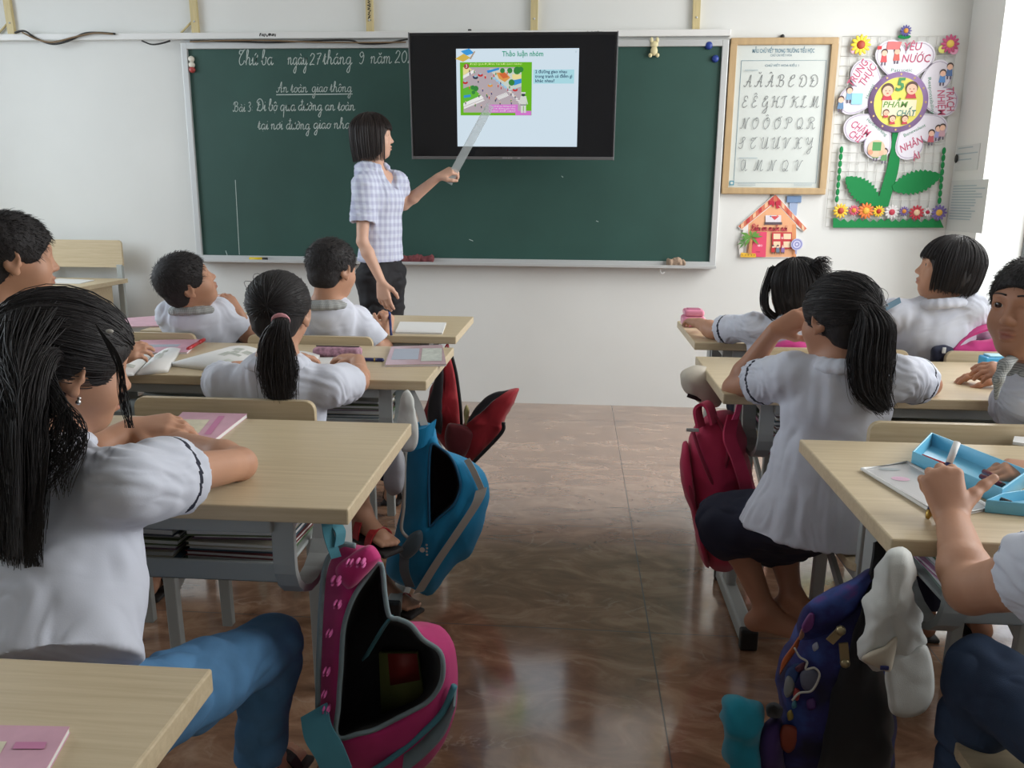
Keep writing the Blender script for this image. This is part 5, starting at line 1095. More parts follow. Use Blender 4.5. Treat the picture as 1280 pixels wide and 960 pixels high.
MB().band(catmull(arc3([Z3(*p) for p in [(245, 250), (230, 340), (262, 430), (290, 520), (300, 580)]], [2.26, 2.225, 2.22, 2.225, 2.26]), 8), (.018, .008, 0), .008).build('shoulder_strap', M_crim, cb)
MB().band(catmull(arc3([Z3(*p) for p in [(272, 200), (262, 240), (250, 270)]], [2.235, 2.23, 2.24]), 6), (.008, .004, 0), .003).build('hanging_loop', mat('hot_pink_loop', (226, 80, 130), .6), cb)
for n_, pts in (('zip', [(85, 320), (110, 400), (160, 520), (190, 560)]), ('zip', [(175, 260), (215, 330), (225, 400), (200, 520)]), ('pocket_seam', [(60, 420), (75, 560), (110, 680)])):
    MB().tube(catmull(arc3([Z3(*p) for p in pts], [2.27, 2.235, 2.232, 2.24][:len(pts)]), 8), .005, 8).build(n_, fabric('dark_crimson', (136, 26, 56)), cb)
MB().box(at_y(*Z3(82, 312), 2.24), (.035, .006, .010), bev=.002).build('zip_puller', M_alu, cb)
a = Art(at_y(*Z3(210, 800), 2.225), (1, 0, 0), (0, 0, 1), (0, -1, 0)); a.stroke([(.016*math.cos(t_), .016*math.sin(t_)) for t_ in np.linspace(.6, 5.2, 14)], .004, M_sil); a.stroke([(.008*math.cos(t_), .008*math.sin(t_)) for t_ in np.linspace(0, 4.5, 10)], .003, M_sil); a.build('emblem', cb)
tag(pillow('cap', [(850, 470), (862, 460), (880, 458), (897, 470), (905, 490), (899, 508), (880, 506), (858, 492)], 2.50, .07, mat('cream_cap_cloth', (196, 188, 174), .85, noise=.08, nscale=12, bump=.3, bscale=600), wr=.004), 'cream cap hanging over the desk end above the crimson backpack', 'cap')
a = Art(at_y(866, 497, 2.432), (1, 0, -.25), (.25, 0, 1), (0, -1, 0)); 
MB().box(at_y(868, 497, 2.446), (.045, .004, .012), [[.95, 0, .3], [0, 1, 0], [-.3, 0, .95]], bev=.001).build('cap_print', M_cap, bpy.data.objects['cap.001'])
tag(pillow('cloth_bag', [(962, 555), (978, 548), (985, 565), (984, 580), (972, 574), (960, 566)], 2.55, .03, fabric('wine_cloth', (116, 24, 44)), wr=.003), 'dark wine red bag hanging in the shade under the desk shelf', 'bag')
# navy bag with printed pattern
M_gal = mat('starry_navy_print', (30, 28, 66), .7, .35, noise=.3, nscale=12); _n, _L, _b = nodes_of(M_gal); _r = [x for x in _n if x.type == 'VALTORGB'][0].color_ramp
_r.elements[0].position = .36; _r.elements[0].color = (*s2l((20, 20, 48)), 1); _r.elements[1].position = .74; _r.elements[1].color = (*s2l((112, 56, 122)), 1); _e = _r.elements.new(.52); _e.color = (*s2l((38, 40, 98)), 1); _e = _r.elements.new(.62); _e.color = (*s2l((52, 74, 138)), 1)
def Z4(u, v): return (890+u/3.2, 660+v/3.2)
nb = empty('backpack', tuple(at_y(1010, 990, 1.30)), 'navy backpack with colourful cloud print beside the hanging white cap', 'backpack', 'backpacks hanging from the desks')
pillow('main_body', [Z4(*p) for p in [(640, 165), (520, 225), (440, 260), (365, 310), (330, 400), (275, 530), (255, 640), (262, 760), (240, 880), (235, 1000), (420, 1040), (640, 1030), (730, 960), (740, 800), (720, 640), (690, 480), (700, 300), (690, 170)]], 1.37, .12, M_gal, nb, wr=.006, seed=9)
pillow('side_panel', [Z4(*p) for p in [(640, 190), (560, 400), (480, 560), (440, 700), (420, 900), (440, 1020), (640, 1020), (715, 950), (725, 780), (690, 560), (690, 300)]], 1.30, .07, M_blk, nb, wr=.005, seed=4)
pillow('top_panel', [Z4(*p) for p in [(360, 320), (440, 265), (640, 170), (600, 300), (480, 420), (400, 460), (340, 410)]], 1.29, .05, M_gal, nb, wr=.004, seed=7)
MB().band(catmull(arc3([Z4(*p) for p in [(650, 200), (665, 120), (672, 50)]], [1.27, 1.28, 1.30]), 6), (.012, .008, 0), .004).build('hanging_loop', M_blk, nb)
def blob(pts, y_, m, name): pillow(name, [Z4(*p) for p in pts], y_+.006, .006, m, nb, wr=.001, n_=40, rings=4)
for pts_, y_, m_ in (([(400, 470), (420, 455), (428, 480), (408, 495)], 1.238, P_(150, 156, 176)), ([(320, 700), (335, 690), (340, 715), (322, 722)], 1.256, P_(60, 120, 140)), ([(300, 740), (318, 728), (325, 760), (305, 770)], 1.258, P_(150, 130, 60)), ([(380, 690), (410, 680), (415, 720), (385, 725)], 1.25, P_(70, 40, 100)), ([(330, 640), (352, 650), (345, 690), (325, 680)], 1.252, P_(160, 60, 60))): blob(pts_, y_, m_, 'cloud_print')
blob([(360, 390), (390, 340), (412, 350), (400, 400), (370, 420)], 1.238, P_(100, 44, 104), 'cloud_print'); blob([(320, 470), (350, 430), (345, 480), (290, 560), (270, 590), (280, 530)], 1.262, P_(168, 84, 36), 'flame_print'); blob([(300, 560), (350, 540), (360, 570), (320, 650), (300, 680), (290, 620)], 1.258, P_(36, 66, 120), 'cloud_print'); blob([(355, 575), (400, 560), (430, 590), (420, 630), (385, 655), (355, 630)], 1.246, P_(96, 100, 118), 'cloud_print'); blob([(300, 590), (325, 600), (330, 650), (300, 680), (285, 650)], 1.254, P_(130, 134, 136), 'cloud_print'); blob([(280, 790), (340, 800), (350, 850), (310, 900), (275, 870)], 1.262, P_(130, 54, 34), 'flame_print'); blob([(345, 440), (360, 400), (370, 430), (355, 450)], 1.246, P_(140, 100, 80), 'cloud_print'); blob([(330, 560), (365, 535), (380, 550), (350, 580)], 1.250, P_(80, 40, 60), 'cloud_print')
MB().tube(catmull(arc3([Z4(*p) for p in [(330, 480), (350, 515), (380, 535), (375, 565), (410, 560), (430, 590), (400, 650), (350, 660), (320, 690)]], 1.236), 6), .0018, 6).build('outline_print', M_sil, nb)
M_br = mat('bronze_zip', (150, 138, 106), .35, metal=.8)
for pts in ([(470, 455), (515, 410)], [(525, 460), (532, 540)]):
    p = arc3([Z4(*q_) for q_ in pts], 1.215); d = norm(p[1]-p[0]); b = MB(); n2 = norm(np.cross(d, (0, 1, 0))); b.band([p[0], (p[0]+p[1])/2, p[1]], n2*.007, .003); b.ball(p[1], .008, nu=10, nv=6); b.build('zip_puller', M_br, nb)
pillow('bottom_pocket', [Z4(*p) for p in [(200, 790), (270, 760), (290, 900), (280, 1020), (200, 1030), (185, 900)]], 1.30, .04, fabric('violet_nylon', (64, 40, 96), .3), nb, wr=.004)
pillow('pocket_knot', [Z4(*p) for p in [(215, 705), (250, 690), (285, 720), (270, 765), (215, 755)]], 1.27, .03, M_blk, nb, wr=.004)
tag(pillow('bottle_pouch', [Z4(*p) for p in [(40, 710), (90, 675), (150, 678), (205, 720), (195, 850), (205, 1000), (100, 1030), (50, 900)]], 1.29, .05, M_tl2, wr=.008, ws=26, seed=12), 'turquoise cloth pouch standing beside the navy backpack', 'pouch')
# white cap with drooping brim
wcap = empty('cap', tuple(at_y(1125, 760, 1.22)), 'white cap hanging by its strap with the brim drooping over jeans', 'cap')
pillow('crown', [Z4(*p) for p in [(680, 110), (740, 80), (800, 95), (810, 250), (845, 400), (865, 470), (800, 540), (745, 530), (720, 575), (660, 560), (600, 520), (598, 440), (610, 370), (600, 300), (650, 220)]], 1.15, .05, M_wc, wcap, wr=.007, ws=33, seed=3)
pillow('brim', [Z4(*p) for p in [(690, 580), (730, 500), (790, 490), (860, 470), (885, 570), (885, 660), (850, 730), (780, 758), (720, 740), (700, 650)]], 1.125, .007, M_wc, wcap, wr=.003, slx=.0002)
pillow('inner_fold', [Z4(*p) for p in [(600, 520), (690, 470), (742, 430), (735, 500), (715, 575), (660, 555)]], 1.11, .012, mat('cream_lining', (186, 176, 158), .85), wcap, wr=.002)
MB().box(at_y(*Z4(690, 560), 1.095), (.012, .003, .006), bev=.001).build('cap_print', M_navy, wcap)
# bag on the far chair
hb = empty('shoulder_bag', tuple(at_y(1205, 450, 2.76)), 'pink and navy bag with a looped handle propped on a chair back', 'bag')
pillow('bag_body', [(1175, 436), (1192, 430), (1225, 425), (1262, 420), (1290, 428), (1290, 452), (1175, 455)], 2.80, .06, fabric('hot_pink_nylon', (196, 60, 130)), hb, wr=.006)
pillow('navy_panel', [(1164, 434), (1182, 430), (1194, 437), (1180, 456), (1164, 455)], 2.775, .045, fabric('slate_navy', (40, 44, 66)), hb, wr=.004)
MB().band(catmull(arc3([(1192, 434), (1205, 421), (1225, 412), (1245, 408), (1262, 414)], 2.765), 8), (0, .014, .005), .008).build('handle', fabric('hot_pink_nylon', (196, 60, 130)), hb)
MB().box(at_y(1180, 438, 2.725), (.012, .004, .02), bev=.002).build('zip_puller', M_alu, hb)
tag(pillow('shoulder_bag', [(964, 434), (975, 427), (995, 424), (1010, 428), (1012, 438), (966, 440)], 2.775, .035, fabric('hot_pink_nylon', (196, 60, 130)), wr=.003), 'pink bag showing over the chair back behind the leaning girl', 'bag')
# ================================================================== PEOPLE
def skin(name, rgb):
    m = mat(name, rgb, .5, .4, noise=.06, nscale=16, bump=.12, bscale=260, bdist=.0006, sss=.06); n, L, b = nodes_of(m)
    src = b.inputs['Base Color'].links[0].from_socket; at = n.new('ShaderNodeAttribute'); at.attribute_name = 'lip'
    mx = n.new('ShaderNodeMix'); mx.data_type = 'RGBA'; L.new(at.outputs['Fac'], mx.inputs['Factor']); L.new(src, mx.inputs['A']); mx.inputs['B'].default_value = (*s2l((158, 100, 90)), 1)
    L.new(mx.outputs['Result'], b.inputs['Base Color']); return m
SK_T = skin('skin_fair', (212, 170, 148)); SK_K = skin('skin_warm', (186, 140, 114)); SK_D = skin('skin_tan', (172, 124, 98))
M_hair = mat('black_hair', (36, 33, 34), .55, .3, bump=.5, bscale=60, stretch=(3, 3, .4), bdist=.003); M_hair2 = mat('dark_brown_hair', (44, 34, 32), .5, .35, bump=.5, bscale=60, stretch=(3, 3, .4), bdist=.003)
M_hairs = mat('cropped_hair', (38, 35, 36), .65, .3, bump=.7, bscale=260, bdist=.002)
M_str = mat('hair_strand', (40, 37, 38), .5, .35); M_str2 = mat('brown_hair_strand', (40, 29, 27), .36, .5)
M_shirt = mat('white_school_shirt', (206, 210, 222), .85, .2, noise=.04, nscale=6, bump=.25, bscale=500, sheen=.1, bdist=.0005)
M_trim = mat('navy_trim', (30, 34, 52), .8); M_black_t = mat('black_trousers', (28, 28, 33), .8, bump=.2, bscale=500); M_navysk = mat('navy_skirt', (26, 30, 52), .85, noise=.15, nscale=8, bump=.3, bscale=500)
M_jean = mat('blue_denim', (84, 132, 174), .85, noise=.28, nscale=13, bump=.5, bscale=700, bdist=.0008); M_jean2 = mat('dark_denim', (52, 70, 98), .85, noise=.3, nscale=13, bump=.5, bscale=700, bdist=.0008)
M_eyew = mat('eye_white', (222, 220, 214), .15, .5); M_iris = mat('dark_brown_iris', (44, 28, 22), .12, .5); M_strap = mat('red_sandal', (170, 40, 46), .5); M_sole = mat('sandal_sole', (40, 36, 36), .7)
def check_mat(name, base, line, sc, soft=.5):
    m = mat(name, base, .85, .2); n, L, b = nodes_of(m); tc = n.new('ShaderNodeTexCoord'); sx = n.new('ShaderNodeSeparateXYZ'); L.new(tc.outputs['Object'], sx.inputs[0])
    ad = n.new('ShaderNodeMath'); ad.operation = 'MULTIPLY_ADD'; ad.inputs[1].default_value = .8; L.new(sx.outputs['Y'], ad.inputs[0]); L.new(sx.outputs['X'], ad.inputs[2]); fac = []
    for s_ in (ad.outputs[0], sx.outputs['Z']):
        a = n.new('ShaderNodeMath'); a.operation = 'MULTIPLY'; a.inputs[1].default_value = sc; L.new(s_, a.inputs[0]); c = n.new('ShaderNodeMath'); c.operation = 'SINE'; L.new(a.outputs[0], c.inputs[0])
        d = n.new('ShaderNodeMapRange'); d.inputs['From Min'].default_value = -soft; d.inputs['From Max'].default_value = soft; L.new(c.outputs[0], d.inputs['Value']); fac.append(d)
    su = n.new('ShaderNodeMath'); su.operation = 'ADD'; L.new(fac[0].outputs[0], su.inputs[0]); L.new(fac[1].outputs[0], su.inputs[1]); hf = n.new('ShaderNodeMath'); hf.operation = 'MULTIPLY'; hf.inputs[1].default_value = .5; L.new(su.outputs[0], hf.inputs[0])
    mx = n.new('ShaderNodeMix'); mx.data_type = 'RGBA'; L.new(hf.outputs[0], mx.inputs['Factor']); mx.inputs['A'].default_value = (*s2l(base), 1); mx.inputs['B'].default_value = (*s2l(line), 1); L.new(mx.outputs['Result'], b.inputs['Base Color']); return m
M_plaid = check_mat('lavender_plaid', (212, 218, 234), (178, 182, 208), 170); M_gcheck = check_mat('grey_check', (180, 182, 180), (118, 122, 122), 1300)

def rot(yaw, pitch=0, roll=0):
    y, p, r = map(math.radians, (yaw, pitch, roll))
    Rz = np.array([[math.cos(y), -math.sin(y), 0], [math.sin(y), math.cos(y), 0], [0, 0, 1]]); Rx = np.array([[1, 0, 0], [0, math.cos(p), -math.sin(p)], [0, math.sin(p), math.cos(p)]]); Ry = np.array([[math.cos(r), 0, math.sin(r)], [0, 1, 0], [-math.sin(r), 0, math.cos(r)]])
    return Rz @ Rx @ Ry
class Head:
    def __init__(s, c, yaw, pitch=0, roll=0, h=.2): s.c = np.asarray(c, float); s.R = rot(yaw, pitch, roll); s.h = h
    def P(s, *p): return s.c + s.R @ (np.asarray(p, float)*s.h)
    def L(s, V): return ((np.asarray(V)-s.c) @ s.R)/s.h
    def E(s, S, p, r, k=.05, sub=0, R=None): S.ell(s.P(*p), np.asarray(r, float)*s.h, s.R if R is None else s.R @ R, k*s.h, sub)
    def C(s, S, a, b, ra, rb, k=.05, sub=0): S.cone(s.P(*a), s.P(*b), ra*s.h, rb*s.h, k*s.h, sub)
    def skull(s, S, adult=False):
        E, Cn = s.E, s.C
        E(S, (0, -.06, .12), (.35, .42, .37)); E(S, (0, .09, -.12), (.285, .285, .37), .08)
        for q in (-1, 1): E(S, (q*.15, .21, -.15), (.125, .12, .14), .10)
        E(S, (0, .20, -.38), (.15, .14, .11), .12); E(S, (0, .30, .10), (.22, .07, .07), .08)
        Cn(S, (0, .335, .04), (0, .405, -.10), .030, .044, .05); E(S, (0, .418, -.118), (.044, .038, .034), .03)
        for q in (-1, 1): E(S, (q*.047, .382, -.13), (.032, .036, .028), .03)
        for q in (-1, 1): E(S, (q*.145, .39, .03), (.085, .06, .048), .05, 1)
        for q in (-1, 1): E(S, (q*.145, .290, .025), (.084, .074, .078), .02); E(S, (q*.145, .39, .020), (.066, .078, .033), .010, 1)
        E(S, (0, .365, -.232), (.088, .05, .028), .025); E(S, (0, .358, -.285), (.072, .05, .03), .025); E(S, (0, .425, -.258), (.088, .055, .007), .012, 1)
        for q in (-1, 1):
            Re = rot(-q*26, -10, 0); E(S, (q*.350, -.06, -.02), (.036, .095, .135), .02, 0, Re); E(S, (q*.402, -.055, .0), (.048, .060, .088), .02, 1, Re); E(S, (q*.345, -.02, -.140), (.028, .042, .05), .03); E(S, (q*.352, .015, -.05), (.022, .028, .036), .02)
    def lips(s, V):
        q = s.L(V); a = np.exp(-((q[:, 0]/.075)**2+((q[:, 2]+.258)/.045)**2+((q[:, 1]-.39)/.06)**2)**1.5); return a
    def eyes(s, parent, gaze=(0, 0)):
        for q in (-1, 1):
            c = s.P(q*.145, .272, .022); r = .074*s.h; Rg = s.R @ rot(*gaze); V = []; F = []; M = []; nu, nv = 20, 18
            for i in range(nv+1):
                th = math.pi*i/nv if i else 0
                for j in range(nu): V.append(c+Rg @ np.array((math.sin(th)*math.cos(2*math.pi*j/nu), math.cos(th), math.sin(th)*math.sin(2*math.pi*j/nu)))*r)
            for i in range(nv):
                for j in range(nu): F.append([i*nu+j, i*nu+(j+1) % nu, (i+1)*nu+(j+1) % nu, (i+1)*nu+j]); M.append(1 if i < 3 else 0)
            mk('eye', V, F, [M_eyew, M_iris], parent, M)
    def brows(s, parent, m):
        for q in (-1, 1):
            P = [s.P(q*x, y, z) for x, y, z in ((.055, .385, .128), (.11, .38, .138), (.18, .345, .134), (.235, .295, .112))]; MB().tube(catmull(P, 5), np.linspace(.010, .005, 16)*s.h, 6).build('eyebrow', m, parent)

def strand_mesh(name, S, r0, r1, m, parent, sides=3):
    """S: (strands, points, 3) -> one mesh of fine tapered strands"""
    S = np.asarray(S, float); n, k, _ = S.shape; T = np.gradient(S, axis=1); T /= np.maximum(1e-9, np.linalg.norm(T, axis=2))[..., None]
    ref = np.random.default_rng(1).normal(size=(n, 1, 3)); N = np.cross(T, ref); N /= np.maximum(1e-9, np.linalg.norm(N, axis=2))[..., None]; B = np.cross(T, N)
    rr = np.linspace(r0, r1, k)[None, :, None, None]; a = np.arange(sides)*2*math.pi/sides
    V = S[:, :, None] + (N[:, :, None]*np.cos(a)[None, None, :, None]+B[:, :, None]*np.sin(a)[None, None, :, None])*rr
    V = V.reshape(-1, 3); idx = np.arange(n*k*sides).reshape(n, k, sides); A = idx[:, :-1]; Bq = idx[:, 1:]
    F = np.stack([A, np.roll(A, -1, 2), np.roll(Bq, -1, 2), Bq], -1).reshape(-1, 4)
    return mk(name, V, F, m, parent)
HC, HR_ = np.array((0, -.055, .135)), np.array((.385, .455, .395))
def hair_ok(p, boy=True):
    f = ((p[:, 0]/.43)**2+((p[:, 1]-.50)/.40)**2+((p[:, 2]+.14)/.38)**2) < 1
    e = (((np.abs(p[:, 0])-.40)/.15)**2+((p[:, 1]-.05)/.20)**2+((p[:, 2]+.13)/.22)**2) < 1
    return ~(f | (e if boy else False)) & (p[:, 2] > (-.30 if boy else -.36)-0.0*p[:, 1])
def cap_hair(H, S, boy=True, thick=1.0, nape=False):
    H.E(S, HC, HR_*thick, .04); H.E(S, (0, -.22, -.10), (.30, .25, .27), .06)
    H.E(S, (0, .50, -.14), (.42, .39, .37), .03, 1)
    if boy:
        for q in (-1, 1): H.E(S, (q*.41, .04, -.17), (.14, .16, .18), .03, 1)
    S.cut(H.P(0, 0, -.33 if boy else -.36), -H.R[:, 2]+H.R[:, 1]*-.0, .01)
    if nape: H.E(S, (.04, -.30, -.36), (.30, .20, .36), .14); H.E(S, (-.05, -.42, -.15), (.34, .20, .40), .14)
def on_cap(H, n, seed, boy=True, thick=1.0):
    r_ = np.random.default_rng(seed); d = r_.normal(size=(n*3, 3)); d /= np.linalg.norm(d, axis=1)[:, None]; p = HC+d*HR_*thick; ok = hair_ok(p, boy); return p[ok][:n], d[ok][:n], r_
def hair_short(H, parent, seed=1, vox=.004, n=1500, m=M_hairs, ms=M_str, ln=.075):
    S = SDF(vox); cap_hair(H, S); V, F = S.mesh(); N = vnormals(V, F); V = V+N*((vnoise(V, 220, seed)*.0013+vnoise(V, 70, seed+1)*.0012))[:, None]
    o = mk('hair', V, F, m, parent); p, d, r_ = on_cap(H, n, seed)
    wh = np.array((.05, -.35, .40)); t = p-HC-wh*.9; nn = d/HR_; nn /= np.linalg.norm(nn, axis=1)[:, None]; t = t-nn*np.sum(t*nn, 1)[:, None]; t /= np.maximum(1e-6, np.linalg.norm(t, axis=1))[:, None]
    cap_ = 1; L_ = ln*r_.uniform(.6, 1.2, (len(p), 1)); dirn = nn*.42+t*.85+r_.normal(0, .16, p.shape); q = np.stack([p-nn*.012, p+dirn*L_*.5, p+dirn*L_-nn*L_*.12], 1)
    strand_mesh('loose_strands', H.c+(q*H.h) @ H.R.T, .0009, .0002, ms, o); return o
def tie_path(H, p, d, tie_d, k=9, lift=1.012, stop=1.0):
    """paths along the scalp from roots to the tie"""
    td = norm(tie_d); dd = d/np.linalg.norm(d, axis=1)[:, None]; om = np.arccos(np.clip(dd @ td, -1, 1))[:, None]; out = []
    for t_ in np.linspace(0, stop, k):
        v = (np.sin((1-t_)*om)*dd+np.sin(t_*om)*td)/np.maximum(1e-4, np.sin(om)); v /= np.linalg.norm(v, axis=1)[:, None]; out.append(HC+v*HR_*lift)
    return np.stack(out, 1)
def hair_pony(H, parent, tie_d, tail, tail_r, seed=1, vox=.004, n=900, nt=500, m=M_hair, ms=M_str, wisps=(), tie_m=None, thick=1.0, flat=.6, ax=None, fly=60, nape=False):
    S = SDF(vox); cap_hair(H, S, True, thick, nape); V, F = S.mesh(); V = V+vnormals(V, F)*(vnoise(V, 70, seed)*.0016)[:, None]; o = mk('hair', V, F, m, parent)
    p, d, r_ = on_cap(H, n, seed, True, thick); q = tie_path(H, p, d, tie_d, lift=thick*1.006); q = q+r_.normal(0, .004, (len(q), 1, 3)); S_ = [H.c+(q*H.h) @ H.R.T]
    fr_ = tie_path(H, p[:fly], d[:fly], tie_d, lift=thick*1.03); fr_ = fr_+(np.sin(np.linspace(0, 3, fr_.shape[1]))[None, :, None])*r_.normal(0, .018, (len(fr_), 1, 3)); S_.append(H.c+(fr_*H.h) @ H.R.T)
    strand_mesh('loose_strands', np.concatenate(S_), .0009, .0006, ms, o)
    T0 = catmull(tail, 8); k = len(T0); tr_ = np.interp(np.linspace(0, 1, k), np.linspace(0, 1, len(tail_r)), tail_r); MB().tube(T0, np.maximum(tr_*.72, .002), 12, sx=flat, ref=ax if ax is not None else H.R[:, 0]).build('ponytail', m, o)
    tan = np.gradient(T0, axis=0); tan /= np.linalg.norm(tan, axis=1)[:, None]; A = (ax if ax is not None else H.R[:, 0]); A = A-tan*(tan @ A)[:, None]; A /= np.linalg.norm(A, axis=1)[:, None]; Bq = np.cross(tan, A)
    rad = np.sqrt(r_.uniform(.25, 1, (nt, 1, 1))); an = r_.uniform(0, 2*math.pi, (nt, 1, 1)); wob = r_.normal(0, .12, (nt, 1, 1))*np.linspace(0, 1, k)[None, :, None]**2
    end = r_.uniform(.82, 1.06, (nt, 1)); ti = np.clip(np.linspace(0, 1, k)[None]*end, 0, 1)*(k-1); i0 = np.clip(ti.astype(int), 0, k-2); f = (ti-i0)[..., None]
    lerp = lambda X: X[i0]*(1-f)+X[i0+1]*f
    trr = lerp(tr_[:, None]); Q = lerp(T0)+trr*(rad*np.cos(an)+wob)*lerp(A)+trr*flat*(rad*np.sin(an)+wob*.5)*lerp(Bq)
    Q = Q+np.cumsum(r_.normal(0, .0009, Q.shape), 1)*np.linspace(0, 1, k)[None, :, None]; strand_mesh('ponytail_strands', Q, .0010, .0004, ms, o)
    if tie_m: tp = T0[1]; MB().tube([T0[1]-tan[1]*.002, T0[1], T0[1]+tan[1]*.002], [tr_[1]*.9+.002, tr_[1]*.93+.003, tr_[1]*.9+.002], 14).build('hair_tie', tie_m, o)
    if len(wisps): strand_mesh('loose_wisps', np.array([catmull(w_, 6) for w_ in wisps]), .0009, .0004, ms, o)
    return o
def hair_bob(H, parent, zb=-.42, seed=1, vox=.004, n=900, m=M_hair, ms=M_str, fringe=.16, wide=1.0, face_y=.56):
    S = SDF(vox); H.E(S, (0, -.06, .12), (.42*wide, .475, .41), .04); H.E(S, (0, -.10, -.10+(.0 if zb > -.4 else -.03)), (.42*wide, .42, .38 if zb > -.4 else .46), .10); H.E(S, (0, face_y, -.20), (.40, .44, .40+fringe*.3), .04, 1); H.E(S, (0, .1, -.55), (.24, .36, .36), .04, 1)
    S.cut(H.P(0, 0, zb), -H.R[:, 2], .015); V, F = S.mesh(); V = V+vnormals(V, F)*(vnoise((V-H.c) @ H.R*[1, 1, .25], 130, seed)*.0026)[:, None]; o = mk('hair', V, F, m, parent)
    r_ = np.random.default_rng(seed); ph = r_.uniform(-math.pi, math.pi, n); th0 = r_.uniform(.05, .9, n); k = 11; Q = np.zeros((n, k, 3)); front = np.cos(ph); t_ = np.linspace(0, 1, k)
    th = th0[:, None]+(math.pi*.53-th0[:, None])*np.minimum(1, t_/.6)[None]; zc, rz = .12, .425; Q[..., 0] = np.sin(th)*np.sin(ph)[:, None]*.435*wide; Q[..., 1] = -.06+np.sin(th)*np.cos(ph)[:, None]*.49; Q[..., 2] = zc+np.cos(th)*rz
    zend = np.where(front > .62, fringe-.02, zb-.01)+r_.normal(0, .02, n); down = np.clip((t_-.6)/.4, 0, 1)[None]; Q[..., 2] = np.where(t_[None] > .6, Q[:, 6:7, 2]*(1-down)+zend[:, None]*down, Q[..., 2]); Q[..., 2] = np.maximum(Q[..., 2], zend[:, None]); Q[..., :2] *= (1-(.12 if zb > -.4 else .10)*down**2)[..., None]
    Q += r_.normal(0, .006, (n, 1, 3)); strand_mesh('loose_strands', H.c+(Q*H.h) @ H.R.T, .0012, .0006, ms, o); return o

def hand(S, w, d, n, side, L_, curl=(.3, .3, .3, .3), thumb=.6, k=.006, thumb_curl=.3, spread=.05):
    """palm, four jointed fingers and a thumb; n = back of the hand, side = +1 left hand, -1 right hand"""
    w = np.asarray(w, float); d = norm(d); n = norm(np.asarray(n, float)-d*np.dot(n, d)); t = side*np.cross(d, n)
    kn = []
    for i, (o, ln) in enumerate(((.17, .50), (.06, .53), (-.055, .51), (-.16, .46))):
        b = w+d*L_*ln+t*o*L_+n*L_*(.02-.05*abs(o)); S.cone(w+d*L_*.08+t*o*L_*.55, b, .085*L_, .068*L_, k*2); kn.append(b)
    S.ell(w+d*L_*.28-n*.02*L_, np.array((.18, .26, .085))*L_, np.stack([t, d, n], 1), k*2)
    for i, ln in enumerate((.40, .45, .42, .33)):
        a = 0; p = kn[i]; dd0 = norm(d+t*(1.5-i)*spread); r0 = (.058, .06, .057, .05)[i]*L_
        for j, (fr_, mul) in enumerate(((.46, .9), (.31, 1.1), (.25, .7))):
            a += curl[i]*mul; dd = math.cos(a)*dd0-math.sin(a)*n; q = p+dd*ln*L_*fr_; S.cone(p, q, r0*(1-.1*j), r0*(.92-.1*j), k*.6); p = q
    p = w+d*L_*.12+t*.13*L_; td = norm(d*.62+t*thumb-n*.28)
    for j, (fr_, r0) in enumerate(((.22, .085), (.18, .064), (.15, .056))):
        q = p+td*L_*fr_; S.cone(p, q, r0*L_, r0*L_*.88, k); p = q; td = norm(td+d*thumb_curl*.5-t*thumb_curl-n*thumb_curl*.4)
def arm(S, sh, el, wr, s=1.0):
    sh, el, wr = map(np.asarray, (sh, el, wr)); m1 = sh*.55+el*.45; m2 = el*.72+wr*.28
    S.chain([sh, m1, el, m2, wr], np.array([.040, .034, .028, .031, .021])*s, k=.012)
def foot(S, an, d, s=1.0, toes=True):
    an = np.asarray(an, float); d = norm((d[0], d[1], d[2] if len(d) > 2 else 0)); z = an[2]
    hl = an-d*.03*s+np.array((0, 0, -.045*s)); ba = an+d*.10*s+np.array((0, 0, -.052*s)); S.cone(an, hl, .030*s, .026*s, .015); S.cone(an, ba, .028*s, .020*s, .02); S.cone(hl, ba, .024*s, .024*s, .02)
    sd = norm(np.cross(d, (0, 0, 1)))
    for i in range(5): b = ba+sd*(i-2)*.0135*s; S.cone(b, b+d*(.052-.006*abs(i-1))*s+np.array((0, 0, -.004)), .0105*s, .0085*s, .004)
BONES = {}
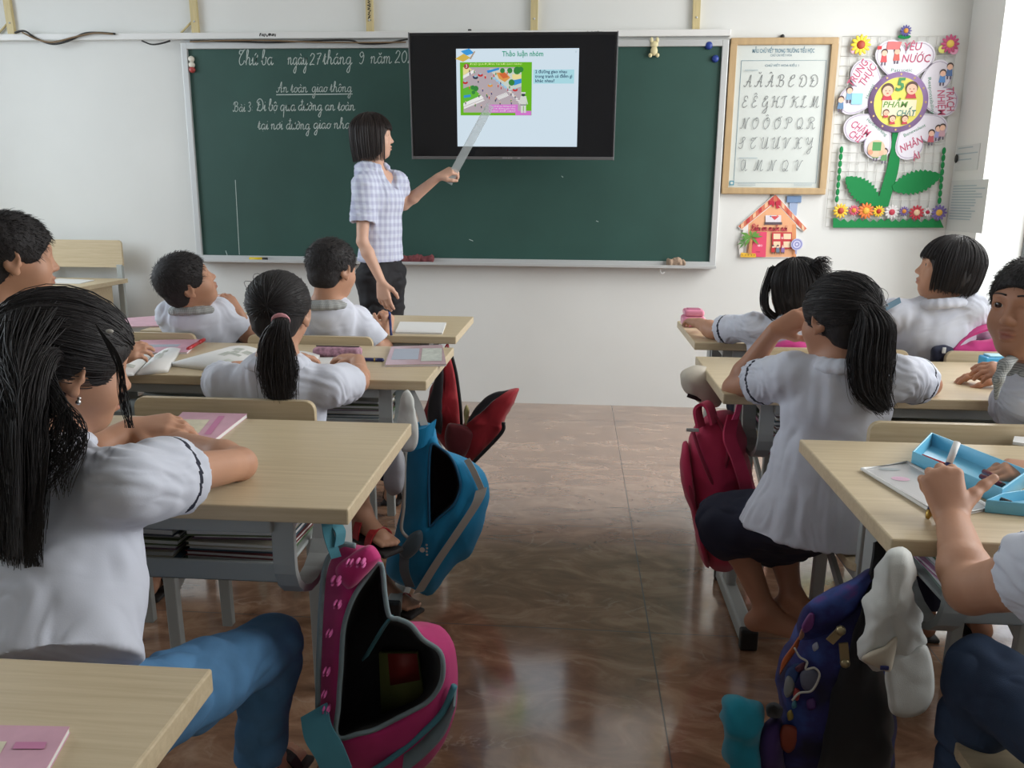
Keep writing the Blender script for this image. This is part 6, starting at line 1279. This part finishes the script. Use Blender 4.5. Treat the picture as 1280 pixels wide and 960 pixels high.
def person(label, H, SL, SR, PV, arms, legs, mats_, vox=.004, size=1.0, skinm=SK_K, collar=None, trim=True, sleeve=.62, hem=None, top_m=M_shirt, bottom='trousers', bot_m=M_navysk, barefoot=False, shoes=None, flare=.0, sl_r=(.050, .056), name='child', depth=1.0, wrk=1.0, lips=True, shirt_extra=None, neck_back=0.0, face_extra=None, waistk=1.0):
    up = np.array((0, 0, 1.0)); SL, SR, PV = [np.asarray(a, float) for a in (SL, SR, PV)]; rt = norm(SR-SL); top = (SL+SR)/2; s = size
    root = empty('person', (PV[0], PV[1], 0), label, 'person'); ax = norm(top-PV); chest = top-ax*.075*s; waist = PV*.55+top*.45; nb = .35*(top+ax*.012*s)+.65*H.P(0, -.17, -.60)
    S = SDF(vox); H.skull(S); neck_t = H.P(0, -.12-neck_back, -.22); S.cone(neck_t, nb, .044*s, .048*s, .02); S.cone(nb, chest, .05*s, .06*s, .03, ax=rt, st=1.4)
    S.chain([chest, waist, PV], np.array([.070, .064, .070])*s*depth, k=.03, ax=rt, st=1.35)
    for side, A in arms.items():
        sh = SL if side == 'L' else SR; S.cone(nb-ax*.02*s, sh, .032*s, .034*s, .03); arm(S, sh, A['el'], A['wr'], s*A.get('s', 1.0))
        BONES.setdefault(label[:30], []).append((side, round(float(np.linalg.norm(sh-np.asarray(A['el']))), 3), round(float(np.linalg.norm(np.asarray(A['el'])-np.asarray(A['wr']))), 3)))
        hand(S, A['wr'], A['d'], A['n'], 1 if side == 'L' else -1, A.get('L', .135*s), A.get('curl', (.35,)*4), A.get('thumb', .6), thumb_curl=A.get('tc', .3))
    for side, G_ in legs.items():
        hp = PV+rt*(.062*s if side == 'R' else -.062*s); kn, an = np.asarray(G_['kn'], float), np.asarray(G_['an'], float); S.chain([hp, hp*.5+kn*.5, kn, kn*.7+an*.3+norm(np.cross(rt, kn-an))*-.01, an], np.array([.068, .056, .043, .041, .026])*s, k=.02); foot(S, an, G_['fd'], s*.9)
        BONES.setdefault(label[:30], []).append(('leg'+side, round(float(np.linalg.norm(hp-kn)), 3), round(float(np.linalg.norm(kn-an)), 3)))
    V, F = S.mesh(); body = mk('body', V, F, skinm, root)
    if lips:
        at = body.data.attributes.new('lip', 'FLOAT', 'POINT'); at.data.foreach_set('value', H.lips(V).astype(np.float32))
    H.eyes(root)
    # shirt or blouse
    T_ = SDF(vox); g = .016*s; T_.cone(nb-ax*.012*s, chest, .050*s+g, .064*s+g, .03, ax=rt, st=1.45); hemp = PV if hem is None else np.asarray(hem, float); hd = norm(hemp-chest)
    T_.chain([chest, waist+(hemp-PV)*.4, hemp+hd*.05], [(.070*depth)*s+g, (.069*depth*waistk)*s+g*1.1*waistk, (.074*depth)*s+g*1.3+flare], k=.03, ax=rt, st=1.38)
    sl = []
    for side, A in arms.items():
        sh = SL if side == 'L' else SR; el = np.asarray(A['el'], float); sf = A.get('sleeve', sleeve); e = sh+(el-sh)*sf; T_.cone(nb-ax*.03*s, sh, .040*s+g*.5, sl_r[0]*s*.86, .03); T_.cone(sh, e, sl_r[0]*s, sl_r[1]*s, .022, flat=True); sl.append((sh, e))
    T_.cut(hemp, hd, .004)
    for sh, e in sl: dd = norm(e-sh); T_.cone(e-dd*.035*s, e+dd*.02, sl_r[1]*s*.86, sl_r[1]*s*.9, .003, 1)
    T_.cone(nb+ax*.005, nb+ax*.12, .046*s, .05*s, .008, 1)
    if shirt_extra: shirt_extra(T_)
    V, F = T_.mesh(); N = vnormals(V, F); cen = V[F].mean(1); q = np.stack([(V-PV) @ rt, (V-PV) @ np.cross(ax, rt), (V-PV) @ ax], 1)
    f1 = vnoise(q*[1, 1, .55], 15, 1); f2 = 1-2*np.abs(vnoise(q*[1.0, 1.0, .7]+.3*vnoise(q, 9, 2)[:, None], 17, 5)); f3 = vnoise(q, 45, 7)
    fold = vnoise(q*[1.6, 1.6, .45]+.25*vnoise(q, 8, 2)[:, None], 24, 5)
    V = V+N*((f1*.0045+fold*.0034+f2*.0010+f3*.0008)*s*wrk)[:, None]
    mi = np.zeros(len(F), int)
    if trim:
        for sh, e in sl:
            L_ = np.linalg.norm(e-sh); t_ = (cen-sh) @ norm(e-sh); rd = np.linalg.norm(cen-sh-t_[:, None]*norm(e-sh), axis=1); mi[(np.abs(t_-(L_-.028*s)) < .0042*s) & (rd < sl_r[1]*s*1.35)] = 1
    shirt = mk('blouse' if name == 'woman' else 'shirt', V, F, [top_m, M_trim], root, mi)
    # collar
    K_ = SDF(min(vox, .004)); fw = np.cross(up, rt); m_ = 14; ring = []
    for i in range(m_+1):
        a = -math.pi*.80+i/m_*math.pi*1.60; ring.append(nb+ax*.030*s-fw*math.cos(a)*.058*s+rt*math.sin(a)*.060*s+ax*(-.012*(1-math.cos(a))*.5)*s)
    for i in range(m_): K_.cone(ring[i], ring[i+1], .010*s, .010*s, .004); K_.cone(ring[i]+(ring[i]-nb)*.20-ax*.018*s, ring[i+1]+(ring[i+1]-nb)*.20-ax*.018*s, .010*s, .010*s, .014)
    V, F = K_.mesh(); mk('collar', V, F, collar or top_m, shirt)
    # skirt or trousers
    if legs:
        B_ = SDF(vox); r_p = (.084 if bottom != 'skirt' else .074)*s*depth; B_.cone(PV+ax*(.12 if name == 'woman' else .08)*s, PV, (.076 if name == 'woman' else .066)*s*depth, r_p, .02, ax=rt, st=1.35)
        for side, G_ in legs.items():
            hp = PV+rt*(.062*s if side == 'R' else -.062*s); kn, an = np.asarray(G_['kn'], float), np.asarray(G_['an'], float)
            if bottom == 'skirt': e = kn+norm(kn-hp)*.035; B_.cone(hp, kn, .066*s, .078*s, .05); B_.cone(kn, e, .078*s, .080*s, .05, flat=True)
            elif bottom == 'shorts': B_.cone(hp, hp+(kn-hp)*.85, .08*s, .066*s, .03, flat=True)
            else:
                B_.chain([hp, hp*.5+kn*.5, kn], np.array([.082, .068, .056])*s, k=.02); e = kn+(an-kn)*.94; B_.cone(kn, e, .056*s, .047*s, .02, flat=True)
        if bottom == 'skirt':
            ks = [np.asarray(G_['kn'], float) for G_ in legs.values()]
            if len(ks) == 2: B_.cone(PV, sum(ks)/2, .070*s, .085*s, .05, ax=rt, st=1.3)
        V, F = B_.mesh(); N = vnormals(V, F); f2 = 1-2*np.abs(vnoise(V*[1, 1, 1.4]+.02*vnoise(V, 20, 3)[:, None], 17, 3)); V = V+N*((f2*.005+vnoise(V, 40, 4)*.002)*s)[:, None]; mk('skirt' if bottom == 'skirt' else ('shorts' if bottom == 'shorts' else 'trousers'), V, F, bot_m, root)
        for side, G_ in legs.items():
            an = np.asarray(G_['an'], float); fd_ = norm((*G_['fd'][:2], G_['fd'][2] if len(G_['fd']) > 2 else 0)); sd = norm(np.cross(fd_, up)); s9 = s*.9
            if shoes:
                c = an+fd_*.055*s9-up*.083*s9; Rf = np.stack([fd_, sd, np.cross(fd_, sd)*-1], 1)
                so = MB().box(c, (.25*s9*.85, .085*s9, .014), np.stack([fd_, sd, norm(np.cross(fd_, sd))], 1), bev=.006).build('sandal', shoes[0], root); b = MB()
                for f_, w_ in ((.085, .05), (.02, .046)): P = [an+fd_*f_*s9-up*.074*s9+sd*math.cos(a)*w_*s9*.95+up*math.sin(a)*(.052 if f_ > .05 else .07)*s9 for a in np.linspace(0, math.pi, 12)]; b.band(P, fd_*.012, .004)
                b.build('strap', shoes[1], so)
    return root
A3 = at_y
# ---- teacher
H = Head(A3(467, 171, 4.36), -76, 2, 0, .222)
ruler_a, ruler_b = A3(560, 229, 4.455), A3(613, 131, 4.50)
tch = person('woman teacher in a lavender plaid blouse pointing at the screen with a clear ruler', H, A3(496, 228, 4.43), A3(455, 232, 4.22), A3(476, 345, 4.36),
    dict(R=dict(el=A3(453, 302, 4.17), wr=A3(477, 352, 4.16), d=(.12, .03, -1), n=(-.25, -1, 0), L=.17, curl=(.25, .3, .35, .4), sleeve=.66, s=.92),
         L=dict(el=A3(505, 256, 4.53), wr=A3(547, 222, 4.47), d=(.9, .1, .45), n=(-.35, -.55, .75), L=.16, curl=(.9, .95, 1.0, 1.0), sleeve=.42, s=.92, thumb=.7)),
    dict(L=dict(kn=(-1.02, 4.45, .46), an=(-1.04, 4.46, .09), fd=(1, -.1)), R=dict(kn=(-1.03, 4.30, .46), an=(-1.05, 4.30, .09), fd=(1, -.15))), None, vox=.0045, size=1.12, skinm=SK_T, top_m=M_plaid, bot_m=M_black_t, trim=False, sl_r=(.056, .056), name='woman', shoes=(M_sole, M_cap), wrk=.9, hem=A3(476, 324, 4.36), depth=1.0, waistk=.88, shirt_extra=lambda T_: T_.cone(A3(482, 206, 4.36), A3(493, 232, 4.33), .05, .022, .01, 1))
hair_bob(H, tch, zb=-.52, seed=3, m=M_hair2, ms=M_str2, fringe=.20, n=1100, vox=.0045, face_y=.50); H.brows(tch, M_hair2)
d = norm(ruler_b-ruler_a); wd = norm(np.cross(d, (0, 1, 0))); b = MB(); nr = np.cross(d, wd); b.box((ruler_a+ruler_b)/2, (.044, .0025, np.linalg.norm(ruler_b-ruler_a)), np.stack([wd, nr, d], 1), bev=.0006)
rl = empty('ruler', tuple(ruler_a), 'long clear plastic ruler held by the teacher, pointing at the slide', 'ruler'); b.build('blade', mat('clear_ruler', (206, 214, 216), .12, .5, alpha=.38), rl)
a_ = Art(ruler_a-nr*.0016*np.sign(nr[1]), wd, d, -nr*np.sign(nr[1]))
for i in range(54): a_.rect(.018-(.010 if i % 5 == 0 else .006), .012+i*.0093, .0205, .0128+i*.0093, mat('tick_grey', (110, 116, 118), .5))
a_.build('graduation_marks', rl)
# ---- girl with ponytail and pink tie
H = Head(A3(350, 391, 1.97), 3, -4, 0, .192)
gc = person('child with a straight black ponytail tied with a pink band, back to the viewer', H, A3(285, 482, 1.975), A3(412, 482, 1.975), (-.765, 2.0, .51),
    dict(L=dict(el=(-.985, 2.17, .765), wr=(-.86, 2.34, .79), d=(.7, .6, 0), n=(0, 0, 1)), R=dict(el=(-.585, 2.17, .765), wr=(-.63, 2.34, .79), d=(-.7, .6, 0), n=(0, 0, 1))),
    dict(L=dict(kn=(-.80, 2.30, .50), an=at_z(478, 728, .075), fd=(1, -.5)), R=dict(kn=(-.66, 2.34, .52), an=A3(452, 640, 2.17), fd=(.8, -.6, -.1))), None, vox=.004, size=.96, trim=False, sleeve=.55, sl_r=(.053, .058), shoes=(M_sole, M_strap), bottom='shorts', bot_m=M_navysk)
gt = [A3(351, 400, 1.862), A3(350, 408, 1.845), A3(346, 430, 1.85), A3(347, 460, 1.86), A3(350, 498, 1.865)]
hair_pony(H, gc, (0, -1, -.05), gt, [.020, .022, .040, .048, .038], seed=5, n=1100, nt=750, tie_m=mat('pink_band', (214, 150, 158), .5), ax=np.array((1.0, 0, 0)), flat=.55, thick=1.03)
# second sandalled foot on the floor belongs to the same child
# ---- boy at the edge of view
H = Head(A3(18, 322, 1.88), -50, -3, 0, .205)
bo = person('child with cropped hair at the edge of view, facing the board beside the ponytailed girl', H, A3(-55, 415, 1.93), A3(48, 420, 1.85), (-1.40, 1.99, .51),
    dict(R=dict(el=A3(95, 500, 2.03), wr=A3(138, 452, 2.17), d=(.75, .35, .35), n=(-.3, -.8, .5), curl=(.5, .5, .55, .6)), L=dict(el=(-1.6, 2.15, .78), wr=(-1.5, 2.32, .79), d=(.7, .6, 0), n=(0, 0, 1))),
    dict(L=dict(kn=(-1.5, 2.33, .48), an=(-1.5, 2.35, .08), fd=(0, 1)), R=dict(kn=(-1.33, 2.33, .48), an=(-1.33, 2.35, .08), fd=(0, 1))), None, trim=False, collar=M_gcheck, shoes=(M_sole, M_cap), top_m=mat('grey_green_shirt', (122, 128, 118), .85))
hair_short(H, bo, 4, n=1700)
# ---- boy leaning his head back
H = Head(A3(234, 352, 2.78), -62, 24, 14, .205)
bo = person('child tilting his cropped head back, in a white shirt with grey check collar', H, A3(213, 393, 2.86), A3(274, 390, 2.90), (-1.33, 2.97, .50),
    dict(R=dict(el=A3(318, 428, 2.98), wr=A3(298, 392, 2.93), d=(-.5, -.1, .8), n=(.7, -.6, .3), L=.12, curl=(.6, .6, .6, .6)), L=dict(el=(-1.50, 3.0, .765), wr=(-1.42, 3.14, .79), d=(.7, .6, 0), n=(0, 0, 1))),
    dict(L=dict(kn=(-1.40, 3.22, .48), an=(-1.40, 3.25, .08), fd=(0, 1)), R=dict(kn=(-1.25, 3.22, .48), an=(-1.25, 3.25, .08), fd=(0, 1))), None, vox=.0045, trim=False, collar=M_gcheck, shoes=(M_sole, M_cap), sleeve=.6)
hair_short(H, bo, 6, n=1500, vox=.0045)
# ---- boy touching the teacher's hand
H = Head(A3(416, 336, 2.84), -28, -4, 0, .203)
bo = person('child with cropped hair raising a fist with a pen to the teacher\'s hand', H, A3(379, 402, 2.90), A3(446, 400, 2.92), (-.83, 2.97, .50),
    dict(R=dict(el=A3(478, 440, 2.94), wr=A3(484, 416, 3.03), d=(.05, .1, 1), n=(.75, -.6, 0), L=.125, curl=(1.2, 1.2, 1.2, 1.2), sleeve=.74), L=dict(el=(-.99, 3.0, .765), wr=(-.92, 3.14, .79), d=(.7, .6, 0), n=(0, 0, 1))),
    dict(L=dict(kn=(-.9, 3.22, .48), an=(-.9, 3.25, .08), fd=(0, 1)), R=dict(kn=(-.75, 3.22, .48), an=(-.75, 3.25, .08), fd=(0, 1))), None, vox=.0045, trim=False, collar=M_gcheck, shoes=(M_sole, M_cap))
hair_short(H, bo, 8, n=1500, vox=.0045)
pa_, pb_ = A3(488, 406, 3.0), A3(487, 394, 3.03); e = empty('pen', tuple(pa_), 'dark blue pen held upright in the fist of the child by the teacher', 'pen'); MB().tube([pa_-(pb_-pa_)*1.2, pb_], .005, 8).build('barrel', M_navy, e); MB().tube([pb_, pb_+(pb_-pa_)*.3], [.006, .004], 8).build('cap', M_blue, e)
# ---- girl leaning on the desk with the pink box
H = Head(A3(994, 362, 2.83), 42, -6, -8, .198)
gf = person('child with tufted black hair leaning one arm on the desk corner by the pink box', H, A3(941, 408, 2.88), A3(1018, 414, 2.86), (.78, 2.93, .50),
    dict(L=dict(el=A3(893, 414, 3.02), wr=A3(874, 404, 3.12), d=(-.3, .9, 0), n=(0, 0, 1), L=.125, sleeve=.78), R=dict(el=(.90, 3.02, .785), wr=(.84, 3.18, .79), d=(-.5, .8, 0), n=(0, 0, 1))),
    dict(L=dict(kn=(.70, 3.22, .48), an=(.70, 3.25, .08), fd=(0, 1)), R=dict(kn=(.85, 3.22, .48), an=(.85, 3.25, .08), fd=(0, 1))), None, vox=.0045, shoes=(M_sole, M_cap), bottom='skirt')
hr = hair_bob(H, gf, zb=-.34, seed=7, vox=.0045, fringe=.16, n=800)
r_ = np.random.default_rng(3); Q = []
for i in range(160):
    t0 = A3(1012, 332, 2.76); e_ = A3(r_.uniform(1028, 1042), r_.uniform(322, 362), 2.74+r_.uniform(-.03, .03)); m_ = (t0+e_)/2+r_.normal(0, .008, 3)+[0, 0, .012]; Q.append(catmull([t0, m_, e_], 5))
strand_mesh('tuft', np.array(Q), .0016, .0006, M_str, hr)
Q = []
for i in range(140): o_ = r_.normal(0, 1, 3)*[.006, .006, .004]; Q.append(catmull([A3(966, 335, 2.84)+o_, A3(957, 362, 2.83)+o_, A3(957, 384, 2.82)+o_, A3(968, 396, 2.82)+o_*1.4, A3(982, 399, 2.82)+o_*1.6], 5))
strand_mesh('side_lock', np.array(Q), .0016, .0008, M_str, hr)
# ---- girl holding her head
H = Head(A3(1047, 399, 1.985), 30, -3, 3, .200)
gg = person('child in white shirt and navy skirt propping her head on one hand, long ponytail', H, A3(992, 468, 1.99), A3(1112, 470, 1.97), (.615, 1.98, .50),
    dict(L=dict(el=A3(917, 485, 2.19), wr=A3(968, 414, 2.12), d=(.75, -.15, .45), n=(-.35, -.75, .5), curl=(.25, .3, .35, .4), sleeve=.58), R=dict(el=A3(1162, 481, 2.20), wr=A3(1120, 478, 2.36), d=(-.8, .5, 0), n=(0, 0, 1), sleeve=.62)),
    dict(L=dict(kn=A3(912, 655, 2.13), an=A3(957, 762, 2.10), fd=(.9, -.3)), R=dict(kn=A3(975, 668, 2.20), an=A3(990, 745, 2.12), fd=(.8, -.5))), None, bottom='skirt', skinm=SK_D, sl_r=(.053, .060), flare=.045, hem=(.60, 1.985, .452), wrk=1.1)
gt = [A3(1080, 383, 1.905), A3(1084, 388, 1.89), A3(1092, 410, 1.875), A3(1088, 450, 1.87), A3(1090, 485, 1.87), A3(1106, 512, 1.87)]
r_ = np.random.default_rng(4); wis = [[A3(1075, 380, 1.87), A3(1100+r_.uniform(-5, 5), 420, 1.86), A3(1104+r_.uniform(-6, 6), 460, 1.86), A3(1098+r_.uniform(-6, 8), 488, 1.86)] for i in range(14)]
hair_pony(H, gg, (.12, -1, .10), gt, [.020, .024, .046, .050, .040, .016], seed=9, n=1200, nt=850, ax=np.array((1.0, 0, 0)), flat=.6, thick=1.05, wisps=wis, fly=110)
# ---- girl in profile
H = Head(A3(1184, 336, 2.83), 74, 8, 0, .203)
gh = person('child with a rounded black bob turned in profile, mouth slightly open', H, A3(1119, 392, 2.84), A3(1214, 384, 2.80), (1.30, 2.93, .50),
    dict(L=dict(el=A3(1090, 424, 3.0), wr=A3(1070, 412, 3.1), d=(-.6, .7, 0), n=(0, 0, 1), sleeve=.72), R=dict(el=(1.50, 3.0, .765), wr=(1.42, 3.15, .79), d=(-.6, .7, 0), n=(0, 0, 1))),
    dict(L=dict(kn=(1.22, 3.22, .48), an=(1.22, 3.25, .08), fd=(0, 1)), R=dict(kn=(1.38, 3.22, .48), an=(1.38, 3.25, .08), fd=(0, 1))), None, vox=.0045, shoes=(M_sole, M_cap), bottom='skirt', sl_r=(.053, .060))
hair_bob(H, gh, zb=-.34, seed=11, vox=.0045, fringe=.17, n=1000, wide=1.02, face_y=.50); H.brows(gh, M_hair)
a_ = A3(1116, 380, 2.775); MB().box(a_, (.06, .004, .02), rot(20, 0, -25), bev=.001).build('shoulder_badge', mat('badge_blue', (90, 120, 140), .7), gh)
# ---- boy looking back
H = Head(A3(1290, 385, 1.86), 124, 2, 0, .218)
bi = person('child with cropped hair looking back towards the viewer, blue sharpener by his hand', H, A3(1284, 500, 1.86), A3(1360, 490, 1.97), (1.14, 1.97, .51),
    dict(L=dict(el=A3(1263, 508, 2.06), wr=A3(1275, 468, 2.17), d=(-.9, .25, .1), n=(0, -.5, .85), L=.125, curl=(.35, .45, .5, .55), sleeve=.75), R=dict(el=(1.30, 2.17, .785), wr=(1.18, 2.30, .79), d=(-.8, .5, 0), n=(0, 0, 1))),
    dict(L=dict(kn=(1.05, 2.30, .48), an=(1.05, 2.32, .08), fd=(0, 1)), R=dict(kn=(1.21, 2.30, .48), an=(1.21, 2.32, .08), fd=(0, 1))), None, vox=.003, trim=False, collar=M_gcheck, shoes=(M_sole, M_cap), skinm=SK_D)
hair_short(H, bi, 12, n=2200, vox=.003, ln=.06); H.brows(bi, M_hair)
S = SDF(.003); S.chain([A3(1270, 444, 1.83), A3(1256, 456, 1.80), A3(1248, 474, 1.79), A3(1245, 498, 1.80)], [.010, .012, .010, .004], k=.01); V, F = S.mesh(); mk('open_collar', V, F, M_gcheck, bi)
# ---- girl in jeans, nearest
H = Head(A3(86, 456, 1.18), -46, -14, 0, .205)
ga = person('child in white shirt and blue jeans with long loose black hair, resting on the desk', H, A3(5, 610, 1.20), A3(158, 606, 1.05), (-.70, .98, .52),
    dict(R=dict(el=A3(300, 580, 1.37), wr=A3(226, 553, 1.45), d=(-.9, .35, 0), n=(0, 0, 1), sleeve=.36), L=dict(el=(-.90, 1.40, .785), wr=A3(166, 535, 1.47), d=(1, .15, .10), n=(-.1, -.35, .9), curl=(.3, .4, .5, .5), thumb=.8)),
    dict(R=dict(kn=A3(340, 806, 1.36), an=A3(322, 960, 1.32), fd=(.2, 1)), L=dict(kn=(-.86, 1.33, .49), an=(-.86, 1.35, .08), fd=(0, 1))), None, vox=.0034, bot_m=M_jean, shoes=(M_sole, M_cap), sl_r=(.054, .062), hem=(-.71, .965, .62), depth=1.15, wrk=1.25, flare=.012)
gt = [H.P(-.02, -.28, .0), A3(22, 462, 1.075), A3(10, 520, 1.03), A3(14, 600, 1.0), A3(22, 700, .985)]
r_ = np.random.default_rng(6); wis = [[A3(120, 405, 1.12), A3(148+r_.uniform(-6, 4), 450, 1.11), A3(156+r_.uniform(-8, 6), 500, 1.12), A3(164+r_.uniform(-8, 4), 535, 1.12)] for i in range(26)]
def root_(): return H.P(*(HC+norm((r_.uniform(.1, .8), r_.uniform(-1, -.35), r_.uniform(-.6, .1)))*HR_*1.05))
wis += [[root_(), A3(72+r_.uniform(-14, 12), 510+r_.uniform(-14, 8), 1.02), A3(78+r_.uniform(-20, 34), 545+r_.uniform(-10, 15), 1.0), A3(60+r_.uniform(-26, 30), 590+r_.uniform(-20, 36), .985)] for i in range(170)]
wis += [[root_(), A3(34+r_.uniform(-26, 26), 540, .995), A3(36+r_.uniform(-16, 18), 640, .965), A3(44+r_.uniform(-14, 10), 700+r_.uniform(-14, 16), .96)] for i in range(170)]
T0 = catmull(gt, 8)
for i in range(620):
    d_ = norm(np.array((r_.uniform(-.2, .95), r_.uniform(-1, -.15), r_.uniform(-.35, .75)))); P0 = H.P(*(HC+d_*HR_*1.075)); j = int(r_.uniform(.32, .5)*len(T0)); k_ = int(r_.uniform(.62, .95)*len(T0))
    o1 = np.array((.85, -.5, 0))*r_.uniform(-.075, .07)+np.array((0, -.035, 0)); P1 = T0[j]+o1; P2 = T0[k_]+o1*.9; Pm = P0*.5+P1*.5+norm(P0*.5+P1*.5-H.c)*.012
    wis.append([P0, Pm, P1, P2])
hair_pony(H, ga, (-.1, -1, .10), gt, [.050, .062, .080, .066, .028], seed=13, vox=.0034, n=2600, nt=2400, ax=np.array((.85, -.5, 0)), flat=.45, thick=1.06, wisps=wis, fly=120, nape=True)
MB().ball(H.P(.385, .01, -.21), .0042, nu=10, nv=8).ball(H.P(.39, .01, -.18), .003, nu=8, nv=6).build('earring', mat('bright_silver', (226, 226, 226), .15, metal=.9), ga)
MB().ball(A3(137, 414, 1.10), (.006, .004, .003), nu=8, nv=6).build('hair_clip', M_sil, ga)
# ---- child with a pen at the near corner
H = Head((.87, .92, 1.10), 15, -18, 0, .205)
cj = person('child in jeans at the near corner, hand on the lid holding a pen', H, A3(1345, 715, .95), (1.06, .84, .87), (.85, .84, .51),
    dict(L=dict(el=A3(1212, 738, 1.10), wr=A3(1191, 650, 1.26), d=(-.12, .5, .75), n=(-.2, -.8, .6), L=.142, curl=(1.15, 1.2, 1.25, 1.3), sleeve=.34, s=1.12, thumb=.75, tc=-.1), R=dict(el=(1.08, 1.25, .785), wr=A3(1312, 592, 1.50), d=(-1, .15, .0), n=(0, -.3, .95), curl=(.4, .45, .5, .5))),
    dict(L=dict(kn=A3(1228, 846, 1.20), an=A3(1205, 1010, 1.22), fd=(0, 1)), R=dict(kn=(.93, 1.2, .5), an=(.93, 1.22, .08), fd=(0, 1))), None, vox=.0028, trim=False, bot_m=M_jean2, shoes=(M_sole, M_cap), skinm=SK_K, sl_r=(.056, .062), hem=(.83, .84, .56), flare=.01)
hair_short(H, cj, 14, n=900)
pa_, pb_ = A3(1159, 648, 1.292), A3(1196.5, 553, 1.35); d = pb_-pa_; e = empty('pen', tuple(pa_), 'navy pen with gold tip gripped in the fist over the blue pencil case', 'pen'); MB().tube([pa_+d*.10, pa_+d*.72], .0052, 10).build('barrel', M_navy, e); MB().tube([pa_, pa_+d*.06, pa_+d*.10], [.003, .0055, .0056], 10).build('tip', M_gold, e); MB().tube([pa_+d*.72, pb_], .0056, 10).build('cap', M_white, e)
